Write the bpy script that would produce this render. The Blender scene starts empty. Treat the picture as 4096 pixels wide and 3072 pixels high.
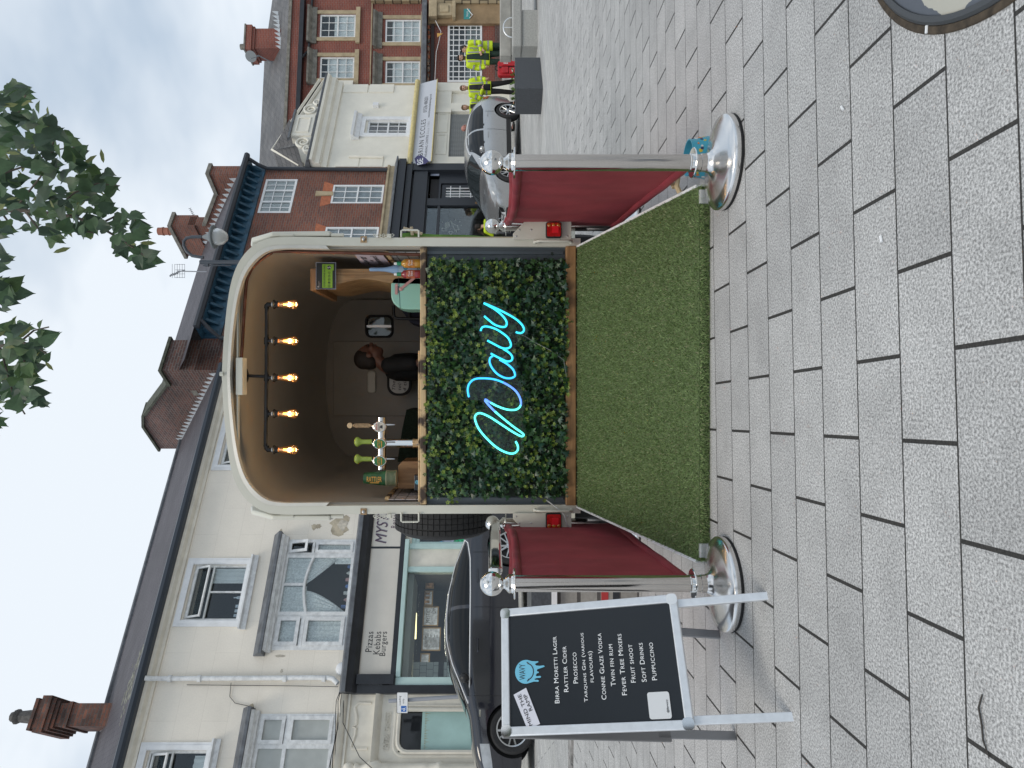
import bpy, bmesh, math, random
import numpy as np
from mathutils import Vector as V, Matrix
PI = math.pi
random.seed(7); rng = np.random.default_rng(7)
sc = bpy.context.scene
C = sc.collection

# ------------------------------------------------------------------ camera, sky, sun, exposure
# the photograph is stored lying on its side: "up" in the place is the left edge of the picture
F, CX, HZ, CAMH = 2778.0, 1536.0, 1970.0, 0.95      # photo pixels (4096 x 3072)
cd = bpy.data.cameras.new('camera'); cam = bpy.data.objects.new('camera', cd); C.objects.link(cam)
cd.sensor_fit = 'HORIZONTAL'; cd.sensor_width = 36; cd.lens = F/4096*36
cd.shift_x = (2048-HZ)/4096
cd.clip_start = 0.05; cd.clip_end = 800
cam.matrix_world = Matrix(((0,1,0,0),(0,0,-1,0),(-1,0,0,CAMH),(0,0,0,1)))
sc.camera = cam
SUN_EL, SUN_AZ = math.radians(58), math.radians(200)
world = bpy.data.worlds.new('World'); sc.world = world; world.use_nodes = True
nt = world.node_tree; nt.nodes.clear()
wo = nt.nodes.new('ShaderNodeOutputWorld'); bg = nt.nodes.new('ShaderNodeBackground')
sky = nt.nodes.new('ShaderNodeTexSky'); sky.sky_type = 'NISHITA'; sky.sun_disc = False
sky.sun_elevation = SUN_EL; sky.sun_rotation = SUN_AZ
tc = nt.nodes.new('ShaderNodeTexCoord'); mp = nt.nodes.new('ShaderNodeMapping')
mp.inputs['Scale'].default_value = (1, 1, 2.0); mp.inputs['Location'].default_value = (3.1, .4, .2)
nz = nt.nodes.new('ShaderNodeTexNoise'); nz.inputs['Scale'].default_value = 1.9; nz.inputs['Detail'].default_value = 5; nz.inputs['Roughness'].default_value = .5
rp = nt.nodes.new('ShaderNodeValToRGB')
rp.color_ramp.elements[0].position = .42; rp.color_ramp.elements[0].color = (4.9, 5.9, 7.1, 1)
rp.color_ramp.elements[1].position = .59; rp.color_ramp.elements[1].color = (8.4, 9.0, 9.6, 1)
mx = nt.nodes.new('ShaderNodeMix'); mx.data_type = 'RGBA'; mx.inputs[0].default_value = .93
nt.links.new(tc.outputs['Generated'], mp.inputs[0]); nt.links.new(mp.outputs[0], nz.inputs['Vector'])
nt.links.new(nz.outputs[0], rp.inputs[0]); nt.links.new(sky.outputs[0], mx.inputs[6]); nt.links.new(rp.outputs[0], mx.inputs[7])
nt.links.new(mx.outputs[2], bg.inputs[0]); bg.inputs[1].default_value = .1
nt.links.new(bg.outputs[0], wo.inputs[0])
sl = bpy.data.lights.new('sun', 'SUN'); sl.energy = 1.3; sl.angle = math.radians(25); sl.color = (1, .91, .78)
so = bpy.data.objects.new('sun', sl); C.objects.link(so)
so.rotation_euler = (PI/2-SUN_EL, 0, PI-SUN_AZ)
sc.view_settings.view_transform = 'Standard'; sc.view_settings.look = 'None'
sc.view_settings.exposure = 0.12; sc.view_settings.gamma = 1
sc.cycles.max_bounces = 8

# ------------------------------------------------------------------ helpers
class Fr:
    """a frame: origin and three axes; px() turns a photo pixel into (a, b) on its a-b plane"""
    def __init__(s, o, ex, ey, ez):
        s.o, s.ex, s.ey, s.ez = V(o), V(ex).normalized(), V(ey).normalized(), V(ez).normalized()
    def pt(s, a, b, c=0): return s.o + s.ex*a + s.ey*b + s.ez*c
    def off(s, c): return Fr(s.o + s.ez*c, s.ex, s.ey, s.ez)
    def at(s, a, b, c=0): return Fr(s.pt(a, b, c), s.ex, s.ey, s.ez)
    def px(s, x, y):
        r = V(((CX-y)/F, 1, (HZ-x)/F)); o = V((0, 0, CAMH))
        t = (s.o-o).dot(s.ez)/r.dot(s.ez); p = o + r*t - s.o
        return p.dot(s.ex), p.dot(s.ey)
    def local(s, p): q = V(p)-s.o; return (q.dot(s.ex), q.dot(s.ey), q.dot(s.ez))
    def rot(s, ang): # turn in the a-b plane
        c, n = math.cos(ang), math.sin(ang)
        return Fr(s.o, s.ex*c+s.ey*n, s.ey*c-s.ex*n, s.ez)
WF = Fr((0,0,0), (1,0,0), (0,1,0), (0,0,1))
def CF(Y): return Fr((0,Y,0), (1,0,0), (0,0,1), (0,-1,0))        # plane facing the camera at distance Y
def P(x, y, Y): return V(((CX-y)/F*Y, Y, CAMH+(HZ-x)/F*Y))
def yaw_frame(o, ang): return Fr(o, (math.cos(ang), math.sin(ang), 0), (-math.sin(ang), math.cos(ang), 0), (0,0,1))

OFF = {}
def thing(name, label, cat, loc=(0,0,0), group=None):
    o = bpy.data.objects.new(name, None); C.objects.link(o); o.location = loc
    o.empty_display_size = .1; o['label'] = label; o['category'] = cat
    if group: o['group'] = group
    OFF[o.name] = V(loc); return o
def tag(o, label, cat, group=None):
    o['label'] = label; o['category'] = cat
    if group: o['group'] = group
    return o
def struct(o): o['kind'] = 'structure'; return o
def dup(root, loc, label, rotz=None):
    r = root.copy(); C.objects.link(r); r.location = loc; r['label'] = label; OFF[r.name] = V(loc)
    if rotz is not None: r.rotation_euler[2] = rotz
    for ch in list(root.children):
        c = ch.copy(); C.objects.link(c); c.parent = r
        for g in list(ch.children):
            d = g.copy(); C.objects.link(d); d.parent = c
    return r

class MB:
    def __init__(s): s.v, s.f, s.m = [], [], []
    def poly(s, pts, m=0):
        n = len(s.v); s.v += [tuple(p) for p in pts]; s.f.append(tuple(range(n, n+len(pts)))); s.m.append(m); return s
    def add(s, vs, fs, m=0):
        n = len(s.v); s.v += [tuple(p) for p in vs]
        for f in fs: s.f.append(tuple(i+n for i in f)); s.m.append(m)
        return s
    def box(s, fr, a0, a1, b0, b1, c0, c1, m=0):
        vs = [fr.pt(a,b,c) for c in (c0,c1) for b in (b0,b1) for a in (a0,a1)]
        return s.add(vs, [(0,2,3,1),(4,5,7,6),(0,1,5,4),(2,6,7,3),(0,4,6,2),(1,3,7,5)], m)
    def prism(s, fr, pts, c0, c1, m=0):
        n = len(pts); A = sum(pts[i][0]*pts[(i+1)%n][1]-pts[(i+1)%n][0]*pts[i][1] for i in range(n))
        if A < 0: pts = pts[::-1]
        if c0 > c1: c0, c1 = c1, c0
        vs = [fr.pt(a,b,c0) for a,b in pts]+[fr.pt(a,b,c1) for a,b in pts]
        return s.add(vs, [tuple(range(n-1,-1,-1)), tuple(range(n,2*n))]+[(i,(i+1)%n,(i+1)%n+n,i+n) for i in range(n)], m)
    def frame(s, fr, outer, inner, c0, c1, m=0):   # ring between two outlines with equal point count (closed)
        n = len(outer); vs = []
        for c in (c0, c1): vs += [fr.pt(a,b,c) for a,b in outer]+[fr.pt(a,b,c) for a,b in inner]
        fs = []
        for i in range(n):
            j = (i+1) % n
            fs += [(i,j,n+j,n+i)[::-1], (2*n+i,2*n+j,3*n+j,3*n+i), (i,j,2*n+j,2*n+i), (n+i,3*n+i,3*n+j,n+j)]
        return s.add(vs, fs, m)
    def rect_ring(s, fr, a0, a1, b0, b1, w, c0, c1, m=0, wb=None):
        wb = w if wb is None else wb
        return s.frame(fr, [(a0,b0),(a1,b0),(a1,b1),(a0,b1)], [(a0+w,b0+wb),(a1-w,b0+wb),(a1-w,b1-wb),(a0+w,b1-wb)], c0, c1, m)
    def tube(s, pts, r, n=8, m=0, caps=True, up=None):
        pts = [V(p) for p in pts]; k = len(pts); rs = r if isinstance(r, (list, tuple)) else [r]*k
        base = len(s.v); prev = None
        for i, p in enumerate(pts):
            t = ((pts[i+1] if i < k-1 else p) - (pts[i-1] if i else p)).normalized()
            if prev is None:
                a = V(up) if up else (V((0,0,1)) if abs(t.z) < .9 else V((1,0,0)))
                u = (a - t*a.dot(t)).normalized()
            else:
                u = prev - t*prev.dot(t)
                u = u.normalized() if u.length > 1e-6 else t.orthogonal().normalized()
            prev = u; w = t.cross(u)
            for j in range(n):
                an = 2*PI*j/n; s.v.append(tuple(p + (u*math.cos(an)+w*math.sin(an))*rs[i]))
        for i in range(k-1):
            for j in range(n):
                a, b = base+i*n+j, base+i*n+(j+1)%n
                s.f.append((a, b, b+n, a+n)); s.m.append(m)
        if caps:
            s.f.append(tuple(base+j for j in range(n-1,-1,-1))); s.m.append(m)
            s.f.append(tuple(base+(k-1)*n+j for j in range(n))); s.m.append(m)
        return s
    def lathe(s, fr, prof, n=24, m=0, sx=1, sy=1, caps=True):     # profile (r, h) along fr.ez
        base = len(s.v); k = len(prof)
        for r, h in prof:
            for j in range(n):
                an = 2*PI*j/n; s.v.append(tuple(fr.pt(r*math.cos(an)*sx, r*math.sin(an)*sy, h)))
        for i in range(k-1):
            for j in range(n):
                a, b = base+i*n+j, base+i*n+(j+1)%n
                s.f.append((a, b, b+n, a+n)); s.m.append(m)
        if caps and prof[0][0] > 1e-5: s.f.append(tuple(base+j for j in range(n-1,-1,-1))); s.m.append(m)
        if caps and prof[-1][0] > 1e-5: s.f.append(tuple(base+(k-1)*n+j for j in range(n))); s.m.append(m)
        return s
    def ell(s, c, r, fr=WF, n=16, k=10, m=0):
        r = (r,r,r) if not isinstance(r, (tuple,list)) else r
        pr = [(math.sin(PI*i/k), -math.cos(PI*i/k)) for i in range(k+1)]
        f2 = Fr(c, fr.ex, fr.ey, fr.ez); base = len(s.v)
        for q, h in pr:
            for j in range(n):
                an = 2*PI*j/n; s.v.append(tuple(f2.pt(q*math.cos(an)*r[0], q*math.sin(an)*r[1], h*r[2])))
        for i in range(k):
            for j in range(n):
                a, b = base+i*n+j, base+i*n+(j+1)%n
                s.f.append((a,b,b+n,a+n)); s.m.append(m)
        return s
    def grid(s, fn, nu, nv, m=0, flip=False):
        base = len(s.v)
        for i in range(nu+1):
            for j in range(nv+1): s.v.append(tuple(fn(i/nu, j/nv)))
        for i in range(nu):
            for j in range(nv):
                a = base+i*(nv+1)+j; q = (a, a+1, a+nv+2, a+nv+1)
                s.f.append(q[::-1] if flip else q); s.m.append(m)
        return s
    def build(s, name, mats, parent=None, smooth=0, uv=None, bevel=0, weld=False, solid=0, local=False):
        me = bpy.data.meshes.new(name)
        off = V((0,0,0)); q = parent
        if not local:
            while q is not None: off += OFF.get(q.name, V((0,0,0))); q = q.parent
        me.from_pydata(s.v, [], s.f)
        mats = mats if isinstance(mats, (list,tuple)) else [mats]
        for mm in mats: me.materials.append(mm)
        me.polygons.foreach_set('material_index', s.m)
        me.update()
        fr = uv or WF; lay = me.uv_layers.new(name='UVMap')
        for p in me.polygons:
            n = p.normal; d = [abs(n.dot(fr.ex)), abs(n.dot(fr.ey)), abs(n.dot(fr.ez))]; k = d.index(max(d))
            ia, ib = ((1,2),(0,2),(0,1))[k] if fr is WF else ((2,1),(0,2),(0,1))[k]
            for li in p.loop_indices:
                c = fr.local(me.vertices[me.loops[li].vertex_index].co); lay.data[li].uv = (c[ia], c[ib])
        if off.length: me.transform(Matrix.Translation(-off))
        if smooth or weld:
            bm = bmesh.new(); bm.from_mesh(me)
            bmesh.ops.remove_doubles(bm, verts=bm.verts, dist=2e-5)
            if smooth:
                for f in bm.faces: f.smooth = True
                for e in bm.edges:
                    if len(e.link_faces) == 2 and e.calc_face_angle(0) > math.radians(smooth): e.smooth = False
            bm.to_mesh(me); bm.free()
        o = bpy.data.objects.new(name, me); C.objects.link(o)
        if parent: o.parent = parent
        if solid:
            md = o.modifiers.new('solid', 'SOLIDIFY'); md.thickness = solid; md.offset = 0
        if bevel:
            md = o.modifiers.new('bevel', 'BEVEL'); md.width = bevel; md.segments = 2; md.limit_method = 'ANGLE'; md.angle_limit = math.radians(40)
        return o

def big_mesh(name, verts, faces, mats, midx=None, parent=None, smooth=False):
    """large uniform-face meshes from numpy arrays"""
    me = bpy.data.meshes.new(name); off = np.zeros(3); q = parent
    while q is not None: off += np.array(OFF.get(q.name, V((0,0,0)))); q = q.parent
    verts = np.asarray(verts, dtype=np.float32)-off.astype(np.float32); faces = np.asarray(faces, dtype=np.int32); k = faces.shape[1]
    me.vertices.add(len(verts)); me.vertices.foreach_set('co', verts.ravel())
    me.loops.add(faces.size); me.loops.foreach_set('vertex_index', faces.ravel())
    me.polygons.add(len(faces)); me.polygons.foreach_set('loop_start', np.arange(0, faces.size, k, dtype=np.int32))
    for mm in (mats if isinstance(mats,(list,tuple)) else [mats]): me.materials.append(mm)
    if midx is not None: me.polygons.foreach_set('material_index', np.asarray(midx, dtype=np.int32))
    if smooth: me.polygons.foreach_set('use_smooth', np.ones(len(faces), dtype=bool))
    me.update(calc_edges=True); me.validate()
    o = bpy.data.objects.new(name, me); C.objects.link(o)
    if parent: o.parent = parent
    return o

def text(s, fr, a, b, w, h, mat, parent=None, name='lettering', c=.002, caps=False, shear=0, depth=.0006, ang=0, spacing=1, bold=0, lines=None):
    """lettering whose ink box starts at (a, b) in the frame and is w wide and h tall"""
    cu = bpy.data.curves.new(name, 'FONT'); cu.body = s; cu.size = 1; cu.space_character = spacing; cu.shear = shear
    cu.extrude = .02; cu.resolution_u = 3
    if caps:
        cu.small_caps_scale = .78
        for ch in cu.body_format: ch.use_small_caps = True
    o = bpy.data.objects.new('tmp', cu); C.objects.link(o)
    dg = bpy.context.evaluated_depsgraph_get(); me = bpy.data.meshes.new_from_object(o.evaluated_get(dg))
    bpy.data.objects.remove(o); bpy.data.curves.remove(cu)
    co = np.empty(len(me.vertices)*3, dtype=np.float32); me.vertices.foreach_get('co', co); co = co.reshape(-1,3)
    mn, mxx = co.min(0), co.max(0); sz = np.maximum(mxx-mn, 1e-6)
    if h is None: h = w*sz[1]/sz[0]
    co = (co-mn)/sz*np.array([w, h, depth])
    if ang: f2 = fr.at(a, b, c).rot(ang)
    else: f2 = fr.at(a, b, c)
    off = V((0,0,0)); q = parent
    while q is not None: off += OFF.get(q.name, V((0,0,0))); q = q.parent
    R = np.array([f2.ex, f2.ey, f2.ez]); co = co@R + np.array(f2.o-off)
    me.vertices.foreach_set('co', co.astype(np.float32).ravel()); me.materials.clear(); me.materials.append(mat); me.update(); me.name = name
    ob = bpy.data.objects.new(name, me); C.objects.link(ob)
    if parent: ob.parent = parent
    return ob

def remesh(mb, name, mat, parent, voxel=.012, smooth_it=4, local=False):
    """close a pile of overlapping solids into one continuous skin"""
    o = mb.build(name, mat, parent, local=local)
    m = o.modifiers.new('r', 'REMESH'); m.mode = 'VOXEL'; m.voxel_size = voxel
    if smooth_it: s2 = o.modifiers.new('s', 'SMOOTH'); s2.iterations = smooth_it; s2.factor = .5
    dg = bpy.context.evaluated_depsgraph_get(); dg.update()
    me = bpy.data.meshes.new_from_object(o.evaluated_get(dg)); me.name = name
    me.materials.clear(); me.materials.append(mat)
    me.polygons.foreach_set('use_smooth', np.ones(len(me.polygons), dtype=bool))
    o.modifiers.clear(); o.data = me; return o

# ------------------------------------------------------------------ materials
def lk(t, a, b): t.links.new(a, b)
def base_mat(name):
    m = bpy.data.materials.new(name); m.use_nodes = True; t = m.node_tree
    return m, t, t.nodes['Principled BSDF']
def noise_col(t, col, amt, scale, detail=4, coord='Object', stretch=(1,1,1), rough=.6):
    tc = t.nodes.new('ShaderNodeTexCoord'); mp = t.nodes.new('ShaderNodeMapping'); mp.inputs['Scale'].default_value = stretch
    n = t.nodes.new('ShaderNodeTexNoise'); n.inputs['Scale'].default_value = scale; n.inputs['Detail'].default_value = detail; n.inputs['Roughness'].default_value = rough
    lk(t, tc.outputs[coord], mp.inputs[0]); lk(t, mp.outputs[0], n.inputs['Vector'])
    r = t.nodes.new('ShaderNodeValToRGB'); e = r.color_ramp.elements
    e[0].position, e[1].position = .32, .68
    e[0].color = tuple(max(0, c*(1-amt)) for c in col)+(1,); e[1].color = tuple(min(1, c*(1+amt)) for c in col)+(1,)
    lk(t, n.outputs[0], r.inputs[0]); return r.outputs[0], n, mp
def M(name, col, rough=.5, metal=0, noise=None, bump=None, spec=.5, coat=0, stretch=(1,1,1), emit=0, trans=0, sheen=0):
    m, t, b = base_mat(name)
    b.inputs['Base Color'].default_value = (*col, 1); b.inputs['Roughness'].default_value = rough; b.inputs['Metallic'].default_value = metal
    b.inputs['Specular IOR Level'].default_value = spec; b.inputs['Coat Weight'].default_value = coat; b.inputs['Coat Roughness'].default_value = .05
    b.inputs['Transmission Weight'].default_value = trans
    if sheen: b.inputs['Sheen Weight'].default_value = sheen
    if noise:
        o, n, mp = noise_col(t, col, noise[1], noise[0], stretch=stretch); lk(t, o, b.inputs['Base Color'])
    if bump:
        tc = t.nodes.new('ShaderNodeTexCoord'); n2 = t.nodes.new('ShaderNodeTexNoise'); n2.inputs['Scale'].default_value = bump[0]; n2.inputs['Detail'].default_value = 3
        mp2 = t.nodes.new('ShaderNodeMapping'); mp2.inputs['Scale'].default_value = stretch
        lk(t, tc.outputs['Object'], mp2.inputs[0]); lk(t, mp2.outputs[0], n2.inputs['Vector'])
        bp = t.nodes.new('ShaderNodeBump'); bp.inputs['Strength'].default_value = bump[1]; bp.inputs['Distance'].default_value = .01
        lk(t, n2.outputs[0], bp.inputs['Height']); lk(t, bp.outputs[0], b.inputs['Normal'])
    if emit:
        b.inputs['Emission Color'].default_value = (*col, 1); b.inputs['Emission Strength'].default_value = emit
    return m
def brick_mat(name, c1, c2, mortar, w=.225, h=.075, ms=.011, rough=.85, bump=.5, stain=.35, uoff=(0,0,0), stain_scale=.8, bias=0.0):
    m, t, b = base_mat(name)
    tc = t.nodes.new('ShaderNodeTexCoord'); mp = t.nodes.new('ShaderNodeMapping'); mp.inputs['Location'].default_value = uoff
    br = t.nodes.new('ShaderNodeTexBrick'); br.inputs['Scale'].default_value = 1
    br.inputs['Brick Width'].default_value = w; br.inputs['Row Height'].default_value = h; br.inputs['Mortar Size'].default_value = ms; br.inputs['Mortar Smooth'].default_value = .15
    br.inputs['Bias'].default_value = bias
    br.inputs['Color1'].default_value = (*c1,1); br.inputs['Color2'].default_value = (*c2,1); br.inputs['Mortar'].default_value = (*mortar,1)
    lk(t, tc.outputs['UV'], mp.inputs[0]); lk(t, mp.outputs[0], br.inputs['Vector'])
    n = t.nodes.new('ShaderNodeTexNoise'); n.inputs['Scale'].default_value = stain_scale; n.inputs['Detail'].default_value = 6
    lk(t, tc.outputs['Object'], n.inputs['Vector'])
    n3 = t.nodes.new('ShaderNodeTexNoise'); n3.inputs['Scale'].default_value = 40; lk(t, tc.outputs['Object'], n3.inputs['Vector'])
    ad = t.nodes.new('ShaderNodeMath'); ad.operation = 'MULTIPLY_ADD'; ad.inputs[1].default_value = .35; lk(t, n3.outputs[0], ad.inputs[0]); lk(t, n.outputs[0], ad.inputs[2])
    mr = t.nodes.new('ShaderNodeMapRange'); mr.inputs[1].default_value = .45; mr.inputs[2].default_value = .9; mr.inputs[3].default_value = 1-stain; mr.inputs[4].default_value = 1.12
    lk(t, ad.outputs[0], mr.inputs[0])
    mu = t.nodes.new('ShaderNodeMix'); mu.data_type = 'RGBA'; mu.blend_type = 'MULTIPLY'; mu.inputs[0].default_value = 1
    lk(t, br.outputs['Color'], mu.inputs[6]); lk(t, mr.outputs[0], mu.inputs[7]); lk(t, mu.outputs[2], b.inputs['Base Color'])
    b.inputs['Roughness'].default_value = rough
    if bump:
        bp = t.nodes.new('ShaderNodeBump'); bp.inputs['Strength'].default_value = bump; bp.inputs['Distance'].default_value = .008; bp.invert = True
        lk(t, br.outputs['Fac'], bp.inputs['Height']); lk(t, bp.outputs[0], b.inputs['Normal'])
    return m, t, b, br, mp
def glass_mat(name, tint=(.8,.85,.85), refl=.22, rough=.03):
    m = bpy.data.materials.new(name); m.use_nodes = True; t = m.node_tree; t.nodes.clear()
    o = t.nodes.new('ShaderNodeOutputMaterial'); mxs = t.nodes.new('ShaderNodeMixShader'); tr = t.nodes.new('ShaderNodeBsdfTransparent'); gl = t.nodes.new('ShaderNodeBsdfGlossy')
    lw = t.nodes.new('ShaderNodeLayerWeight'); lw.inputs[0].default_value = .35
    mr = t.nodes.new('ShaderNodeMapRange'); mr.inputs[3].default_value = refl*.55; mr.inputs[4].default_value = min(1, refl*2.6)
    tr.inputs[0].default_value = (*tint,1); gl.inputs[0].default_value = (.9,.92,.93,1); gl.inputs[1].default_value = rough
    lk(t, lw.outputs['Fresnel'], mr.inputs[0]); lk(t, mr.outputs[0], mxs.inputs[0]); lk(t, tr.outputs[0], mxs.inputs[1]); lk(t, gl.outputs[0], mxs.inputs[2]); lk(t, mxs.outputs[0], o.inputs[0])
    return m
def wood_mat(name, c1, c2, axis='X', scale=6, rough=.55, burn=None, burn_scale=5, burn_pos=(.56,.68)):
    m, t, b = base_mat(name)
    tc = t.nodes.new('ShaderNodeTexCoord'); mp = t.nodes.new('ShaderNodeMapping')
    mp.inputs['Scale'].default_value = {'X':(.7,9,9),'Z':(9,9,.7),'Y':(9,.7,9)}[axis]
    n = t.nodes.new('ShaderNodeTexNoise'); n.inputs['Scale'].default_value = scale; n.inputs['Detail'].default_value = 6; n.inputs['Distortion'].default_value = 1.2
    lk(t, tc.outputs['Object'], mp.inputs[0]); lk(t, mp.outputs[0], n.inputs['Vector'])
    r = t.nodes.new('ShaderNodeValToRGB'); e = r.color_ramp.elements; e[0].position, e[1].position = .35, .65; e[0].color = (*c1,1); e[1].color = (*c2,1)
    lk(t, n.outputs[0], r.inputs[0]); out = r.outputs[0]
    if burn:
        n2 = t.nodes.new('ShaderNodeTexNoise'); n2.inputs['Scale'].default_value = burn_scale; n2.inputs['Detail'].default_value = 5; lk(t, tc.outputs['Object'], n2.inputs['Vector'])
        r2 = t.nodes.new('ShaderNodeValToRGB'); r2.color_ramp.elements[0].position, r2.color_ramp.elements[1].position = burn_pos; lk(t, n2.outputs[0], r2.inputs[0])
        mxx = t.nodes.new('ShaderNodeMix'); mxx.data_type = 'RGBA'; lk(t, r2.outputs[0], mxx.inputs[0]); lk(t, out, mxx.inputs[6]); mxx.inputs[7].default_value = (*burn,1); out = mxx.outputs[2]
    lk(t, out, b.inputs['Base Color']); b.inputs['Roughness'].default_value = rough
    bp = t.nodes.new('ShaderNodeBump'); bp.inputs['Strength'].default_value = .25; bp.inputs['Distance'].default_value = .004
    lk(t, n.outputs[0], bp.inputs['Height']); lk(t, bp.outputs[0], b.inputs['Normal'])
    return m
def leaf_mat(name, col, rough=.45, trans=.25, amt=.4, scale=9):
    m, t, b = base_mat(name)
    o, n, mp = noise_col(t, col, amt, scale, 2); lk(t, o, b.inputs['Base Color']); b.inputs['Roughness'].default_value = rough
    tl = t.nodes.new('ShaderNodeBsdfTranslucent'); lk(t, o, tl.inputs[0]); ms = t.nodes.new('ShaderNodeMixShader'); ms.inputs[0].default_value = trans
    lk(t, b.outputs[0], ms.inputs[1]); lk(t, tl.outputs[0], ms.inputs[2]); lk(t, ms.outputs[0], t.nodes['Material Output'].inputs[0])
    return m

# colours and finishes
m_cream, *_ = brick_mat('cream render', (.80,.745,.655), (.785,.73,.64), (.70,.645,.56), 1.3, .52, .004, .88, .2, .06)
m_creamstone = M('cream painted stone', (.74,.70,.61), .75, noise=(3,.1))
m_white = M('white paint', (.78,.79,.80), .45, noise=(6,.07))
m_oldwhite = M('weathered white paint', (.72,.73,.73), .6, noise=(9,.16))
m_black = M('black paint', (.018,.02,.025), .35, noise=(4,.3))
m_lead = M('lead sheet', (.12,.13,.145), .6, noise=(5,.35))
m_gutter = M('slate blue gutter', (.03,.04,.055), .4)
m_mint = M('mint paint', (.50,.66,.63), .5, noise=(3,.08))
m_sign = M('sign cream', (.74,.69,.61), .5, noise=(2,.05))
m_ink = M('black lettering', (.02,.02,.025), .5)
m_plum = M('plum lettering', (.10,.05,.09), .5)
m_silver_ink = M('grey lettering', (.35,.35,.37), .5)
m_whiteink = M('white lettering', (.85,.87,.88), .5)
m_room = M('dim interior', (.045,.043,.045), .9)
m_roompale = M('pale interior', (.30,.31,.32), .9)
m_curtain = M('lace curtain', (.90,.90,.92), .9, noise=(26,.3))
m_curtain2 = M('plain curtain', (.74,.75,.77), .9, noise=(3,.12))
m_pane = glass_mat('window glass', (.88,.91,.91), .07)
m_frost = M('frosted glass', (.42,.44,.42), .35, noise=(2.5,.1))
m_slate, *_ = brick_mat('purple slate', (.062,.055,.066), (.092,.083,.095), (.02,.018,.022), .24, .13, .008, .65, .8, .35)
m_slate2, *_ = brick_mat('grey slate', (.12,.12,.125), (.17,.165,.165), (.05,.05,.05), .35, .22, .012, .7, .8, .35)
m_brick, *_ = brick_mat('orange red brick', (.28,.095,.058), (.17,.068,.052), (.21,.155,.13), stain=.38)
m_brickdark, *_ = brick_mat('sooty brick', (.19,.085,.065), (.10,.06,.055), (.20,.17,.155), stain=.5)
m_brickred, *_ = brick_mat('deep red brick', (.27,.075,.05), (.21,.06,.045), (.26,.17,.14), ms=.008, stain=.3)
m_chim, *_ = brick_mat('chimney brick', (.25,.10,.065), (.10,.06,.05), (.12,.10,.09), .215, .085, .01, stain=.6, stain_scale=3)
m_stone = M('sandstone', (.42,.34,.22), .8, noise=(3,.2))
m_stonegrey = M('weathered stone', (.20,.19,.165), .85, noise=(5,.35))
m_blue = M('dark blue eaves paint', (.022,.075,.125), .55, noise=(5,.45))
m_charcoal = M('charcoal shopfront', (.022,.026,.034), .45)
m_arch = M('rubbed red brick arch', (.42,.14,.07), .8, noise=(14,.2))
m_white2 = M('pale cream render', (.80,.77,.68), .75, noise=(2,.05))
m_gold = M('gold awning roll', (.62,.52,.24), .6, noise=(8,.15))
m_signgrey = M('sign pale grey', (.55,.57,.62), .4)
m_navy = M('navy badge', (.05,.045,.14), .5)
m_shutter = M('roller shutter', (.24,.25,.25), .5)
m_grey = M('grey steel', (.30,.31,.33), .45, metal=.6)
m_flash = M('bright lead flashing', (.52,.55,.58), .5, noise=(7,.25))
m_plaster = M('bare plaster', (.46,.40,.30), .9, noise=(7,.3))
m_crack = M('rough filler', (.56,.51,.43), .9, noise=(12,.25))
m_lamp = M('strip light', (1,.86,.45), .5, emit=2.2)
m_chalk = M('chalk drawing', (.75,.70,.60), .9)
m_teal = M('teal sign', (.05,.30,.30), .4)
m_red = M('red paint', (.42,.03,.03), .45)
m_concrete = M('exposed aggregate concrete', (.36,.36,.34), .8, noise=(60,.25), bump=(90,.3))
m_concrete2 = M('smooth concrete', (.34,.33,.30), .8, noise=(4,.2))
m_darkgran = M('dark granite', (.055,.06,.068), .4, noise=(70,.3))
m_bluesign = M('blue sign', (.02,.13,.45), .4)

# ------------------------------------------------------------------ ground
def gz(x, y):
    L = max(0, min(1, (y-5)/5))*.33 + max(0, min(1, (y-10)/4))*.07
    Rr = 0 if y < 6 else (y-6)/14*.16 if y < 20 else .16+(y-20)/2.2*.07 if y < 22.2 else .23+min(1, (y-22.2)/8)*.33
    k = max(0, min(1, (x+4)/7)); k = k*k*(3-2*k)
    return L*(1-k)+Rr*k
m_ground, t, b = base_mat('granite setts')
tcn = t.nodes.new('ShaderNodeTexCoord')
def sett(rot, loc, w, h, ms, c1, c2, mort, off=.5, sq=.5):
    mp = t.nodes.new('ShaderNodeMapping'); mp.vector_type = 'POINT'; mp.inputs['Rotation'].default_value = (0,0,rot); mp.inputs['Location'].default_value = loc
    sca = t.nodes.new('ShaderNodeVectorMath'); sca.operation = 'MULTIPLY'; sca.inputs[1].default_value = (sq,1,1)
    br = t.nodes.new('ShaderNodeTexBrick'); br.inputs['Scale'].default_value = 1; br.offset = off
    br.inputs['Brick Width'].default_value = w*sq; br.inputs['Row Height'].default_value = h; br.inputs['Mortar Size'].default_value = ms; br.inputs['Mortar Smooth'].default_value = .25
    br.inputs['Color1'].default_value = (*c1,1); br.inputs['Color2'].default_value = (*c2,1); br.inputs['Mortar'].default_value = (*mort,1)
    lk(t, tcn.outputs['Object'], mp.inputs[0]); lk(t, mp.outputs[0], sca.inputs[0]); lk(t, sca.outputs[0], br.inputs['Vector']); return br
near = sett(math.radians(-2.7), (.055,-.082,0), .393, .1915, .0028, (.455,.452,.445), (.395,.393,.388), (.032,.030,.027))
far = sett(math.radians(-35.6), (0,0,0), .9, .2, .004, (.47,.47,.455), (.40,.40,.395), (.12,.12,.12), sq=1)
sep = t.nodes.new('ShaderNodeSeparateXYZ'); lk(t, tcn.outputs['Object'], sep.inputs[0])
def mth(op, a, b_=None):
    n = t.nodes.new('ShaderNodeMath'); n.operation = op
    for i, q in enumerate((a, b_)):
        if q is None: continue
        if isinstance(q, (int,float)): n.inputs[i].default_value = q
        else: lk(t, q, n.inputs[i])
    return n.outputs[0]
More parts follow.
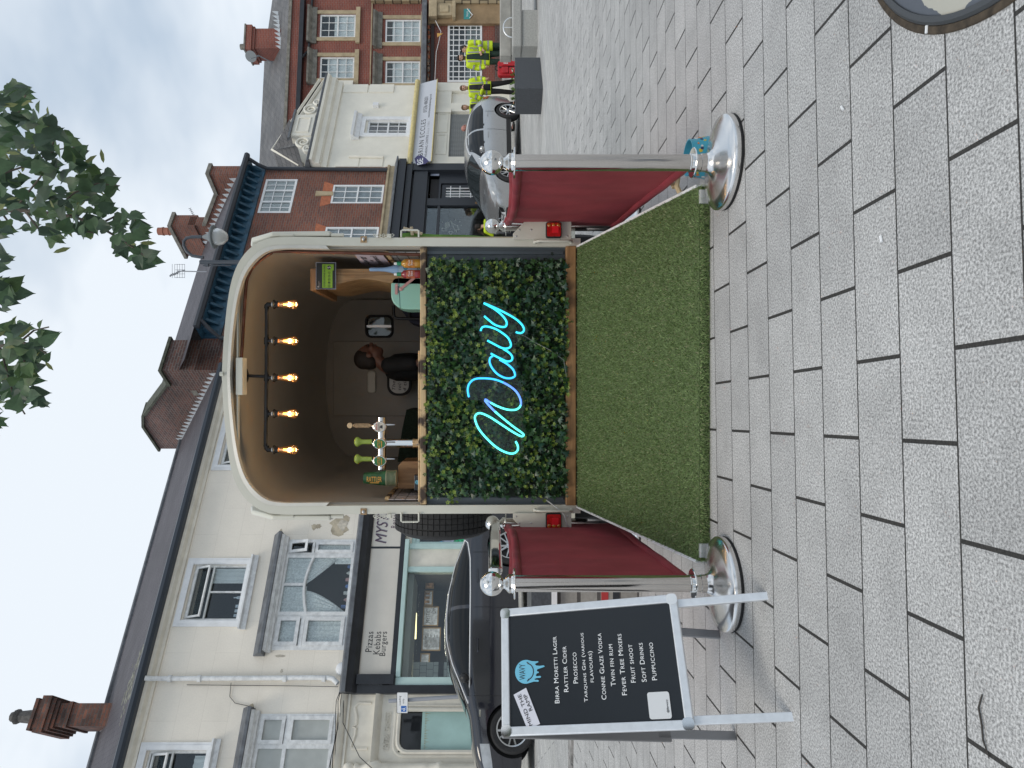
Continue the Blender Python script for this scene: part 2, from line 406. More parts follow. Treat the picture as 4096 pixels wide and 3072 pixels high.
line = mth('ADD', mth('MULTIPLY', mth('SUBTRACT', sep.outputs[0], 2.86), -.582), mth('MULTIPLY', mth('SUBTRACT', sep.outputs[1], 8.68), .813))
zone = mth('GREATER_THAN', mth('MINIMUM', line, mth('SUBTRACT', sep.outputs[1], 7.3)), 0)
n1 = t.nodes.new('ShaderNodeTexNoise'); n1.inputs['Scale'].default_value = 165; n1.inputs['Detail'].default_value = 2; n1.inputs['Roughness'].default_value = .7; lk(t, tcn.outputs['Object'], n1.inputs['Vector'])
r1_ = t.nodes.new('ShaderNodeMapRange'); r1_.inputs[1].default_value = .36; r1_.inputs[2].default_value = .64; r1_.inputs[3].default_value = .52; r1_.inputs[4].default_value = 1.44; lk(t, n1.outputs[0], r1_.inputs[0])
n2 = t.nodes.new('ShaderNodeTexNoise'); n2.inputs['Scale'].default_value = .9; n2.inputs['Detail'].default_value = 5; lk(t, tcn.outputs['Object'], n2.inputs['Vector'])
r2_ = t.nodes.new('ShaderNodeMapRange'); r2_.inputs[1].default_value = .3; r2_.inputs[2].default_value = .7; r2_.inputs[3].default_value = .88; r2_.inputs[4].default_value = 1.1; lk(t, n2.outputs[0], r2_.inputs[0])
mxa = t.nodes.new('ShaderNodeMix'); mxa.data_type = 'RGBA'; lk(t, zone, mxa.inputs[0]); lk(t, near.outputs[0], mxa.inputs[6]); lk(t, far.outputs[0], mxa.inputs[7])
vo = t.nodes.new('ShaderNodeTexVoronoi'); vo.inputs['Scale'].default_value = 1.9; lk(t, tcn.outputs['Object'], vo.inputs['Vector'])
gum = t.nodes.new('ShaderNodeMapRange'); gum.inputs[1].default_value = .022; gum.inputs[2].default_value = .032; gum.inputs[3].default_value = .62; gum.inputs[4].default_value = 1; lk(t, vo.outputs['Distance'], gum.inputs[0])
n5 = t.nodes.new('ShaderNodeTexNoise'); n5.inputs['Scale'].default_value = 5; n5.inputs['Detail'].default_value = 6; n5.inputs['Roughness'].default_value = .7; lk(t, tcn.outputs['Object'], n5.inputs['Vector'])
r5_ = t.nodes.new('ShaderNodeMapRange'); r5_.inputs[1].default_value = .3; r5_.inputs[2].default_value = .6; r5_.inputs[3].default_value = .84; r5_.inputs[4].default_value = 1.04; lk(t, n5.outputs[0], r5_.inputs[0])
mm = mth('MULTIPLY', mth('MULTIPLY', r1_.outputs[0], r2_.outputs[0]), mth('MULTIPLY', gum.outputs[0], r5_.outputs[0]))
mxb = t.nodes.new('ShaderNodeMix'); mxb.data_type = 'RGBA'; mxb.blend_type = 'MULTIPLY'; mxb.inputs[0].default_value = 1; lk(t, mxa.outputs[2], mxb.inputs[6]); lk(t, mm, mxb.inputs[7])
lk(t, mxb.outputs[2], b.inputs['Base Color']); b.inputs['Roughness'].default_value = .75
fac = t.nodes.new('ShaderNodeMix'); fac.data_type = 'FLOAT'; lk(t, zone, fac.inputs[0]); lk(t, near.outputs['Fac'], fac.inputs[2]); lk(t, far.outputs['Fac'], fac.inputs[3])
hgt = mth('SUBTRACT', mth('MULTIPLY', n1.outputs[0], .12), fac.outputs[0])
bp = t.nodes.new('ShaderNodeBump'); bp.inputs['Strength'].default_value = .55; bp.inputs['Distance'].default_value = .006; lk(t, hgt, bp.inputs['Height']); lk(t, bp.outputs[0], b.inputs['Normal'])
xs = [-140,-60,-30,-20]+[-16+.5*i for i in range(65)]+[20,30,60,140]
ys = [-90,-40,-15,-5]+[0.5*i for i in range(0,68)]+[36,45,70,160]
gm = MB(); nx = len(xs)
vs = [(x,y,gz(x,y)) for y in ys for x in xs]
gm.add(vs, [(j*nx+i, j*nx+i+1, (j+1)*nx+i+1, (j+1)*nx+i) for j in range(len(ys)-1) for i in range(nx-1)])
struct(gm.build('paved_square', m_ground, smooth=60))
# row of rough stones and the drain line at the edge of the carriageway
m_drain = M('rough drain stones', (.26,.25,.24), .9, noise=(9,.5), bump=(20,.5))
dm = MB()
for k in range(18):
    a0 = -8+k*.52; w = WF.at(0,0,0)
    x0, x1 = a0, a0+.5; z = gz((x0+x1)/2, 7.2)
    dm.box(WF, x0, x1, 7.02, 7.30, z-.02, z+.012)
struct(dm.build('drain_channel', m_drain, bevel=.01))

# ------------------------------------------------------------------ facades
def wall(mb, fr, a0, a1, b0, b1, holes, depth=.14, m=0, mroom=1, room=.9):
    A = sorted({a0,a1,*[h[0] for h in holes],*[h[1] for h in holes]}); B = sorted({b0,b1,*[h[2] for h in holes],*[h[3] for h in holes]})
    for i in range(len(A)-1):
        for j in range(len(B)-1):
            ca, cb = (A[i]+A[i+1])/2, (B[j]+B[j+1])/2
            if any(h[0]<ca<h[1] and h[2]<cb<h[3] for h in holes): continue
            mb.poly([fr.pt(A[i],B[j]), fr.pt(A[i+1],B[j]), fr.pt(A[i+1],B[j+1]), fr.pt(A[i],B[j+1])], m)
    for h in holes:
        p = [(h[0],h[2]),(h[1],h[2]),(h[1],h[3]),(h[0],h[3])]
        for k in range(4):
            q, r = p[k], p[(k+1)%4]
            mb.poly([fr.pt(*q), fr.pt(*r), fr.pt(*r,-depth), fr.pt(*q,-depth)][::-1], m)
        e = .35; P4 = [(h[0]-e,h[2]-e),(h[1]+e,h[2]-e),(h[1]+e,h[3]+e),(h[0]-e,h[3]+e)]
        for k in range(4):
            q, r = P4[k], P4[(k+1)%4]
            mb.poly([fr.pt(*q,-depth-.002), fr.pt(*r,-depth-.002), fr.pt(*r,-depth-room), fr.pt(*q,-depth-room)][::-1], mroom)
            q2, r2 = p[k], p[(k+1)%4]
            mb.poly([fr.pt(*q,-depth-.002), fr.pt(*r,-depth-.002), fr.pt(*r2,-depth-.002), fr.pt(*q2,-depth-.002)], mroom)
        mb.poly([fr.pt(*q,-depth-room) for q in P4], mroom)
    return mb
def window(fr, a0, a1, b0, b1, parent, cols=(), rows=(), fw=.06, bar=.025, c=-.1, mat=None, heavy=(), hrows=(), curtain=None, cur_m=None, pane=True):
    mat = mat or m_white; mb = MB()
    mb.rect_ring(fr, a0, a1, b0, b1, fw, c-.03, c+.03)
    for q in cols: mb.box(fr, q-bar/2, q+bar/2, b0+fw*.6, b1-fw*.6, c-.012, c+.012)
    for q in rows: mb.box(fr, a0+fw*.6, a1-fw*.6, q-bar/2, q+bar/2, c-.0135, c+.0135)
    for q in heavy: mb.box(fr, q-fw*.45, q+fw*.45, b0+fw*.6, b1-fw*.6, c-.022, c+.024)
    for q in hrows: mb.box(fr, a0+fw*.6, a1-fw*.6, q-fw*.4, q+fw*.4, c-.026, c+.027)
    o = mb.build('window', mat, parent, uv=fr)
    if pane: MB().box(fr, a0+fw*.5, a1-fw*.5, b0+fw*.5, b1-fw*.5, c-.006, c-.002).build('pane', m_pane, o)
    if curtain: # list of (a_left, a_right, b_bottom, b_top, swoop)
        mc = MB()
        for (u0,u1,v0,v1,sw) in curtain:
            def fn(i, j):
                bb = v0+(v1-v0)*j; k = (1-j)
                l, r = u0, u1
                if sw > 0: r = u1-(u1-u0)*min(1, sw*(1-j)**1.5)
                if sw < 0: l = u0+(u1-u0)*min(1, -sw*(1-j)**1.1)
                aa = l+(r-l)*i
                return fr.pt(aa, bb, c-.04+.015*math.sin(i*(u1-u0)*60))
            mc.grid(fn, max(8, int((u1-u0)*40)), 8, 0, flip=True)
        mc.build('curtain', cur_m or m_curtain, o, smooth=60)
    return o

FLd = Fr((-7.27,13.5,0), (.836,.549,0), (0,0,1), (.549,-.836,0))       # the terrace's street line
z1 = lambda x,y: (x/1.5473, 2000+y/1.5473)
z2 = lambda x,y: (900+x/1.5477, 2000+y/1.5477)
zB = lambda x,y: (800+x/1.58, 500+y/1.58)
zW = lambda x,y: (900+x/1.58, y/1.58)
z4 = lambda x,y: (x/1.106, 300+y/1.106)
zD = lambda x,y: (1300+x/3.16, 2550+y/3.16)

# ---- cream terrace -------------------------------------------------
fr = FLd
bT = thing('terrace_building', 'cream rendered terrace with a purple slate roof above a pizza and kebab shop', 'building', fr.pt(3,.35))
E0, E1 = -4.0, 9.14
mb = MB()
up = [(2.62,3.84,6.36,7.62), (-1.25,.13,6.42,7.66), (6.32,7.65,6.36,7.62)]
wall(mb, fr, E0, E1, 4.02, 8.0, up+[(2.0,4.42,4.06,5.62),(-1.9,.78,4.06,5.62)], mroom=1)
mb.build('wall', [m_cream, m_room], bT, uv=fr)
# faint render score lines and peeled patches keep their own outlines
def blotch(px, rx, ry, seed, n=16, c0=-.004, c1=.004, mm=0, f=fr):
    mpch = MB(); a, b_ = f.px(*px); rr = random.Random(seed)
    mpch.prism(f, [(a+rx*math.cos(2*PI*i/n)*(.55+rr.random()*.75), b_+ry*math.sin(2*PI*i/n)*(.55+rr.random()*.75)) for i in range(n)], c0, c1, mm); mpch.build('peeled_render', [m_plaster, m_crack], bT)
z8 = lambda x,y: (850+x/2.1067, 2000+y/2.1067)
blotch(z8(1075,215), .26, .24, 3); blotch(z8(1100,210), .12, .13, 11, c1=.007, mm=1)
blotch(z8(855,225), .08, .07, 4); blotch(z8(895,225), .06, .07, 5); blotch(z8(570,292), .13, .07, 6)
blotch(z2(160,1285), .09, .06, 8); blotch(z2(340,965), .03, .12, 9, mm=1); blotch(z2(350,1060), .05, .03, 12, mm=1); blotch(z2(110,1440), .03, .06, 13, mm=1)
# roof with gutter
rf = MB(); slope = .643
rp0, rp1 = (8.12, .28), (10.68, -3.85)
rf.poly([fr.pt(E0,rp0[0],rp0[1]), fr.pt(E1,rp0[0],rp0[1]), fr.pt(E1,rp1[0],rp1[1]), fr.pt(E0,rp1[0],rp1[1])])
rf.poly([fr.pt(E0,rp1[0],rp1[1]), fr.pt(E1,rp1[0],rp1[1]), fr.pt(E1,8.1,-8), fr.pt(E0,8.1,-8)])
fq = Fr(fr.pt(0,8.12,.28), fr.ex, fr.ey*.527-fr.ez*.85, fr.ez*.527+fr.ey*.85); rr = random.Random(5)
for k in range(70):
    a = 1.55+rr.gauss(0,.33); b_ = .75+rr.gauss(0,.42)+(1.55-a)*.5
    if b_ < .05: continue
    w = .03+rr.random()*.05; rf.prism(fq, [(a+w*math.cos(2*PI*i/7)*(.5+rr.random()), b_+w*.7*math.sin(2*PI*i/7)*(.5+rr.random())) for i in range(7)], -.01, .006, 1)
ro = rf.build('roof', [m_slate, M('pale lichen', (.27,.27,.22), .95, noise=(9,.3))], bT, uv=Fr(fr.pt(0,8.12,.28), fr.ex, fr.ey*.53-fr.ez*.85, fr.ez*.53+fr.ey*.85))
MB().tube([fr.pt(E0,10.70,-3.85), fr.pt(E1,10.70,-3.85)], .07, 8).build('ridge_tile', m_lead, ro)
g = MB(); prof = [(.0,8.02),(.0,8.16),(.30,8.16),(.36,8.12),(.36,8.05),(.31,8.0),(.2,7.99)]
def along(mb, prof, s0, s1, m=0, f=fr):      # run a (c, z) profile along the facade
    n = len(prof); vs = [f.pt(s, z, c) for s in (s0, s1) for c, z in prof]
    A = sum(prof[i][0]*prof[(i+1)%n][1]-prof[(i+1)%n][0]*prof[i][1] for i in range(n))
    fs = [tuple(range(n)), tuple(range(2*n-1,n-1,-1))]+[(i,i+n,(i+1)%n+n,(i+1)%n) for i in range(n)]
    mb.add(vs, fs, m); return mb
along(g, prof, E0, E1); g.build('gutter', m_gutter, bT)
g = MB(); along(g, [(0,7.84),(0,8.0),(.2,8.0),(.17,7.93),(.06,7.90),(.05,7.84)], E0, E1); g.build('eaves_cornice', m_creamstone, bT)
dp = MB(); s = 1.43
dp.tube([fr.pt(s-.02,8.0,.24), fr.pt(s-.02,7.9,.2), fr.pt(s,7.75,.09), fr.pt(s,7.6,.08), fr.pt(s+.02,4.35,.08), fr.pt(s,4.22,.1), fr.pt(s-.1,4.1,.12)], .05, 10)
for z in (7.55,6.95,5.2,4.4): dp.tube([fr.pt(s,z-.035,.08), fr.pt(s,z+.035,.08)], .068, 10)
dp.build('downpipe', m_oldwhite, bT, smooth=50)
al = MB(); a, b_ = fr.px(*z2(727,1048)); f2 = fr.at(a, b_, 0); al.lathe(f2, [(.13,0),(.13,.06),(.11,.09),(.05,.11),(0,.115)], 20); al.build('alarm_dome', m_white, bT, smooth=50)
# upper windows with moulded surrounds
def upper(a0, a1, b0, b1, mull, open_=True, cur=None):
    o = window(fr, a0, a1, b0, b1, bT, fw=.045, bar=.03, c=-.07, cols=[], hrows=[7.2], curtain=cur, cur_m=m_curtain2, mat=m_oldwhite)
    s = MB(); s.rect_ring(fr, a0-.14, a1+.14, b0-.02, b1+.17, .14, 0, .04, wb=.12); s.rect_ring(fr, a0-.09, a1+.09, b0-.02, b1+.1, .07, .04, .055, wb=.07)
    s.build('surround', m_white, o)
    s = MB(); along(s, [(0,b0-.14),(.05,b0-.14),(.07,b0-.06),(.13,b0-.03),(.13,b0+.005),(0,b0+.005)], a0-.2, a1+.2); s.build('sill', m_oldwhite, o)
    MB().box(fr, mull-.018, mull+.018, b0+.03, 7.2, -.09, -.04).build('mullion', m_oldwhite, o)
    if open_:
        h = Fr(fr.pt(0, 7.58, -.04), fr.ex, (fr.ey*-.87+fr.ez*.42), fr.ez.lerp(fr.ey,.4))
        MB().rect_ring(h, a0+.05, a1-.05, 0, .4, .04, -.015, .015).build('fanlight', m_oldwhite, o)
        MB().box(h, a0+.08, a1-.08, .03, .37, -.004, .0).build('fanlight_pane', m_pane, o)
    return o
upper(2.62,3.84,6.36,7.62,3.24,cur=[(3.45,3.78,6.4,7.18,0)])
upper(-1.25,.13,6.42,7.66,-.5,cur=[(-1.2,.05,6.4,6.78,0)])
upper(6.32,7.65,6.36,7.62,7.0)
w = MB(); f3 = fr.at(3.05, 6.41, -.13)
for a in (-.30,-.2,-.1): w.box(f3, a-.03, a+.03, 0, .17, -.02, .02)
w.lathe(Fr(f3.pt(.09,0,0), f3.ex, f3.ez, f3.ey), [(.035,0),(.035,.16),(.014,.2),(.014,.25)], 10)
w.build('toiletries', M('toiletry plastic', (.55,.6,.68), .4, noise=(30,.3)), bT)
# bay windows
def bay(a0, a1, left):
    fb = fr.off(.0)
    o = thing('tmp','x','x'); bpy.data.objects.remove(o)
    h = MB(); along(h, [(0,5.95),(.05,5.95),(.30,5.78),(.30,5.72),(0,5.72)], a0-.12, a1+.1); h.build('bay_hood', m_lead, bT)
    h = MB(); along(h, [(0,5.60),(.0,5.715),(.26,5.715),(.22,5.66),(.12,5.63),(.10,5.60)], a0-.05, a1+.05); h.build('bay_cornice', m_oldwhite, bT)
    if left:
        wl = window(fr, a0, .78, 4.06, 5.62, bT, heavy=[.2,-.55], hrows=[5.02], fw=.09, c=.0, mat=m_oldwhite, pane=False)
        MB().box(fr, a0+.05, .73, 4.1, 5.57, -.012, -.004).build('pane', m_frost, wl)
        cs = MB()
        for (x0,x1,y0,y1) in ((.24,.74,5.07,5.56),(.24,.74,4.12,4.98)): cs.rect_ring(fr, x0, x1, y0, y1, .07, .0, .05)
        cs.build('casement', m_oldwhite, wl); return
    wl = window(fr, a0, 2.74, 4.06, 5.62, bT, hrows=[5.02], fw=.09, c=0, mat=m_oldwhite, curtain=[(a0+.05,2.7,4.1,5.58,0)])
    cs = MB()
    for (y0,y1) in ((5.08,5.56),(4.12,4.97)): cs.rect_ring(fr, a0+.09, 2.68, y0, y1, .075, .0, .055)
    cs.build('casement', m_oldwhite, wl)
    wc = window(fr, 2.72, 4.06, 4.06, 5.62, bT, fw=.07, c=.015, mat=m_oldwhite,
        curtain=[(2.78,3.36,5.05,5.56,0),(3.42,4.0,5.05,5.56,0),(2.78,3.27,4.15,5.07,.97),(3.42,4.0,4.42,5.07,-.97),(3.86,4.0,4.12,4.5,0)])
    br = MB(); br.tube([fr.pt(2.76+1.26*i/14, 4.98+.12*math.sin(PI*i/14), .02) for i in range(15)], .035, 6)
    br.box(fr, 3.36, 3.42, 5.1, 5.58, 0, .03); br.build('arched_bar', m_oldwhite, wc)
    wr = window(fr, 4.04, a1, 4.06, 5.62, bT, hrows=[5.02], fw=.07, c=0, mat=m_oldwhite, curtain=[(4.07,a1-.05,4.1,5.0,0)])
    cs = MB(); cs.rect_ring(fr, 4.11, a1-.06, 4.12, 4.97, .06, 0, .05)
    hh = Fr(fr.pt(0,5.56,.02), fr.ex, (fr.ey*-.94+fr.ez*.3), fr.ez); cs.rect_ring(hh, 4.10, a1-.05, 0, .46, .06, 0, .04); cs.build('casement', m_oldwhite, wr)
    it = MB(); rr = random.Random(2)
    for k in range(7): a = 2.95+k*.15; it.lathe(Fr(fr.pt(a,4.1,-.16), fr.ex, fr.ez, fr.ey), [(.03+.02*rr.random(),0),(.04,.08+.1*rr.random()),(.01,.14)], 8, m=k%3)
    it.build('ornament', [M('ornament blue',(.10,.2,.5),.4), M('ornament pink',(.55,.3,.3),.4), M('ornament white',(.6,.6,.6),.4)], wc)
bay(2.0, 4.42, False); bay(-1.9, .78, True)
# chimney stack at the far left, with corbelled head and pot
ch = MB(); q = fr.at(.92, 0, -2.9)
for (e, z0, z1_) in ((0,9.4,11.02),(.035,11.02,11.10),(0,11.10,11.32),(.05,11.32,11.40),(.1,11.40,11.50),(.15,11.50,11.72),(.06,11.72,11.82),(.1,11.82,11.9)):
    ch.box(q, -e, .5+e, z0, z1_, -1.0-e, e)
cho = ch.build('chimney', m_chim, ro, uv=fr)
ch = MB(); ch.lathe(Fr(q.pt(.25,11.9,-.35), fr.ex, fr.ez, fr.ey), [(.2,0),(.17,.1),(.13,.5),(.17,.55),(.17,.62),(.12,.64),(.11,.72)], 8)
ch.build('chimney_pot', M('dark chimney pot', (.09,.085,.08), .8, noise=(12,.4)), ro, smooth=40)
fl = MB()
for k in range(7): fl.prism(fr.at(0,0,-2.9+.012), [(.90+k*.08, 9.72), (.98+k*.08, 9.72), (.98+k*.08, 9.98)], 0, .01)
fS = Fr(fr.pt(.92,0,-2.9), -fr.ez, fr.ey, -fr.ex)
for k in range(9): fl.prism(fS, [(k*.11, 9.75+k*.07), (k*.11+.11, 9.80+k*.07), (k*.11, 10.06+k*.075)], .004, .012)
fl.build('flashing', m_flash, ro)
# --- ground-floor shop
sh = MB()
hs = [(1.46,3.66,1.3,2.88),(4.3,4.98,.5,2.80),(.10,.86,.9,2.80),(-1.3,-.5,.9,2.80),(5.1,8.4,.6,2.85)]
wall(sh, fr, E0, E1, .2, 3.0, hs, mroom=1, room=2.2, depth=.1); wall(sh, fr, E0, 1.16, 3.0, 4.02, []); sh.build('shop_wall', [m_creamstone, m_room], bT, uv=fr)
cn = MB(); along(cn, [(0,3.9),(0,4.08),(.22,4.03),(.34,3.98),(.34,3.9)], 1.15, E1); cn.build('shop_cornice', m_lead, bT)
cn = MB(); along(cn, [(0,3.70),(.0,3.9),(.26,3.9),(.22,3.78),(.12,3.70)], 1.15, E1); along(cn, [(0,2.94),(0,3.04),(.12,3.04),(.12,2.94)], 1.3, E1)
cn.box(fr, 1.14, 1.30, .3, 3.9, 0, .12); cn.box(fr, 1.31, 1.5, 2.96, 3.72, 0, .18); cn.box(fr, 4.19, 4.235, 3.03, 3.71, .06, .078)
cn.build('shop_frame', m_black, bT)
sp = MB(); sp.box(fr, 1.5, 9.1, 3.03, 3.71, 0, .07); sp.box(fr, 2.735, 2.75, 3.03, 3.71, .07, .073); sgo = sp.build('shop_sign', m_sign, bT)
def tpx(s, fr_, ul, ur, hgt, mat, par, **k):      # lettering from photo points: baseline left, baseline right
    a, b_ = fr_.px(*ul); a2, b2 = fr_.px(*ur); ang = math.atan2(b2-b_, a2-a) if k.pop('tilt', False) else 0
    return text(s, fr_, a, b_, math.hypot(a2-a, b2-b_) if ang else a2-a, hgt, mat, par, ang=ang, **k)
fs_ = fr.off(.072)
tpx('Pizzas', fs_, z2(908,940), z2(908,815), .135, m_ink, sgo, c=.001, spacing=1.1)
tpx('Kebabs', fs_, z2(956,955), z2(956,815), .135, m_ink, sgo, c=.001, spacing=1.1)
tpx('Burgers', fs_, z2(1003,965), z2(1003,815), .16, m_ink, sgo, c=.001, spacing=1.1)
text('MYSTIC', fs_, 4.325, 3.36, .98, .26, m_silver_ink, sgo, c=.001, shear=.3); text('MYSTIC', fs_, 4.31, 3.372, .98, .26, m_plum, sgo, c=.002, shear=.3)
text('Restaurant', fs_, 4.68, 3.17, .66, .12, m_plum, sgo, c=.001, spacing=1.1)
# mint shopfront
sf = MB()
sf.box(fr, 1.30, 1.46, .3, 2.94, -.05, .09); sf.box(fr, 1.46, 4.4, 2.84, 2.935, -.06, .12); sf.box(fr, 3.66, 3.78, .3, 2.84, -.08, .06); sf.box(fr, 4.2, 4.32, .3, 2.84, -.08, .05)
sf.box(fr, 1.46, 3.66, 1.2, 1.32, -.06, .1); sf.box(fr, 3.78, 4.2, .3, 2.84, -.5, -.45); sf.box(fr, 3.86, 3.9, .3, 2.7, -.45, -.42); sf.box(fr, 4.96, 5.1, .3, 2.84, -.08, .05)
sf.rect_ring(fr, 4.3, 4.98, .35, 2.80, .09, -.09, -.03); sf.box(fr, 4.32, 4.96, 2.62, 2.7, -.08, -.02)
sfo = sf.build('shopfront', m_mint, bT, bevel=.01)
MB().box(fr, 1.46, 3.66, 1.3, 2.86, -.03, -.02).build('pane', m_pane, sfo); MB().box(fr, 4.38, 4.9, .5, 2.75, -.06, -.05).build('pane', m_pane, sfo)
window(fr, 5.1, 8.4, .6, 2.85, bT, heavy=[6.2,7.3], hrows=[2.4], fw=.09, c=-.05, mat=m_mint); window(fr, -1.3, -.5, .9, 2.80, bT, hrows=[2.3], fw=.06, c=-.05, mat=m_creamstone)
tl = MB(); tl.box(fr, 1.47, 1.95, .9, 2.7, -.92, -.9)
tlo, *_ = brick_mat('white wall tile', (.58,.6,.56), (.55,.57,.54), (.25,.25,.24), .15,.15,.006, .2, .2, .1); tl.build('tiled_wall', tlo, bT, uv=fr)
tl = MB(); tl.box(fr, 1.47, 3.7, 2.72, 2.98, -1.1, -.2); tl.build('ceiling_panel', M('shop ceiling', (.42,.42,.36), .8), bT)
tl = MB(); tl.box(fr, 1.47, 1.96, 2.02, 2.14, -.898, -.892); tl.build('dark_tile', m_room, bT)
lt = MB(); fi = fr.off(-1.4)
for (p, q_) in ((z2(1160,480),z2(1158,660)), (z2(1183,700),z2(1179,860))):
    a,b_ = fi.px(*p); a2,b2 = fi.px(*q_); lt.tube([fi.pt(a,b_), fi.pt(a2,b2)], .02, 6)
lt.build('strip_light', m_lamp, bT)
ld = bpy.data.lights.new('shop_light', 'AREA'); ld.shape = 'RECTANGLE'; ld.size = 2.0; ld.size_y = .1; ld.energy = 22; ld.color = (1,.9,.7); lo = bpy.data.objects.new('shop_light', ld); C.objects.link(lo); lo.location = fr.pt(2.6,2.66,-1.0)-OFF[bT.name]; lo.rotation_euler = (0,0,math.atan2(.549,.836)); lo.parent = bT
post = [m_paper, m_photo] = [M('menu paper', (.36,.40,.50), .6, noise=(14,.4)), M('food photo', (.30,.18,.11), .6, noise=(10,.8))]
m_gilt = M('gilt frame', (.20,.13,.06), .5)
fi = fr.off(-1.7)
def poster(x0,x1,y0,y1, m, label=None):
    a0,b1_ = fi.px(*z2(x0,y1)); a1,b0_ = fi.px(*z2(x1,y0)); pb = MB()
    pb.box(fi, a0, a1, b0_, b1_, 0, .02, 0); pb.box(fi, a0+.03, a1-.03, b0_+.03, b1_-.03, .02, .024, 1); return pb.build('framed_menu', [m_gilt, m], bT), a0, a1, b0_, b1_
poster(1240,1297,462,550, m_photo); o,a0,a1,b0_,b1_ = poster(1232,1290,562,655, m_paper)
dk = MB()
for k in range(3): dk.box(fi, a0+.06+k*.1, a0+.12+k*.1, b0_+.08, b0_+.2, .025, .027)
dk.build('menu_photo', m_photo, bT)
o,a0,a1,b0_,b1_ = poster(1222,1325,660,782, m_paper)
text('MYSTIC', fi, a0+.08, b0_+.2, a1-a0-.16, .1, m_ink, bT, c=.026); text('Diner', fi, a0+.3, b0_+.07, .22, .1, m_ink, bT, c=.026)
o,a0,a1,b0_,b1_ = poster(1215,1338,790,935, m_paper); dk = MB()
for k in range(14): dk.box(fi, a0+.08, a0+.1+(a1-a0-.2)*random.uniform(.6,1), b1_-.09-k*.03, b1_-.078-k*.03, .025, .0262)
dk.build('menu_text', m_ink, bT)
poster(1205,1270,950,1045, m_paper)
# door stickers
st = MB(); fd = fr.off(-.04)
def disc(mb, fr_, px, r, m, c=.0, n=24, c1=.003): a,b_ = fr_.px(*px); mb.prism(fr_, [(a+r*math.cos(2*PI*i/n), b_+r*math.sin(2*PI*i/n)) for i in range(n)], c, c+c1, m); return a, b_
z5 = lambda x,y: (1500+x/2.765, 1900+y/2.765)
a,b_ = disc(st, fd, z5(742,780), .105, 0); a2,b2 = disc(st, fd, z5(937,753), .15, 1); a3,b3 = fd.px(*z5(820,728)); st.box(fd, a3-.05, a3+.05, b3-.16, b3+.16, 0, .003, 2)
sto = st.build('door_sticker', [M('sticker blue',(.02,.33,.62),.4), M('sticker green',(.02,.52,.22),.4), m_paper], bT)
text('Uber', fd, a2-.09, b2+.01, .17, .06, m_ink, bT, c=.004); text('Eats', fd, a2-.09, b2-.075, .17, .06, m_ink, bT, c=.004)
# --- Central Chambers front
cc = MB(); along(cc, [(0,3.86),(0,3.99),(.13,3.99),(.10,3.92),(.04,3.88)], E0, 1.14); along(cc, [(0,3.17),(0,3.30),(.16,3.30),(.12,3.24),(.05,3.2)], E0, 1.14); along(cc, [(0,3.82),(0,3.86),(.05,3.86),(.05,3.82)], E0, 1.14)
pl = [(.16,3.40),(.16,3.70),(.22,3.72),(.40,3.66),(.52,3.66),(.55,3.72),(.58,3.66),(.72,3.66),(.9,3.72),(.98,3.66),(.98,3.40)]
cc.tube([fr.pt(a,b_,.0) for a,b_ in pl], .03, 6)
op = [(.10,.9),(.10,2.62)]+[(.10+.2*(1-math.cos(t_)), 2.62+.2*math.sin(t_)) for t_ in (.4,.8,1.2,1.57)]+[(.82,2.82),(.86,2.78),(.86,.9)]
cc.tube([fr.pt(a,b_,.01) for a,b_ in op], .045, 6); cc.tube([fr.pt(a+(-.07 if a<.5 else .07),b_+(.07 if b_>1 else 0),.0) for a,b_ in op], .03, 6)
cf = Fr(fr.pt(-.16,0,.06), fr.ex, fr.ez, fr.ey)
cc.lathe(cf, [(.07,.3),(.07,1.9),(.10,1.95),(.10,2.0),(.07,2.05),(.07,2.2),(.085,2.25),(.075,2.3),(.075,3.1),(.12,3.16),(.12,3.32),(.06,3.4),(.03,3.5),(.07,3.56),(.07,3.6),(.03,3.62),(.075,3.68),(.085,3.74),(.06,3.8),(0,3.83)], 14)
cco = cc.build('moulding', m_creamstone, bT, smooth=50)
text('CENTRAL CHAMBERS', fr, .13, 2.98, .68, .12, m_creamstone, bT, c=.0, depth=.02, spacing=.9, name='raised_lettering')
wn = MB(); wn.box(fr, .08, .88, .8, 2.36, -.07, -.06, 0); wn.box(fr, .08, .88, 2.36, 2.85, -.08, -.07, 1)
wn.build('window', [M('mint painted glass', (.38,.56,.53), .25, noise=(1.5,.1)), M('dark glass', (.02,.022,.025), .06)], bT)
rs = MB(); rr = random.Random(8)
for k in range(26): a = .1+.03*k; l = .02+rr.random()*.1; rs.prism(fr.off(-.06), [(a,2.3),(a+.012,2.3),(a+.004,2.3-l)], 0, .001)
rs.build('peeled_edge', M('rust stain', (.30,.22,.08), .9), bT)
cb = MB(); rr = random.Random(3)
for k in range(4): cb.tube([fr.pt(a,3.99+.03*math.sin(a*5+k)+.02*k-(.05 if a>1 else 0),.1+.02*k) for a in [E0+.25*i for i in range(22)]], .008, 5)
cb.tube([fr.pt(1.05,3.95,.1), fr.pt(.6,3.9,.15), fr.pt(0,3.5,.2), fr.pt(-.6,2.7,.2), fr.pt(-1.2,1.9,.2)], .008, 5)
cb.tube([fr.pt(1.32,7.2,.03), fr.pt(1.3,5,.03), fr.pt(1.28,4.1,.05)], .006, 5); cb.tube([fr.pt(1.36,6.3,.04), fr.pt(1.1,6.28,.02), fr.pt(.98,6.15,.02), fr.pt(.9,5.75,.02)], .006, 5)
cb.build('cable', m_black, bT)

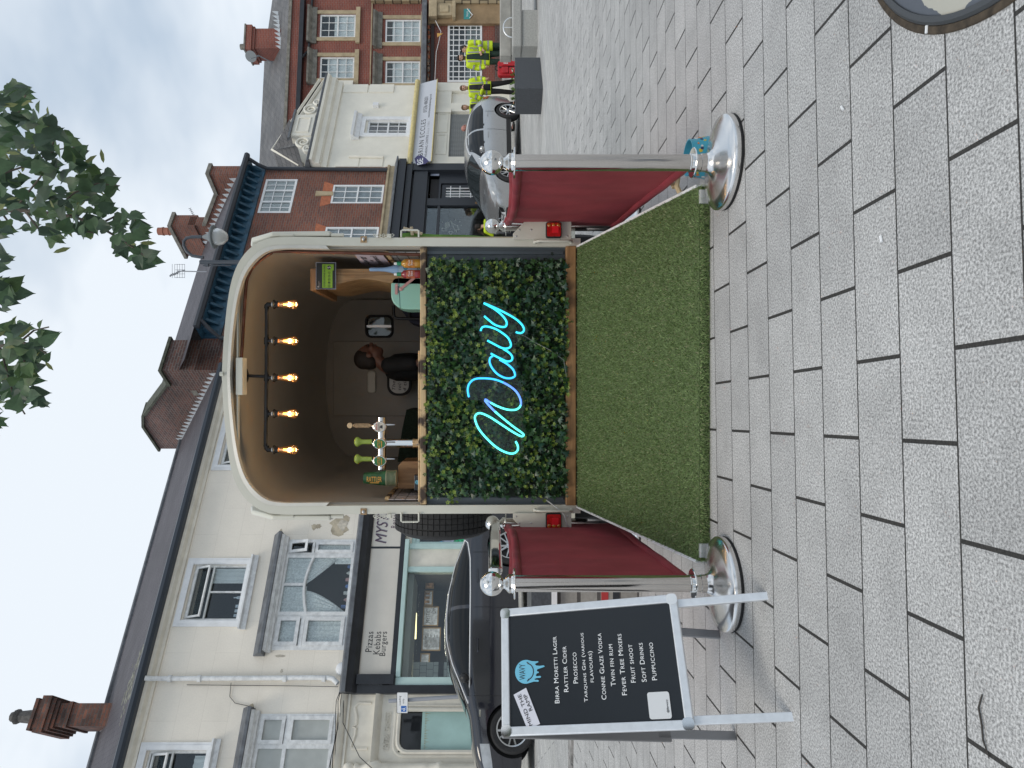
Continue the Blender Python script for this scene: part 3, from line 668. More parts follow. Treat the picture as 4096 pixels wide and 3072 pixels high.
# ---- loading sign on its post
a,b_ = FLd.px(*zD(980,805)); f3 = CF(12.9)
t_ = thing('sign_post', 'leaning grey post carrying a small loading only plate in front of the cream chambers', 'sign', P(2170,2775,12.9))
mb = MB(); mb.tube([P(1555,2804,12.93), P(1863,2785,12.93), P(2165,2766,12.93)], .036, 10); mb.build('post', M('galvanised grey', (.36,.37,.40), .5, metal=.4), t_, smooth=50)
a0,b0_ = f3.px(*zD(1055,940)); a1,b1_ = f3.px(*zD(912,672)); q = f3.at(a0,b0_,.06); wq, hq = a1-a0, b1_-b0_
def rrect(w,h,r,n=5): return [(x+r*math.cos(t0+PI/2*i/n), y+r*math.sin(t0+PI/2*i/n)) for x,y,t0 in ((w-r,h-r,0),(r,h-r,PI/2),(r,r,PI),(w-r,r,1.5*PI)) for i in range(n+1)]
mb = MB(); mb.prism(q, rrect(wq,hq,.02), -.01, 0, 0); mb.prism(q.at(.008,.008), rrect(wq-.016,hq-.016,.016), 0, .002, 1); mb.box(q, .03, .14, .03, .13, .002, .004, 2)
pg = mb.build('plate', [m_black, m_white, m_bluesign], t_)
mb = MB(); q2 = q.at(.03,.03,.004); mb.ell(q2.pt(.055,.085,.001), (.008,.008,.002), q2); mb.prism(q2, [(.05,.075),(.06,.075),(.065,.045),(.08,.015),(.07,.015),(.055,.04),(.04,.015),(.032,.015),(.047,.045)], 0, .002); mb.box(q2, .018,.035,.035,.055,0,.002); mb.build('pictogram', m_whiteink, pg)
text('Loading', q, .155, .125, .17, .045, m_ink, pg, c=.003, bold=.01); text('only', q, .185, .065, .09, .04, m_ink, pg, c=.003, bold=.01)

# ---- brick building with blue eaves and dark cafe front
bB = thing('brick_building', 'tall orange brick building with blue bracketed eaves above a charcoal cafe front', 'building', fr.pt(13,.4))
G0, G1 = 9.14, 17.28
w1 = [(15.56,16.42,4.45,6.10),(13.62,14.5,4.45,6.10),(11.7,12.56,4.45,6.10)]; w2 = [(15.12,16.68,7.3,8.33),(10.55,12.1,7.3,8.33)]
mb = MB(); wall(mb, fr, G0, G1, 4.0, 8.9, w1+w2); mb.build('wall', [m_brick, m_room], bB, uv=fr)
for (a0,a1,b0_,b1_) in w1:
    window(fr, a0, a1, b0_, b1_, bB, cols=[a0+(a1-a0)/3, a0+(a1-a0)*2/3], rows=[b0_+.42,b0_+1.24], hrows=[5.28], fw=.06, c=-.03, curtain=[(a0,a1,b0_,b1_,0)], cur_m=M('net curtain',(.30,.30,.31),.9,noise=(8,.3)))
    k = MB(); mid = (a0+a1)/2
    k.prism(fr, [(a0-.02,6.10),(mid-.1,6.10),(mid-.12,6.42),(a0-.16,6.42)], -.01, .006, 0); k.prism(fr, [(mid+.1,6.10),(a1+.02,6.10),(a1+.16,6.42),(mid+.12,6.42)], -.01, .006, 0); k.prism(fr, [(mid-.075,6.06),(mid+.075,6.06),(mid+.11,6.62),(mid-.11,6.62)], -.01, .035, 1)
    k.build('flat_arch', [m_arch, m_stone], bB)
for (a0,a1,b0_,b1_) in w2:
    window(fr, a0, a1, b0_, b1_, bB, cols=[a0+.26,a0+.78,a1-.26], rows=[b0_+.35,b0_+.68], heavy=[a0+.52,a1-.52], fw=.07, c=-.02, curtain=[(a0,a1,b0_,b1_,0)], cur_m=M('blind',(.34,.36,.38),.9))
k = MB(); along(k, [(0,4.18),(0,4.40),(.10,4.40),(.10,4.34),(.05,4.30),(.05,4.18)], G0, G1); k.build('stone_band', m_stone, bB)
k = MB(); along(k, [(0,4.02),(0,4.18),(.1,4.17),(.42,4.06),(.42,4.02)], G0, G1+.05); k.build('lead_flashing', m_lead, bB)
# eaves
k = MB(); along(k, [(0,8.42),(0,8.95),(.45,8.95),(.45,8.88),(.08,8.86),(.05,8.42)], G0+1.05, G1)
for i in range(24): s_ = G0+1.25+i*.29; k.prism(Fr(fr.pt(s_,0,0), fr.ez, fr.ey, -fr.ex), [(.05,8.52),(.10,8.55),(.30,8.82),(.30,8.87),(.05,8.87)], 0, .08)
k.build('bracketed_eaves', m_blue, bB)
k = MB(); along(k, [(.45,8.84),(.45,8.98),(.58,8.98),(.60,8.90),(.54,8.83)], G0+1.05, G1); k.tube([fr.pt(17.1,8.85,.5), fr.pt(17.1,8.6,.25), fr.pt(17.1,8.35,.1), fr.pt(17.08,6,.08), fr.pt(17.05,4.4,.08)], .06, 8)
k.tube([fr.pt(G0+1.3,8.85,.5), fr.pt(G0+1.1,8.6,.3), fr.pt(G0+1.0,8.4,.1), fr.pt(G0+1.0,6,.08)], .06, 8); k.build('gutter', M('black gutter',(.03,.035,.045),.5), bB)
k = MB(); k.poly([fr.pt(G0,8.98,.5), fr.pt(G1,8.98,.5), fr.pt(G1,11.6,-3.4), fr.pt(G0,11.6,-3.4)]); k.poly([fr.pt(G0,11.6,-3.4), fr.pt(G1,11.6,-3.4), fr.pt(G1,8.9,-7), fr.pt(G0,8.9,-7)])
roB = k.build('roof', m_slate, bB, uv=Fr(fr.pt(0,8.98,.5), fr.ex, fr.ey*.557-fr.ez*.83, fr.ez*.557+fr.ey*.83))
# gable with raking parapet, left side
S = Fr(fr.pt(G0,0,0), -fr.ez, fr.ey, -fr.ex)                # a = depth behind the street line, b = height
gp = [(0,4),(0,9.75),(.62,9.78),(.62,9.82),(2.35,11.2),(2.95,11.47),(4.45,11.6),(4.45,4)]
k = MB(); k.prism(S, gp, -.36, 0); k.prism(S, [(0,8.3),(.62,8.3),(.62,9.76),(0,9.75)], -1.0, -.36); gw = k.build('gable_wall', m_brickdark, bB, uv=S)
k = MB(); m_cope = M('mossy dark coping', (.075,.08,.06), .9, noise=(6,.4)); k.prism(S, [(-.07,9.75),(-.07,9.83),(.70,9.86),(.70,9.78)], -1.07, .07)
k.prism(S, [(.62,9.80),(.62,9.88),(2.33,11.26),(2.38,11.2)], -.4, .05); k.prism(S, [(2.3,11.19),(2.3,11.27),(2.95,11.54),(4.52,11.67),(4.52,11.6),(2.95,11.46)], -.42, .07)
k.build('coping', m_cope, gw)
k = MB()
for i in range(19): d = .12+i*.2; zz = 8.16+d*.628; k.prism(S, [(d,zz),(d+.2,zz+.126),(d+.2,zz+.19),(d+.03,zz+.33),(d,zz+.06)], .004, .02)
k.build('flashing', m_flash, gw); k = MB(); k.box(S, 1.0,1.25,9.2,9.35,0,.01); k.build('stone_block', m_stonegrey, gw)
S2 = Fr(fr.pt(G1-.4,0,0), -fr.ez, fr.ey, -fr.ex)
k = MB(); k.prism(S2, [(-.05,8.9),(-.05,10.2),(.75,10.2),(2.2,11.1),(2.2,11.75),(3.7,11.75),(3.7,8.9)], -.4, 0); k.box(S2, 2.2, 3.7, 11.5, 12.3, -.5, .05); gw = k.build('gable_wall', m_brick, bB, uv=S2)
k = MB(); k.prism(S2, [(-.12,10.2),(-.12,10.32),(.8,10.32),(.8,10.2)], -.46, .06); k.prism(S2, [(.78,10.22),(.78,10.34),(2.2,11.24),(2.2,11.1)], -.44, .05); k.box(S2, 2.12,3.78,12.3,12.42,-.58,.13); k.build('coping', m_stonegrey, gw)
k = MB(); k.lathe(Fr(S2.pt(2.7,12.42,-.2), fr.ex, fr.ez, fr.ey), [(.16,0),(.14,.1),(.14,.2),(.16,.22),(.14,.26),(.14,.4),(.16,.42),(.14,.5),(.14,.62)], 12); k.build('chimney_pot', M('terracotta pot',(.30,.12,.08),.8), gw, smooth=40)
k = MB()
for i in range(15): d = .1+i*.22; zz = 9.25+d*.67; k.prism(S2, [(d,zz),(d+.22,zz+.147),(d+.02,zz+.3)], .004, .02)
k.build('flashing', m_flash, gw)
# cafe front
k = MB(); wall(k, fr, G0, G1, .2, 4.0, [(12.4,15.4,.9,3.0),(15.72,16.5,.5,2.62),(15.6,17.0,2.68,3.02)], mroom=1, room=1.6)
k.box(fr, G0, G1, 3.06, 3.5, 0, .12); k.box(fr, G0, G1, 3.56, 3.74, 0, .22); k.box(fr, G0, G1+.02, 3.76, 4.0, 0, .34); k.box(fr, G1-.32, G1, .3, 3.56, 0, .16)
k.box(fr, 12.3, 15.5, .8, .92, 0, .08); k.box(fr, 13.9, 13.98, .9, 3.0, -.05, .05); k.box(fr, 12.4, 15.5, 2.6, 2.68, -.05, .05); k.box(fr, 15.4, 15.72, .3, 3.02, -.03, .06); cf_ = k.build('cafe_front', [m_charcoal, m_room], bB, uv=fr)
window(fr, 15.74, 16.46, .9, 2.58, bB, cols=[15.95,16.1,16.25], rows=[1.3,1.65,2.0,2.3], fw=.12, bar=.02, c=-.06, mat=m_charcoal)
k = MB(); dw = [15.9,16.02,16.14,16.28]
for q in dw: k.box(fr, q-.012, q+.012, 1.0, 2.45, -.03, -.01)
for q in (1.3,1.65,2.0,2.3): k.box(fr, 15.84, 16.38, q-.012, q+.012, -.032, -.008)
k.build('door_glazing_bar', m_white, bB)
MB().box(fr, 12.4, 15.4, .9, 3.0, -.01, -.002).build('pane', m_pane, cf_)
# chalk board wall inside the cafe with drawn treats
fc = fr.off(-.5); zE = lambda x,y: (1650+x/4.366, 620+y/4.366)
k = MB(); a0,b1_ = fc.px(*zE(520,1400)); a1,b0_ = fc.px(*zE(1150,800)); k.box(fc, a0-.2, a1, .9, b1_+.2, -.03, 0); cbo = k.build('chalk_board', M('chalk board',(.035,.028,.026),.8), bB)
k = MB()
def chalk(pts, closed=False):
    q = [fc.px(*zE(*p)) for p in pts]; q = q+[q[0]] if closed else q; k.tube([fc.pt(a,b_,.006) for a,b_ in q], .013, 4)
def ring(cx,cy,rx,ry,n=12): chalk([(cx+rx*math.cos(2*PI*i/n), cy+ry*math.sin(2*PI*i/n)) for i in range(n)], True)
for cx,cy,rx,ry in ((770,915,38,40),(770,915,14,20),(760,1020,30,40),(605,1225,38,50),(605,1225,18,24),(870,1015,38,55),(870,1015,16,25)): ring(cx,cy,rx,ry)
chalk([(610,880),(625,860),(655,860),(695,895),(655,925),(620,930),(605,905)], True); chalk([(530,850),(575,855),(575,945),(530,940)], True); chalk([(550,855),(550,940)]); chalk([(585,965),(700,970),(695,1005),(590,1015)], True); chalk([(615,970),(618,1010)])
chalk([(840,870),(885,895),(880,910),(930,920),(870,880),(900,890)]); chalk([(600,1060),(650,1055),(690,1090),(640,1120),(600,1100)], True); chalk([(670,1150),(700,1200),(790,1240),(800,1310),(735,1310),(690,1210)], True); chalk([(765,1320),(770,1350)])
chalk([(515,1280),(605,1300),(605,1330),(515,1330)], True); chalk([(640,1340),(680,1335),(705,1350),(670,1390),(640,1360)], True); chalk([(520,1180),(530,1120),(515,1080)])
for i in range(8): t_ = i*.8; chalk([(745+95*math.cos(t_),1230+85*math.sin(t_)),(745+115*math.cos(t_),1230+105*math.sin(t_))])
k.build('chalk_drawing', m_chalk, cbo)
k = MB(); a0,b0_ = fc.px(*zE(495,530)); k.box(fr, a0-.1, a0+.25, 2.7, 2.98, -.02, -.012); k.build('notice', m_paper, bB)
k = MB(); k.box(fr, 12.9, 13.0, 1.2, 2.6, -.3,-.26); k.box(fr, 12.75, 13.6, 2.7, 2.78, -.5,-.4); k.box(fr,15.42,15.5,2.65,3.0,-.06,-.02); k.build('timber_trim', M('pale pine',(.36,.24,.12),.6), bB)

# ---- pale hearing-centre building
bW = thing('render_building', 'small pale cream rendered building with a scrolled parapet above a hearing centre sign', 'building', fr.pt(19.5,.4))
W0, W1 = 17.28, 21.8
mb = MB(); wall(mb, fr, W0, W1, .2, 6.5, [(18.98,19.74,3.88,5.30)]); mb.box(fr, W0, W1, .2, 6.5, -6, -1.2)
for z in (4.55,5.5): mb.box(fr, 21.35, W1+.02, z, z+.88, 0, .03)
for z in (3.75,4.6,5.4): mb.box(fr, W0, W0+.5, z, z+.75, 0, .025)
k = mb.build('wall', [m_white2, m_room], bW, uv=fr)
window(fr, 18.98, 19.74, 3.88, 5.30, bW, cols=[19.23,19.49], rows=[4.22,4.95], hrows=[4.58], fw=.07, c=-.05, curtain=[(19.2,19.55,3.9,5.28,0)], cur_m=M('brown drape',(.10,.05,.04),.9))
k = MB(); k.rect_ring(fr, 18.83, 19.89, 3.73, 5.52, .16, 0, .06, wb=.15); along(k, [(0,5.52),(0,5.78),(.22,5.78),(.2,5.70),(.12,5.66),(.08,5.52)], 18.7, 20.02); along(k,[(0,3.70),(0,3.82),(.12,3.82),(.12,3.76)],18.8,19.92); k.build('surround', m_white, bW)
k = MB(); along(k, [(0,6.42),(0,6.92),(.42,6.92),(.40,6.84),(.26,6.78),(.24,6.64),(.12,6.58),(.08,6.42)], W0-.1, W1+.1)
for i in range(40): s_ = W0+.02+i*.114; k.box(fr, s_, s_+.06, 6.60, 6.68, .1, .2)
k.build('cornice', m_white2, bW)
k = MB(); along(k, [(.42,6.93),(.44,6.99),(-.1,7.22),(-.2,7.22),(-.2,6.93)], W0-.15, W1+.12); along(k, [(-.05,7.9),(.06,7.9),(.06,7.97),(-.1,8.0)], 18.75, 20.3); k.build('lead_flashing', m_lead, bW)
k = MB(); k.box(fr, 18.95, 20.1, 7.2, 7.9, -.35, -.02); k.rect_ring(fr, 19.12, 19.93, 7.32, 7.78, .04, -.02, .01)
def volute(ca, cb, r, sgn):
    pts = [(ca+sgn*(r*(1-t/13))*math.cos(t), cb+(r*(1-t/13))*math.sin(t)) for t in [.35*i for i in range(34)]]
    k.tube([fr.pt(a,b_,-.04) for a,b_ in pts], [.055*(1-i/45) for i in range(34)], 6); k.lathe(Fr(fr.pt(ca,cb,-.14), fr.ex, fr.ey, fr.ez), [(r*.95,0),(r*.95,.06),(0,.07)], 20)
volute(18.62,7.42,.26,-1); volute(18.25,7.22,.16,1); volute(20.42,7.42,.26,1); volute(20.85,7.22,.16,-1)
k.prism(fr, [(18.1,7.1),(18.95,7.1),(18.95,7.5),(18.5,7.2)], -.2, -.06); k.prism(fr, [(20.1,7.1),(21.1,7.1),(20.6,7.2),(20.1,7.5)], -.2, -.06)
k.build('scrolled_parapet', m_white2, bW, smooth=40)
fb = fr.off(-2.4); ap = fb.px(*zW(300,950)); rt = fb.px(*zW(600,505)); lf = fb.px(*zW(470,1045))
k = MB(); k.poly([fr.pt(lf[0]-.2,lf[1]-.2,-.2), fb.pt(*ap), fr.pt(ap[0],ap[1],-7), fr.pt(lf[0]-.2,lf[1]-.2,-7)]); k.poly([fr.pt(lf[0]-.2,7.15,-.2),fr.pt(18.8,7.2,-.2),fb.pt(ap[0]+.3,ap[1]-.2),fb.pt(*ap)]); k.poly([fb.pt(*ap), fb.pt(*rt), fr.pt(rt[0],rt[1],-7), fr.pt(ap[0],ap[1],-7)])
k.build('roof', m_slate2, bW, uv=fr)
k = MB()
for d in (0,-.22): k.tube([fb.pt(lf[0],lf[1]+d,.02), fb.pt(ap[0],ap[1]+d,.02), fb.pt(rt[0],rt[1]+d,.02)], .07, 4)
k.prism(fb, [(lf[0],lf[1]-.3),(ap[0],ap[1]-.1),(rt[0],rt[1]-.1),(rt[0],6.9),(lf[0],6.9)], -.1, -.02); k.build('gable_board', m_white2, bW)
# sign, shutter, pilasters
q = Fr(fr.pt(0,3.62,.12), fr.ex, (fr.ey+fr.ez*-.28).normalized(), (fr.ez+fr.ey*.28).normalized())
k = MB(); k.box(q, W0-.05, W1-.1, -.68, 0, -.02, 0); sg = k.build('shop_sign', m_signgrey, bW)
k = MB(); k.tube([fr.pt(W0-.1,3.68,.17), fr.pt(W1,3.68,.17)], .085, 10); k.tube([q.pt(W0-.05,-.70,0), q.pt(W1-.1,-.70,0)], .02, 6); k.build('awning_roll', m_gold, bW, smooth=50)
z7 = lambda x,y: (1500+x/3.403, 250+y/3.403)
k = MB(); sp_ = [(538,1310),(575,1270),(635,1265),(690,1300),(732,1345),(690,1380),(610,1398),(560,1385)]; k.prism(q, [q.px(*z7(*p)) for p in sp_], .001, .006); k.build('badge', m_navy, sg)
tpx('BE', q, z7(655,1378), z7(655,1300), .2, m_whiteink, sg, c=.008, tilt=True)
tpx('BRIAN ECCLES', q, z7(650,1262), z7(693,770), .17, m_ink, sg, c=.003, tilt=True, spacing=1.25)
tpx('HEARING CENTRE', q, z7(706,1278), z7(730,985), .085, m_ink, sg, c=.003, tilt=True, spacing=1.2)
tpx('Since 1984', q, z7(732,970), z7(748,800), .085, m_silver_ink, sg, c=.003, tilt=True, spacing=1.2)
tpx('01536 484201', q, z7(705,672), z7(727,462), .14, m_ink, sg, c=.003, tilt=True)
tpx('www.brianeccleshearing.co.uk', q, z7(752,745), z7(780,425), .1, m_ink, sg, c=.003, tilt=True)
k = MB()
for i in range(28): k.box(fr, 17.75, 20.05, .45+i*.07, .505+i*.07, -.1, .03)
for i in range(34): k.box(fr, 17.75+i*.068, 17.79+i*.068, .45, 2.42, .03, .045)
k.build('roller_shutter', m_shutter, bW)
k = MB(); k.box(fr, W0, W1-.1, 2.42, 2.95, 0, .1); k.rect_ring(fr, 17.8, 18.85, 2.5, 2.86, .05, .1, .125); k.rect_ring(fr, 18.95, 20.0, 2.5, 2.86, .05, .1, .125); k.box(fr, W0, 17.68, .3, 2.42, 0, .11); k.box(fr, 20.12, 20.6, .3, 2.42, 0, .11); k.box(fr, 20.0, 20.2, 2.4, 2.95, .1, .16); k.box(fr, 21.3, W1, .3, 2.95, 0, .12)
k.build('pilaster', m_white2, bW, bevel=.008)
k = MB(); k.box(fr, 20.45, 20.62, 5.0, 5.2, 0, .12); k.build('security_light', m_white, bW); k = MB(); k.tube([fr.pt(17.75,5.75,.06), fr.pt(17.72,4.6,.06)], .045, 8); k.build('vent_pipe', m_white2, bW)

# ---- deep red brick building on the right
FRr = Fr((12.89,30.0,0), (math.cos(.14),math.sin(.14),0), (0,0,1), (math.sin(.14),-math.cos(.14),0))
fr = FRr; z6 = lambda x,y: (1200+x/2.765, y/2.765)
bR = thing('bank_building', 'deep red brick building with stone window surrounds behind the people in yellow jackets', 'building', fr.pt(3,.55))
def R(cv, x0, x1, y0, y1):   # photo box to facade rectangle
    a0,bb1 = fr.px(*cv(x0,y1)); a1,bb0 = fr.px(*cv(x1,y0)); return min(a0,a1), max(a0,a1), min(bb0,bb1), max(bb0,bb1)
A0 = fr.px(1500,645)[0]; A1 = 9.0
top = fr.px(*zW(500,300))[1]
wins = [R(z6,215,620,160,415), R(z6,215,605,630,870), R(z6,940,1335,215,470), R(z6,940,1330,675,925)]
big = R(z6,1645,2020,270,925); big = R(zW,1405,1625,155,520)
mb = MB(); wall(mb, fr, A0, A1, .3, top, wins+[big]); mb.build('wall', [m_brickred, m_room], bR, uv=fr)
for i, (a0,a1,b0_,b1_) in enumerate(wins):
    window(fr, a0, a1, b0_, b1_, bR, cols=[a0+(a1-a0)/3, a0+2*(a1-a0)/3], rows=[b0_+(b1_-b0_)*.25, b0_+(b1_-b0_)*.75], hrows=[(b0_+b1_)/2], fw=.07, c=-.05, mat=m_oldwhite if i < 2 else m_white, curtain=[(a0,a1,b0_,b0_+(b1_-b0_)*(.8 if i else .6),0)], cur_m=m_curtain2)
    k = MB(); k.rect_ring(fr, a0-.17, a1+.17, b0_-.02, b1_+.14, .16, 0, .05, wb=.02); k.box(fr, a0-.3, a1+.3, b0_-.2, b0_-.02, 0, .1); k.build('surround', m_stone, bR)
    k = MB(); along(k, [(0,b1_+.12),(0,b1_+.5),(.28,b1_+.5),(.26,b1_+.42),(.1,b1_+.3),(.07,b1_+.12)], a0-.3, a1+.3, f=fr); k.build('window_hood', m_stonegrey, bR)
a0,a1,b0_,b1_ = big
window(fr, a0, a1, b0_, b1_, bR, cols=[a0+(a1-a0)*i/11 for i in range(1,11)], rows=[b0_+(b1_-b0_)*i/6 for i in range(1,6)], fw=.09, bar=.038, c=.0, curtain=[(a0,a1,b0_,b0_+(b1_-b0_)*.45,0)], cur_m=M('grey film',(.20,.22,.22),.9))
s1 = R(zW,915,935,0,520); s2 = R(zW,1240,1275,30,530)
k = MB(); along(k, [(0,s1[2]),(0,s1[3]),(.06,s1[3]),(.06,s1[2])], A0, A1, f=fr); k.build('string_course', m_stone, bR)
k = MB(); along(k, [(0,s2[2]-.05),(0,s2[3]+.02),(.1,s2[3]+.02),(.5,s2[2]+.1),(.5,s2[2]-.05)], A0, fr.px(*zW(1240,20))[0], f=fr); k.build('shop_cornice', m_lead, bR)
k = MB(); s3 = R(zW,1300,1325,120,540); along(k, [(0,s3[2]),(0,s3[3]),(.15,s3[3]),(.15,s3[2])], A0, s3[1], f=fr); k.build('steel_lintel', M('brown lintel',(.035,.022,.02),.6), bR)
s4 = R(zW,1278,1300,120,540); k = MB(); rr = random.Random(9)
for i in range(40): a = s4[0]+(s4[1]-s4[0])*i/40; k.box(fr, a, a+.15, s4[2]+rr.random()*.04, s4[3]-rr.random()*.06, 0, .05+rr.random()*.1, i%3)
k.build('broken_brickwork', [m_arch, m_stonegrey, M('pale brick',(.40,.27,.2),.9)], bR)
q4 = R(zW,1460,1735,40,165); k = MB(); k.box(fr, q4[0], q4[1]+.2, .3, R(zW,1330,1400,40,160)[3]+.3, 0, .18); k.build('stone_pier', M('brown sandstone',(.30,.21,.12),.85,noise=(1.2,.3)), bR)
q5 = R(zW,1345,1440,60,135); k = MB(); k.box(fr, q5[0], q5[1], q5[2], q5[3], .18, .42); k.box(fr, q5[0]-.1, q5[1]+.1, q5[3], q5[3]+.35, .18, .5); k.box(fr, q5[0]+.12, q5[1]-.12, q5[2]+.15, q5[3]-.12, .42, .47); k.box(fr, q5[0]-.12, q5[1]+.12, q5[2]-.15, q5[2], .18, .46); k.build('carved_corbel', m_stone, bR, bevel=.03)
k = MB(); gx = fr.px(*zW(1500,45))[0]; st_, *_ = brick_mat('rusticated stone', (.42,.33,.20), (.34,.27,.17), (.10,.08,.05), .55, .38, .03, .85, 1, .3)
k.box(fr, gx, A1, .5, fr.px(*zW(1340,20))[1], 0, .26); k.box(fr, fr.px(*zW(900,25))[0], A1, fr.px(*zW(1240,20))[1], fr.px(*zW(925,20))[1], 0, .2); k.build('rusticated_pier', st_, bR, uv=fr)
k = MB(); q6 = R(zW,1510,1550,75,140); k.box(fr, q6[0], q6[1], q6[2], q6[3], .18, .2); o = k.build('wall_sign', m_teal, bR); text('Smoking area', fr, q6[0]+.12, q6[2]+.06, q6[1]-q6[0]-.24, .12, m_whiteink, o, c=.203); k = MB(); k.tube([fr.pt((q6[0]+q6[1])/2+a, q6[3]+b_, .205) for a,b_ in ((-.2,-.25),(-.05,-.38),(.25,-.15))], .02, 5); k.build('tick_mark', m_whiteink, o)
k = MB(); k.box(fr, A0, A1, .3, fr.px(*zW(1690,300))[1]-.1, 0, .06); k.build('plinth', m_brickdark, bR, uv=fr)
# gutter, parapet and roof
gt = fr.px(*zW(490,300))[1]; ev = fr.px(*zW(412,300))[1]
k = MB(); k.box(fr, A0, A1, gt-.08, gt+.1, 0, .3); k.tube([fr.pt(fr.px(*zW(510,395))[0], gt, .25), fr.pt(fr.px(*zW(520,330))[0], gt-.3, .1), fr.pt(A1, gt-.5, .1)], .06, 6); k.build('gutter', m_black, bR)
k = MB(); k.box(fr, A0, A1, gt+.1, ev, -.3, -.02); k.build('parapet', m_brickred, bR, uv=fr); k = MB(); k.box(fr, A0, A1, ev, ev+.13, -.36, .05); k.build('coping', m_stonegrey, bR)
fb = fr.off(-5); rz = fb.px(*zW(233,700))[1]; ra = fb.px(*zW(233,330))[0]; rb = fr.off(-3.5).px(*zW(290,0))
k = MB(); k.poly([fr.pt(A0-6,ev,-.3), fr.pt(A1+3,ev,-.3), fr.pt(A1+1.5,rb[1]-.4,-3.5), fr.pt(ra,rz,-5), fr.pt(A0-6,rz,-5)]); k.poly([fr.pt(A0-6,rz,-5), fr.pt(ra,rz,-5), fr.pt(A1+1.5,rb[1]-.4,-3.5), fr.pt(A1+1.5,ev,-12), fr.pt(A0-6,ev,-12)])
roR = k.build('roof', m_slate2, bR, uv=Fr(fr.pt(0,ev,-.3), fr.ex, (fr.ey*.6-fr.ez*.8), (fr.ez*.6+fr.ey*.8)))
fb = fr.off(-2.2); c0 = fb.px(*zW(330,365)); c1 = fb.px(*zW(125,180)); cm = fb.px(*zW(160,300))
c0 = (fb.px(*zW(330,305))[0]-.2, c0[1]); k = MB(); k.box(fb, c0[0]+.2, c1[0], c0[1]-.6, c1[1]-.5, -1.0, 0)
for e, z0, z1_ in ((.06,c1[1]-.5,c1[1]-.38),(.12,c1[1]-.38,c1[1]-.1)): k.box(fb, c0[0]+.2-e, c1[0]+e, z0, z1_, -1.0-e, e)
ck = k.build('chimney', m_brickred, roR, uv=fr); k = MB(); k.box(fb, c0[0]+.05, c1[0]+.15, c1[1]-.1, c1[1]-.03, -1.15, .15); k.lathe(Fr(fb.pt(c0[0]+.6,c1[1],-.5), fr.ex, fr.ez, fr.ey), [(.15,0),(.13,.35)], 10); k.build('chimney_cap', m_stonegrey, roR)
k = MB()
for i in range(9): k.prism(fb, [(c0[0]+.1+i*.22,c0[1]-.2+i*.03),(c0[0]+.32+i*.22,c0[1]-.2+i*.03),(c0[0]+.32+i*.22,c0[1]+.1+i*.03)], .01, .03)
k.build('flashing', m_flash, roR)
# satellite dish, aerials, bunting
d0 = fb.px(*zW(190,395)); t_ = thing('satellite_dish', 'round grey satellite dish beside the red brick chimney', 'satellite dish', fb.pt(*d0))
k = MB(); dq = Fr(fb.pt(d0[0],d0[1],.5), (.8,-.6,0), (0,0,1), (-.6,-.8,0.0)); k.lathe(dq, [(0,0),(.12,.02),(.21,.06),(.25,.09)], 20); k.build('dish', M('dish grey',(.22,.24,.25),.5), t_, smooth=60, solid=.01)
k = MB(); k.tube([dq.pt(0,0,0), dq.pt(0,-.3,-.1), fb.pt(d0[0],d0[1]-.8,0)], .03, 6); k.tube([dq.pt(0,-.35,.1), dq.pt(0,-.1,.5)], .015, 5); k.build('mast', m_grey, t_, smooth=40)
k = MB(); pB = [fr.off(.6).px(*zW(x,y)) for x,y in ((1330,130),(1350,170),(1365,200),(1352,260),(1335,330),(1330,430),(1325,540))]; k.tube([fr.pt(a,b_,.6) for a,b_ in pB], .012, 5)
fl_ = [((1340,210),(1342,236),(1378,212)),((1316,565),(1316,590),(1345,566)),((1352,650),(1352,672),(1380,652))]
bo = k.build('bunting_string', m_white); tag(bo, 'cord of bunting strung below the steel lintel of the red brick building', 'bunting')
for p in fl_:
    k = MB(); k.prism(fr, [fr.off(.62).px(*zW(*q)) for q in p], .62, .63); k.build('pennant', M('orange pennant',(.62,.36,.10),.8), bo)
# street lamp and tv aerials above the brick building
YL = 15.0; t_ = thing('street_lamp', 'swan neck street lamp with a conical hood and frosted bowl above the blue eaves', 'street lamp', P(2130,1049,YL))
k = MB(); k.tube([P(2130,1049,YL), P(900,1049,YL), P(800,1049,YL)], [.06,.045,.045], 10); k.tube([P(925,1062,YL), P(812,1062,YL)], .012, 6); k.box(CF(YL), P(0,1066,YL).x, P(0,1045,YL).x, P(835,0,YL).z, P(820,0,YL).z, -.03,.03)
arc = [z4(900,808),z4(850,800),z4(825,780),z4(813,755),z4(813,735),z4(825,722),z4(850,716),z4(893,716)]; k.tube([P(x,y,YL) for x,y in arc], .034, 8); k.build('column', M('lamp post grey',(.05,.06,.075),.45), t_, smooth=50)
lc = P(806,947.5,YL); sc_ = YL/F/1.106
k = MB(); q = Fr(lc, (1,0,0), (0,1,0), (0,0,-1)); k.lathe(q, [(.012/sc_*sc_,0),(8*sc_,10*sc_),(14*sc_,25*sc_),(30*sc_,45*sc_),(52*sc_,52*sc_),(52*sc_,58*sc_),(34*sc_,60*sc_)], 20); k.build('hood', M('hood grey',(.16,.18,.19),.5), t_, smooth=40)
k = MB(); k.lathe(q, [(36*sc_,60*sc_),(38*sc_,75*sc_),(32*sc_,95*sc_),(18*sc_,112*sc_),(0,118*sc_)], 20); k.build('bowl', M('frosted bowl',(.55,.56,.54),.25,trans=.3), t_, smooth=60)
YA = 21
t_ = thing('tv_aerial', 'yagi television aerial on a thin mast above the slate roof beside the street lamp', 'aerial', P(1090/1.106,300+872/1.106,YA))
k = MB(); k.tube([P(*z4(1000,872),YA), P(*z4(785,868),YA)], .018, 5); k.build('mast', m_grey, t_)
k = MB(); k.tube([P(*z4(750,888),YA), P(*z4(818,862),YA)], .015, 5)
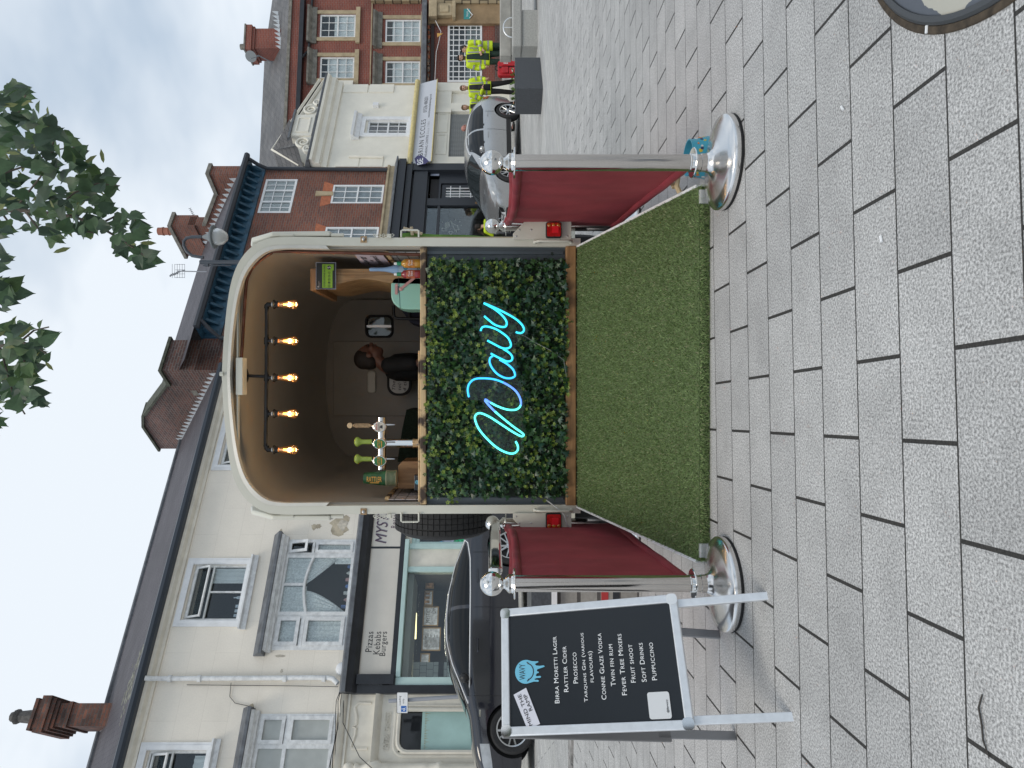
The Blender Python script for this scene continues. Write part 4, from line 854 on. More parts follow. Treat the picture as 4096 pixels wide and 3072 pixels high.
for i in range(6): x = 762+i*11; k.tube([P(*z4(x,836),YA), P(*z4(x,898),YA)], .006, 4)
for y in (838,862,880,896): k.tube([P(*z4(775,y),YA), P(*z4(818,y),YA)], .006, 4)
for i in range(5): x = 755+i*8; k.tube([P(*z4(x-3,893-i*3),YA), P(*z4(x+3,880-i*3),YA)], .016, 4)
k.build('antenna', m_grey, t_)
t_ = thing('tv_aerial', 'small bent television aerial on the right hand chimney of the brick building', 'aerial', P(*z4(930,634),YA+4))
k = MB(); k.tube([P(*z4(930,635),YA+4), P(*z4(858,630),YA+4)], .016, 5); k.build('mast', m_grey, t_)
k = MB(); k.tube([P(*z4(862,632),YA+4), P(*z4(840,590),YA+4)], .012, 5)
for i in range(6): k.tube([P(*z4(840+i*4-6,592+i*7),YA+4), P(*z4(840+i*4+6,588+i*7),YA+4)], .008, 4)
k.build('antenna', m_grey, t_)

# ------------------------------------------------------------------ the horse trailer bar
m_trailer = M('trailer cream paint', (.62,.61,.53), .38, noise=(2.5,.05), coat=.15)
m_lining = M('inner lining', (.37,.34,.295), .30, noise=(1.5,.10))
m_rubber = M('black rubber', (.015,.015,.016), .75)
m_tyre = M('tyre rubber', (.02,.02,.021), .8, noise=(30,.3))
m_chrome = M('polished chrome', (.78,.77,.75), .05, metal=1)
m_steel = M('brushed steel', (.55,.55,.55), .28, metal=1)
m_alu = M('satin aluminium', (.74,.76,.78), .38, metal=.75, noise=(30,.06))
m_burnt = wood_mat('scorched pine', (.50,.34,.17), (.62,.45,.25), 'X', 5, burn=(.045,.025,.014), burn_scale=9, burn_pos=(.50,.58))
m_pine = wood_mat('stained pine', (.24,.125,.05), (.36,.20,.085), 'X', 4, burn=(.09,.045,.02), burn_scale=3, burn_pos=(.58,.75))
m_cab = wood_mat('brown pine', (.20,.115,.05), (.40,.25,.12), 'Z', 5)
m_panel = M('slate grey panel', (.06,.078,.092), .5)
m_cable = M('white cable', (.6,.6,.6), .5)
YT = 4.41; T = CF(YT); kx = YT/F; X0 = (CX-1503)*kx
def spl(pts, n=6):
    out = []; q = [pts[0]]+list(pts)+[pts[-1]]
    for i in range(1, len(q)-2):
        for j in range(n):
            t = j/n; a,b_,c_,d = (np.array(q[i+o], float) for o in (-1,0,1,2))
            out.append(tuple(.5*((2*b_)+(-a+c_)*t+(2*a-5*b_+4*c_-d)*t*t+(-a+3*b_-3*c_+d)*t**3)))
    out.append(tuple(pts[-1])); return out
def hz(x): return CAMH+(HZ-x)*kx
def arch(half):   # half outline from bottom right over the crown to bottom left, metres
    h = spl(half); r = [(X0+w*kx, hz(x)) for w, x in h]; return r+[(2*X0-a, b_) for a, b_ in r[::-1][1:]]
OUT = [(550,2322),(553,1500),(556,1200),(554,1110),(545,1062),(518,1010),(470,965),(400,932),(300,911),(150,895),(0,887)]
INN = [(516,2322),(519,1500),(522,1200),(521,1112),(510,1058),(478,1013),(428,975),(365,950),(280,932),(140,916),(0,908)]
outp, innp = arch(OUT), arch(INN)
FLOOR = .423
bX = thing('trailer_bar', 'cream horse trailer fitted out as a bar with its turfed ramp lowered', 'trailer', (X0, YT, FLOOR))
k = MB(); n = len(outp)
k2 = [outp, innp]
def strip(mb, A, c0, B, c1, fr, m=0, flip=False):
    for i in range(len(A)-1):
        p = [fr.pt(*A[i],c0), fr.pt(*A[i+1],c0), fr.pt(*B[i+1],c1), fr.pt(*B[i],c1)]; mb.poly(p[::-1] if flip else p, m)
strip(k, outp, 0, innp, 0, T); strip(k, outp, 0, outp, -.10, T, flip=True); strip(k, innp, 0, innp, -.05, T)
for s in (0, -1): k.poly([T.pt(*outp[s],0), T.pt(*innp[s],0), T.pt(*innp[s],-.05), T.pt(*outp[s],-.10)])
k.build('rear_frame', m_trailer, bX, smooth=50)
k = MB(); e1 = [((a-X0)*.992+X0, b_-.006 if b_>2 else b_) for a,b_ in innp]; e2 = [((a-X0)*.972+X0, b_-.022 if b_>2 else b_) for a,b_ in innp]
cut = [i for i,(a,b_) in enumerate(innp) if b_ > 1.95]; u, v_ = cut[0], cut[-1]+1
strip(k, innp[u:v_], .004, e2[u:v_], .012, T); strip(k, e2[u:v_], .012, e2[u:v_], -.03, T); k.build('door_seal', M('worn seal',(.60,.585,.53),.4,noise=(7,.07)), bX, smooth=60)
# shell: outside skin, rounded nose; lining inside
k = MB(); stn = [(-.10,1),(-2.1,1),(-2.35,.97),(-2.52,.88),(-2.6,.72)]
def scl(pts, s): return [(X0+(a-X0)*s, FLOOR+(b_-FLOOR)*(s*.55+.45)) for a,b_ in pts]
for (c0,s0),(c1,s1) in zip(stn, stn[1:]): strip(k, scl(outp,s0), c0, scl(outp,s1), c1, T, flip=True)
k.poly([T.pt(*q,-2.6) for q in scl(outp,.72)][::-1]); k.build('body_shell', m_trailer, bX, smooth=50)
k = MB(); li = [(X0+(a-X0)*.985, b_-.012 if b_>2 else b_) for a,b_ in innp]; stn = [(-.05,1),(-1.75,1),(-2.05,.97),(-2.2,.93)]
for (c0,s0),(c1,s1) in zip(stn, stn[1:]): strip(k, scl(li,s0), c0, scl(li,s1), c1, T)
strip(k, innp, -.05, li, -.0505, T); k.build('lining', m_lining, bX, smooth=50)
CW = T.off(-2.2); wb = scl(li,.93)
hx0,hz0 = CW.px(1568,1345); hx1,hz1 = CW.px(1468,1267); k = MB()
zt = max(b_ for a,b_ in wb); zb_ = .4
def topz(x):
    for (a,b_),(a2,b2) in zip(wb, wb[1:]):
        if (a-x)*(a2-x) <= 0 and a != a2: return b_+(b2-b_)*(x-a)/(a2-a)
    return .5
xs_ = sorted(set([wb[0][0]*.999, wb[-1][0]*.999+X0*.001, hx0, hx1]+[X0-.75+.025*i for i in range(61)]))
xs_ = [x for x in xs_ if wb[-1][0]-.001 <= x <= wb[0][0]+.001]
for a,b_ in zip(xs_, xs_[1:]):
    if hx0-1e-4 <= a and b_ <= hx1+1e-4: k.poly([CW.pt(a,zb_),CW.pt(b_,zb_),CW.pt(b_,hz0),CW.pt(a,hz0)]); k.poly([CW.pt(a,hz1),CW.pt(b_,hz1),CW.pt(b_,topz(b_)),CW.pt(a,topz(a))])
    else: k.poly([CW.pt(a,zb_),CW.pt(b_,zb_),CW.pt(b_,topz(b_)),CW.pt(a,topz(a))])
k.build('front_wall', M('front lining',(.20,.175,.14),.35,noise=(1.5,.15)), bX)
k = MB(); pr = [(hx0+a,hz0+b_) for a,b_ in rrect(hx1-hx0,hz1-hz0,.05)]; cx_,cz_ = (hx0+hx1)/2,(hz0+hz1)/2
k.frame(CW, [(cx_+(a-cx_)*1.16,cz_+(b_-cz_)*1.12) for a,b_ in pr], [(cx_+(a-cx_)*.97,cz_+(b_-cz_)*.97) for a,b_ in pr], -.01, .03, 0); k.box(CW, cx_-.012, cx_+.012, hz0, hz1, .0, .03, 1)
wf = k.build('front_window', [m_rubber, m_steel], bX); k = MB(); k.box(CW, hx0, hx1, hz0, hz1, -.008, -.004); k.build('pane', m_pane, wf)
k = MB()
for y0,y1,x0,x1,cc_ in ((1366,1664,1335,1690,.02),):
    a0,b0_ = CW.px(x1,y1); a1,b1_ = CW.px(x0,y0); k.box(CW, a0, a1, zb_, b1_, 0, cc_)
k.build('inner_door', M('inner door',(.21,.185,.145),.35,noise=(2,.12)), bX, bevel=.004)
a0,b0_ = CW.px(1506,1572); a1,b1_ = CW.px(1473,1484); k = MB(); k.prism(CW.at(a0,b0_), rrect(a1-a0,b1_-b0_,.03), .02, .05); k.build('wall_lamp', M('cream lamp cover',(.55,.53,.45),.3), bX, bevel=.008)
k = MB(); k.box(WF, X0-.82, X0+.82, YT+.0, YT+2.2, FLOOR-.05, FLOOR); k.box(WF, X0-.8, X0-.7, YT-.0, YT+3.6, .3, .372); k.box(WF, X0+.7, X0+.8, YT, YT+3.6, .3, .372); k.tube([(X0-.95,5.55,.3),(X0+.95,5.55,.3)], .04, 8); k.build('chassis', M('dark chassis',(.04,.04,.04),.7), bX)
for s in (-1, 1):
    k = MB(); q = Fr((X0+s*1.0,5.55,gz(X0,5.55)+.3), (0,1,0), (0,0,1), (1,0,0)); k.lathe(q, [(.18,-.085),(.27,-.085),(.3,-.06),(.3,.06),(.27,.085),(.18,.085)], 28)
    wo_ = k.build('wheel', m_tyre, bX, smooth=40); k = MB(); k.lathe(q, [(0,-.05),(.07,-.07),(.18,-.06),(.18,.06),(.07,.07),(0,.05)], 20); k.build('rim', m_steel, wo_, smooth=40)
    k = MB(); pm = [(.36*math.cos(PI*i/12),.36*math.sin(PI*i/12)+.02) for i in range(13)]; pi_ = [(.34*math.cos(PI*i/12),.34*math.sin(PI*i/12)+.02) for i in range(13)]; k.prism(q, pm+pi_[::-1], -.13, .13); k.build('mudguard', m_trailer, bX)
# tiles, sill trims inside
m_tile, *_ = brick_mat('pinkish wall tile', (.50,.44,.42), (.46,.40,.39), (.22,.20,.19), .105, .072, .005, .22, .5, .1)
m_tile2, *_ = brick_mat('white wall tile band', (.58,.58,.57), (.54,.54,.54), (.22,.22,.21), .105, .072, .005, .22, .5, .1)
for s, mt in ((-1, m_tile), (1, m_tile2)):
    xw = X0+s*.795; k = MB(); k.box(WF, xw-.006 if s<0 else xw, xw if s<0 else xw+.006, YT+.07, YT+1.4, 1.40, 1.62); k.build('tiled_band', mt, bX)
    k = MB(); k.box(WF, xw-.008 if s<0 else xw-.012, xw+.012 if s<0 else xw+.008, YT+.07, YT+1.4, 1.62, 1.645); k.build('tile_trim', m_burnt, bX)
# counter, grey panel and timber
ZC = hz(1681)
k = MB(); k.box(WF, X0-.815, X0+.815, YT-.015, YT+.5, hz(1706), ZC); k.build('counter_top', m_burnt, bX, bevel=.006)
k = MB(); k.box(WF, X0-.80, X0+.16, YT+.0, YT+.42, ZC+.001, ZC+.014); k.build('counter_tray', m_burnt, bX, bevel=.004)
k = MB(); k.box(WF, X0-.83, X0+.83, YT+.03, YT+.06, FLOOR-.02, hz(1706)); k.box(WF, X0-.795, X0-.775, YT+.015, YT+.03, .5, hz(1706)); k.box(WF, X0+.775, X0+.795, YT+.015, YT+.03, .5, hz(1706)); k.build('counter_panel', m_panel, bX)
k = MB(); k.box(WF, X0-.82, X0+.82, YT-.025, YT+.03, hz(2303), hz(2262)); k.build('timber_rail', m_pine, bX, bevel=.006)
# ramp with white edge and turf
RA = V((X0-.007, 3.06, .045)); RB = V((X0-.007, 4.40, .405)); rl = (RB-RA).length; ry = (RB-RA)/rl
RF = Fr(RA, (1,0,0), ry, V((1,0,0)).cross(ry)); RW = .817
k = MB(); k.box(RF, -RW-.008, RW+.008, 0, rl, -.045, 0); k.box(RF, -RW-.012, -RW, -.01, rl, -.05, .016); k.box(RF, RW, RW+.012, -.01, rl, -.05, .016)
rmp = k.build('ramp', m_white, bX)
for s in (-1, 1):
    k = MB(); k.box(WF, X0-.007+s*.77-.03, X0-.007+s*.77+.03, 3.02, 3.1, 0, .05); k.build('ramp_foot', m_alu, rmp)
k = MB(); k.tube([RF.pt(RW+.012,.12,.02), RF.pt(RW+.04,.12,.035), RF.pt(RW+.07,.10,.04), RF.pt(RW+.09,.13,.04), RF.pt(RW+.07,.16,.04), RF.pt(RW+.04,.14,.035)], .012, 8); k.build('rope_toggle', M('pale wood toggle',(.5,.38,.22),.6), rmp)
# turf blades: sheet plus real tufts
k = MB(); k.box(RF, -RW, RW, -.01, rl-.01, .001, .012); k.box(RF, -RW, RW, -.03, -.01, -.035, .012)
k.build('turf_backing', M('turf backing',(.09,.13,.05),.9,noise=(120,.4)), rmp)
NB = 62000
u = rng.uniform(-RW, RW, NB); v_ = rng.uniform(-.03, rl-.01, NB); hgt_ = rng.uniform(.010,.018,NB); th = rng.uniform(0,2*PI,NB); ln = rng.normal(0,.007,(NB,2)); ln[:,1] -= .006
front = rng.uniform(0,1,NB) < .10
base = np.stack([u, v_, np.full(NB,.010)],1); tip = base+np.stack([ln[:,0], ln[:,1], hgt_],1)
base[front,1] = -.028; base[front,2] = rng.uniform(-.04,.01,front.sum()); tip[front] = base[front]+np.stack([ln[front,0], -rng.uniform(.008,.022,front.sum()), rng.uniform(-.012,.012,front.sum())],1)
wd = np.stack([np.cos(th), np.sin(th), 0*th],1)*.0026
vv = np.concatenate([base-wd, base+wd, tip],0); Rm = np.array([RF.ex,RF.ey,RF.ez]); vv = vv@Rm+np.array(RF.o)
ff = np.stack([np.arange(NB), np.arange(NB)+NB, np.arange(NB)+2*NB],1)
tm = [leaf_mat('turf green', (.28,.385,.16), .6, .2, .12, 30), leaf_mat('turf dark green', (.215,.31,.12), .6, .2, .12, 30), leaf_mat('turf straw', (.40,.40,.24), .7, .2, .2, 30)]
big_mesh('turf', vv, ff, tm, rng.choice(3, NB, p=[.55,.33,.12]), rmp)['kind'] = 'stuff'
# brackets, tail lights, handles
m_lensr = M('red lens', (.45,.012,.012), .15, coat=.6, noise=(60,.3)); m_lensr2 = M('bright red lens', (.75,.02,.03), .12, coat=.6); m_lensa = M('amber lens', (.50,.16,.02), .15, coat=.6, noise=(60,.35))
for s, yin, yout in ((1, 959, 872), (-1, 2052, 2140)):
    Q = T.off(.015)
    pp = [Q.px(2052,yin), Q.px(2052,yin+(-24 if s>0 else 24)), Q.px(2112,yout), Q.px(2285,yout), Q.px(2285,yin)]
    k = MB(); k.prism(Q, pp, -.006, .006); pl_ = k.build('light_bracket', m_trailer, bX, bevel=.002)
    k = MB()
    for x in (2065,2270): a,b_ = Q.px(x,(yin*.85+yout*.15)); k.ell(Q.pt(a,b_,.006), (.006,.006,.004), Q, 8, 5)
    for x in (2078,2125): a,b_ = Q.px(x,(yin*.55+yout*.45)); k.ell(Q.pt(a,b_,.006), (.006,.006,.004), Q, 8, 5)
    k.build('bolt', m_steel, pl_)
    ym = yin+(-35 if s>0 else 28); a0,b0_ = Q.px(2244,ym+31); a1,b1_ = Q.px(2182,ym-31); q = Q.at(a0,b0_,.006); w_,h_ = a1-a0,b1_-b0_
    k = MB(); k.prism(q, rrect(w_,h_,.014), 0, .03); tlg = k.build('tail_light', m_rubber, bX, bevel=.004)
    k = MB(); k.prism(q.at(.006,.006), rrect(w_-.012,h_-.012,.01), .03, .037, 0)
    side = (.0, .03) if s < 0 else (w_-.03, w_)
    for bb in (.2,.5,.8): k.ell(q.pt((side[0]+side[1])/2+(.006 if s<0 else -.006), h_*bb, .037), (.012,.012,.006), q, 10, 6, 1)
    k.box(q, w_*.28, w_*.72, h_*.2, h_*.62, .037, .041, 2); k.build('lens', [m_lensr, m_lensa, m_lensr2], tlg, smooth=50)
    for yy in (yout+(6 if s>0 else -4), yin+(10 if s>0 else -12)):
        h_ = [Q.px(x, yy) for x in (2140,2150,2160,2270,2280,2284)]; cc_ = [.012,.03,.04,.04,.03,.012]
        k = MB(); k.tube([Q.pt(a,b_,c_) for (a,b_),c_ in zip(h_,cc_)], .008, 8)
        for (a,b_) in (h_[0],h_[-1]): k.ell(Q.pt(a,b_,.008), (.014,.014,.01), Q, 8, 6)
        k.build('grab_handle', m_trailer, bX, smooth=50)
    # upper half door folded back along the side, hinges, tie ring, catch
    xo = X0+s*.905; k = MB(); D = Fr((xo,0,0), (0,1,0), (0,0,1), (1,0,0))
    k.prism(D, [(YT+.0,1.98),(YT+.62,1.9),(YT+.62,2.34),(YT+.52,2.52),(YT+.36,2.61),(YT+.2,2.55),(YT+.02,2.36)], -.016, .016); dr = k.build('upper_door', m_trailer, bX, bevel=.01)
    k = MB(); yh = T.px(1200, 938 if s>0 else 2068)[0]; k.tube([(yh,YT+.02,hz(1120)),(yh,YT+.02,hz(1172))], .013, 8); k.tube([(yh,YT+.02,hz(1322)),(yh,YT+.02,hz(1372))], .013, 8); k.build('hinge', m_trailer, dr, smooth=50)
    MB().tube([(yh,YT+.03,hz(1165)),(yh,YT+.03,hz(1330))], .009, 8).build('hinge_bar', M('hinge grey',(.16,.16,.14),.6), dr)  # plain dark grey bar joining the two hinges
    k = MB(); yy = 958 if s>0 else 2046; a,b_ = T.px(1455, yy); k.box(T, a-.02,a+.02,b_-.02,b_+.02,0,.004,0); k.ell(T.pt(a,b_,.008),(.012,.012,.012),T,12,8,1); k.build('door_catch', [M('rusty plate',(.36,.24,.13),.7,noise=(40,.5)), m_steel], bX, smooth=50)
    k = MB(); y0,y1 = (925,950) if s>0 else (2050,2083); rg = [T.px(x,y) for x,y in ((1606,y1 if s>0 else y0),(1606,y0 if s>0 else y1),(1612,(y0-3) if s>0 else y1+3),(1670,(y0-3) if s>0 else y1+3),(1676,y0 if s>0 else y1),(1676,y1 if s>0 else y0))]
    k.tube([T.pt(a,b_,.012) for a,b_ in rg], .006, 8); k.build('hook_ring', m_trailer, bX, smooth=50)
    k = MB(); 
    for i in range(9): a,b_ = T.px(1500+i*9, (944 if s>0 else 2066)+(3 if i%2 else -2)); k.tube([T.pt(a+.008*math.cos(t_),b_+.009*math.sin(t_),.012+.004*math.sin(t_*2)) for t_ in [j*PI/3 for j in range(7)]], .0022, 5)
    a,b_ = T.px(1558, 946 if s>0 else 2062); k.box(T, a-.012,a+.012,b_-.012,b_+.012,.004,.02); k.build('pin_chain', m_trailer, bX)
k = MB(); k.tube([P(x,y,YT+.05) for x,y in spl([(1690,1019),(1500,1014),(1300,1009),(1110,1005),(1085,1012),(1057,1029),(1030,1050),(1009,1072),(995,1100),(987,1125),(980,1200),(974,1300),(968,1400),(962,1470)],3)], .0105, 10)
k.build('copper_pipe', M('old copper',(.15,.065,.045),.35,metal=.9,noise=(9,.4)), bX, smooth=60)
k = MB(); k.box(T, *sorted((T.px(955,1580)[0],T.px(955,1430)[0])), hz(968), hz(940), -.09, -.01); k.box(T, X0-.62, X0+.62, hz(944), hz(936), -.07,-.04); k.build('header_board', m_trailer, bX, bevel=.004)
k = MB(); a,b_ = P(888,1496,YT).x, hz(888); k.tube([(a,YT-.0,b_-.01),(a,YT+.0,b_+.012)], .014, 8); k.build('roof_bolt', m_trailer, bX)
# spare tyre carried on the left side
k = MB(); q = Fr((0, 5.2, 1.315), (0,1,0), (0,0,1), (1,0,0)); R0 = .352; xi, xo = -.845, -1.105
k.lathe(q, [(.2,xi),(.30,xi),(R0-.02,xi-.02),(R0,xi-.05),(R0,xo+.05),(R0-.02,xo+.02),(.30,xo),(.2,xo)], 48)
for gx_ in (-.905,-.945,-.985,-1.03):
    for i in range(54):
        a0 = 2*PI*i/54; a1 = a0+2*PI/54*.86; w_ = .036
        pts = [q.pt(R0*math.cos(a0),R0*math.sin(a0),gx_), q.pt(R0*math.cos(a1),R0*math.sin(a1),gx_), q.pt((R0+.009)*math.cos(a1),(R0+.009)*math.sin(a1),gx_), q.pt((R0+.009)*math.cos(a0),(R0+.009)*math.sin(a0),gx_)]
        p2 = [p+V((-w_,0,0)) for p in pts]; k.add(pts+p2, [(0,1,2,3),(7,6,5,4),(0,4,5,1),(1,5,6,2),(2,6,7,3),(3,7,4,0)])
sp_ = k.build('spare_wheel', m_tyre, bX, smooth=35); k = MB(); k.lathe(q, [(0,xo+.03),(.1,xo+.02),(.2,xo+.03),(.2,xi)], 24); k.build('rim', m_steel, sp_, smooth=40)
k = MB(); k.tube([P(2185,2000,YT-.02), P(2215,2022,YT-.02), P(2245,2045,YT-.04), P(2258,2062,YT-.05), P(2268,2100,YT-.04), P(2290,2120,YT)], .004, 6); k.build('cable', m_cable, bX)

# ---- artificial ivy panel
def leaves(name, tmpl, tris, cen, size, nrm, roll, mats, midx, parent=None):
    N = len(cen); nrm = nrm/np.linalg.norm(nrm,axis=1,keepdims=True); ref = np.where(np.abs(nrm[:,2:3])<.9, np.array([[0,0,1.]]), np.array([[1.,0,0]]))
    uu = np.cross(ref, nrm); uu /= np.linalg.norm(uu,axis=1,keepdims=True); ww = np.cross(nrm, uu)
    cr, sr = np.cos(roll)[:,None], np.sin(roll)[:,None]; ax = uu*cr+ww*sr; ay = ww*cr-uu*sr
    k_ = len(tmpl); tp = np.asarray(tmpl, float)
    vv = cen[:,None,:]+size[:,None,None]*(tp[None,:,0:1]*ax[:,None,:]+tp[None,:,1:2]*ay[:,None,:]+tp[None,:,2:3]*nrm[:,None,:])
    ff = np.asarray(tris)[None]+(np.arange(N)*k_)[:,None,None]
    return vv.reshape(-1,3), ff.reshape(-1,3), np.repeat(midx, len(tris))
ivy = [(0,0,.12)]+[(r*math.sin(t), -r*math.cos(t)+.1, z) for r,t,z in ((.12,0,.1),(.75,.5,-.05),(.42,.95,.05),(1.0,1.5,-.12),(.5,2.1,.06),(1.15,PI,-.15),(.5,-2.1,.06),(1.0,-1.5,-.12),(.42,-.95,.05),(.75,-.5,-.05))]
ivyt = [(0,i,i%10+1) for i in range(1,11)]
box_ = []; boxt = []
for i in range(5):
    t_ = i*2*PI/5; c_,s_ = math.cos(t_), math.sin(t_); n_ = len(box_)
    for r,o_,z in ((.05,0,0),(.55,.3,.25),(1.0,0,.2),(.55,-.3,.25),(.5,0,.12)): box_.append((r*c_-o_*s_, r*s_+o_*c_, z))
    boxt += [(n_,n_+1,n_+4),(n_+1,n_+2,n_+4),(n_+2,n_+3,n_+4),(n_+3,n_,n_+4)]
hx0, hx1, hz0, hz1 = P(0,1985,YT).x, P(0,1040,YT).x, hz(2268), hz(1714)
def scatter(N, amp, jit):
    cx_ = rng.uniform(hx0, hx1, N); cz_ = rng.uniform(hz0, hz1, N)
    ex = rng.uniform(0,1,N) < .05; cx_[ex] += rng.normal(0,.022,ex.sum()); cz_[ex] += rng.normal(0,.015,ex.sum())
    bump = .02*np.sin(cx_*31+1.3*np.sin(cz_*17))*np.sin(cz_*27+cx_*9)
    return np.stack([cx_, YT-.012-bump-rng.uniform(0,amp,N), cz_],1), np.stack([rng.normal(0,jit,N), -np.ones(N), rng.normal(.18,jit,N)],1)
lm = [leaf_mat('dark ivy', (.014,.048,.016), .35, .1, .5, 25), leaf_mat('mid green leaf', (.035,.10,.022), .38, .15, .45, 25), leaf_mat('fresh yellow green leaf', (.20,.28,.04), .45, .2, .35, 25), leaf_mat('blue green leaf', (.02,.065,.04), .4, .1, .3, 25)]
parts_ = []
c_, n_ = scatter(5200, .03, .55); parts_.append(leaves('', box_, boxt, c_, rng.uniform(.010,.018,len(c_)), n_, rng.uniform(0,6.3,len(c_)), lm, rng.choice([0,1,3],len(c_),p=[.5,.32,.18])))
c_, n_ = scatter(1150, .055, .5); parts_.append(leaves('', ivy, ivyt, c_, rng.uniform(.016,.034,len(c_)), n_, rng.normal(0,.9,len(c_)), lm, rng.choice([0,1,3],len(c_),p=[.35,.35,.3])))
cl = np.stack([rng.uniform(hx0,hx1,130), rng.uniform(hz0,hz1,130)],1); c_, n_ = scatter(1500, .06, .5); w_ = cl[rng.integers(0,130,1500)]+rng.normal(0,.028,(1500,2)); c_[:,0] = np.clip(w_[:,0],hx0-.03,hx1+.03); c_[:,2] = np.clip(w_[:,1],hz0,hz1+.02)
parts_.append(leaves('', box_, boxt, c_, rng.uniform(.010,.017,len(c_)), n_, rng.uniform(0,6.3,len(c_)), lm, rng.choice([1,2],len(c_),p=[.35,.65])))
vs_, fs_2, ms_, o_ = [], [], [], 0
for a,b_,m_ in parts_: vs_.append(a); fs_2.append(b_+o_); ms_.append(m_); o_ += len(a)
iv = thing('ivy_panel', 'artificial ivy and box foliage panel filling the front of the trailer counter', 'foliage panel', ((hx0+hx1)/2, YT, hz0))
big_mesh('foliage', np.concatenate(vs_), np.concatenate(fs_2), lm, np.concatenate(ms_), iv)
k = MB(); k.box(WF, hx0, hx1, YT+.0, YT+.028, hz0-.0, hz1-.01); k.build('backing_mat', M('dark mesh backing',(.008,.016,.009),.9), iv)

# ---- neon sign
zN = lambda x,y: (1800+x/2.2115, 1150+y/2.2115)
ne = thing('neon_sign', 'glowing cyan handwritten neon word hung on the ivy panel', 'neon sign', P(2070,1500,YT-.1))
def glow(n, c, e): return M(n, c, .4, emit=e)
ng = [glow('neon aqua', (.10,.85,.72), 1.6), glow('neon cyan', (.04,.62,.84), 1.25), glow('neon sky', (.04,.46,.90), 1.3), glow('neon blue', (.10,.24,.80), 1.6)]
W_ = [(580,1360),(600,1400),(598,1440),(570,1465),(530,1468),(470,1448),(400,1405),(320,1330),(255,1250),(225,1180),(222,1140),(245,1115),(285,1115),(360,1150),(460,1215),(560,1280),(620,1312),(645,1315),(652,1302),(630,1280),(560,1230),(460,1150),(380,1080),(325,1020),(308,995)]
W2_ = [(308,995),(318,992),(345,1010),(420,1050),(500,1078),(570,1083),(610,1065),(628,1030),(620,980),(590,925),(540,880),(470,840),(390,812),(300,803),(220,810),(175,845),(158,890),(160,935),(168,970)]
str_ = [(W_,lambda t:0 if t<.9 else 3),(W2_,lambda t:3 if t<.12 else (0 if t<.36 else 3 if t<.6 else 2)),
 ([(380,605),(355,625),(352,665),(375,715),(420,765),(480,797),(530,803),(568,790),(575,765),(555,720),(510,680),(460,650),(437,638)],lambda t:2),
 ([(360,583),(400,605),(450,630),(500,652),(535,650),(552,630),(545,600),(515,570),(470,543)],lambda t:1),
 ([(330,468),(390,500),(460,535),(510,538),(537,520),(535,485),(510,440),(460,400),(400,365),(330,345),(290,350),(275,370),(272,385)],lambda t:1),
 ([(302,252),(340,285),(390,325),(440,345),(485,348),(502,325),(495,290),(460,245),(400,195),(340,160),(305,142),(299,139),(330,150),(420,190),(500,230),(570,270),(625,315),(652,355),(652,385),(630,402),(600,400),(582,393)],lambda t:1)]
k = MB()
for j,(st,cf2) in enumerate(str_):
    q = spl(st, 4); pts = [P(*zN(*p), YT-.095-.002*j) for p in q]; b0 = len(k.f); k.tube(pts, .0062, 8)
    for f in range(b0, len(k.f)): k.m[f] = cf2(min(1,(f-b0)/8/len(q)))
k.build('neon_tube', ng, ne, smooth=60)
ob = [(300,110),(420,150),(560,230),(680,340),(690,420),(640,430),(590,480),(580,560),(600,760),(640,900),(660,1050),(640,1200),(680,1300),(640,1370),(640,1460),(560,1500),(440,1470),(300,1370),(200,1200),(190,1120),(260,1080),(320,1080),(270,1000),(140,990),(130,880),(180,790),(300,770),(330,700),(310,560),(290,480),(250,400),(250,330),(270,240)]
k = MB(); Q = CF(YT-.08); k.prism(Q, [Q.px(*zN(*p)) for p in ob], -.004, 0); k.build('acrylic_backing', glass_mat('clear acrylic',(.90,.93,.93),.035,.1), ne)
k = MB(); k.tube([P(2060,1330,YT-.09), P(2100,1345,YT-.08), P(2140,1370,YT-.07), P(2200,1400,YT-.07), P(2255,1440,YT-.06), P(2268,1520,YT-.05)], .0018, 5); k.build('cable', M('grey cable',(.22,.24,.24),.5), ne)

# ---- pipe pendant with five filament bulbs
YP = 4.53; pl_ = thing('pipe_lamp', 'black iron pipe ceiling lamp with five amber filament bulbs', 'lamp', P(960,1503,YP))
m_iron = M('black iron', (.015,.015,.016), .45, metal=.3); k = MB()
k.lathe(Fr(P(990,1503,YP), (1,0,0), (0,1,0), (0,0,1)), [(.03,0),(.048,.008),(.048,.045),(.04,.052)], 20)
k.tube([P(985,1503,YP), P(1066,1506,YP)], .010, 10); k.tube([P(1062,1787,YP), P(1066,1506,YP), P(1067,1232,YP)], .0125, 12)
for y in (1364,1511,1655): k.tube([P(1066,y-14,YP), P(1066,y+14,YP)], .0165, 12); k.tube([P(1066,y,YP), P(1085,y,YP)], .012, 10)
for y,s in ((1218,-1),(1799,1)): k.tube([P(1066,y-s*16,YP), P(1067,y-s*5,YP), P(1072,y,YP), P(1084,y,YP)], [.016,.0165,.0165,.014], 12)
k.build('pipe', m_iron, pl_, smooth=50)
m_amber = bpy.data.materials.new('amber bulb glass'); m_amber.use_nodes = True; t = m_amber.node_tree; t.nodes.clear()
oo = t.nodes.new('ShaderNodeOutputMaterial'); tr = t.nodes.new('ShaderNodeBsdfTransparent'); tr.inputs[0].default_value = (1,.80,.52,1); gl = t.nodes.new('ShaderNodeBsdfGlossy'); gl.inputs[1].default_value = .05; em = t.nodes.new('ShaderNodeEmission'); em.inputs[0].default_value = (1,.35,.06,1); em.inputs[1].default_value = .07
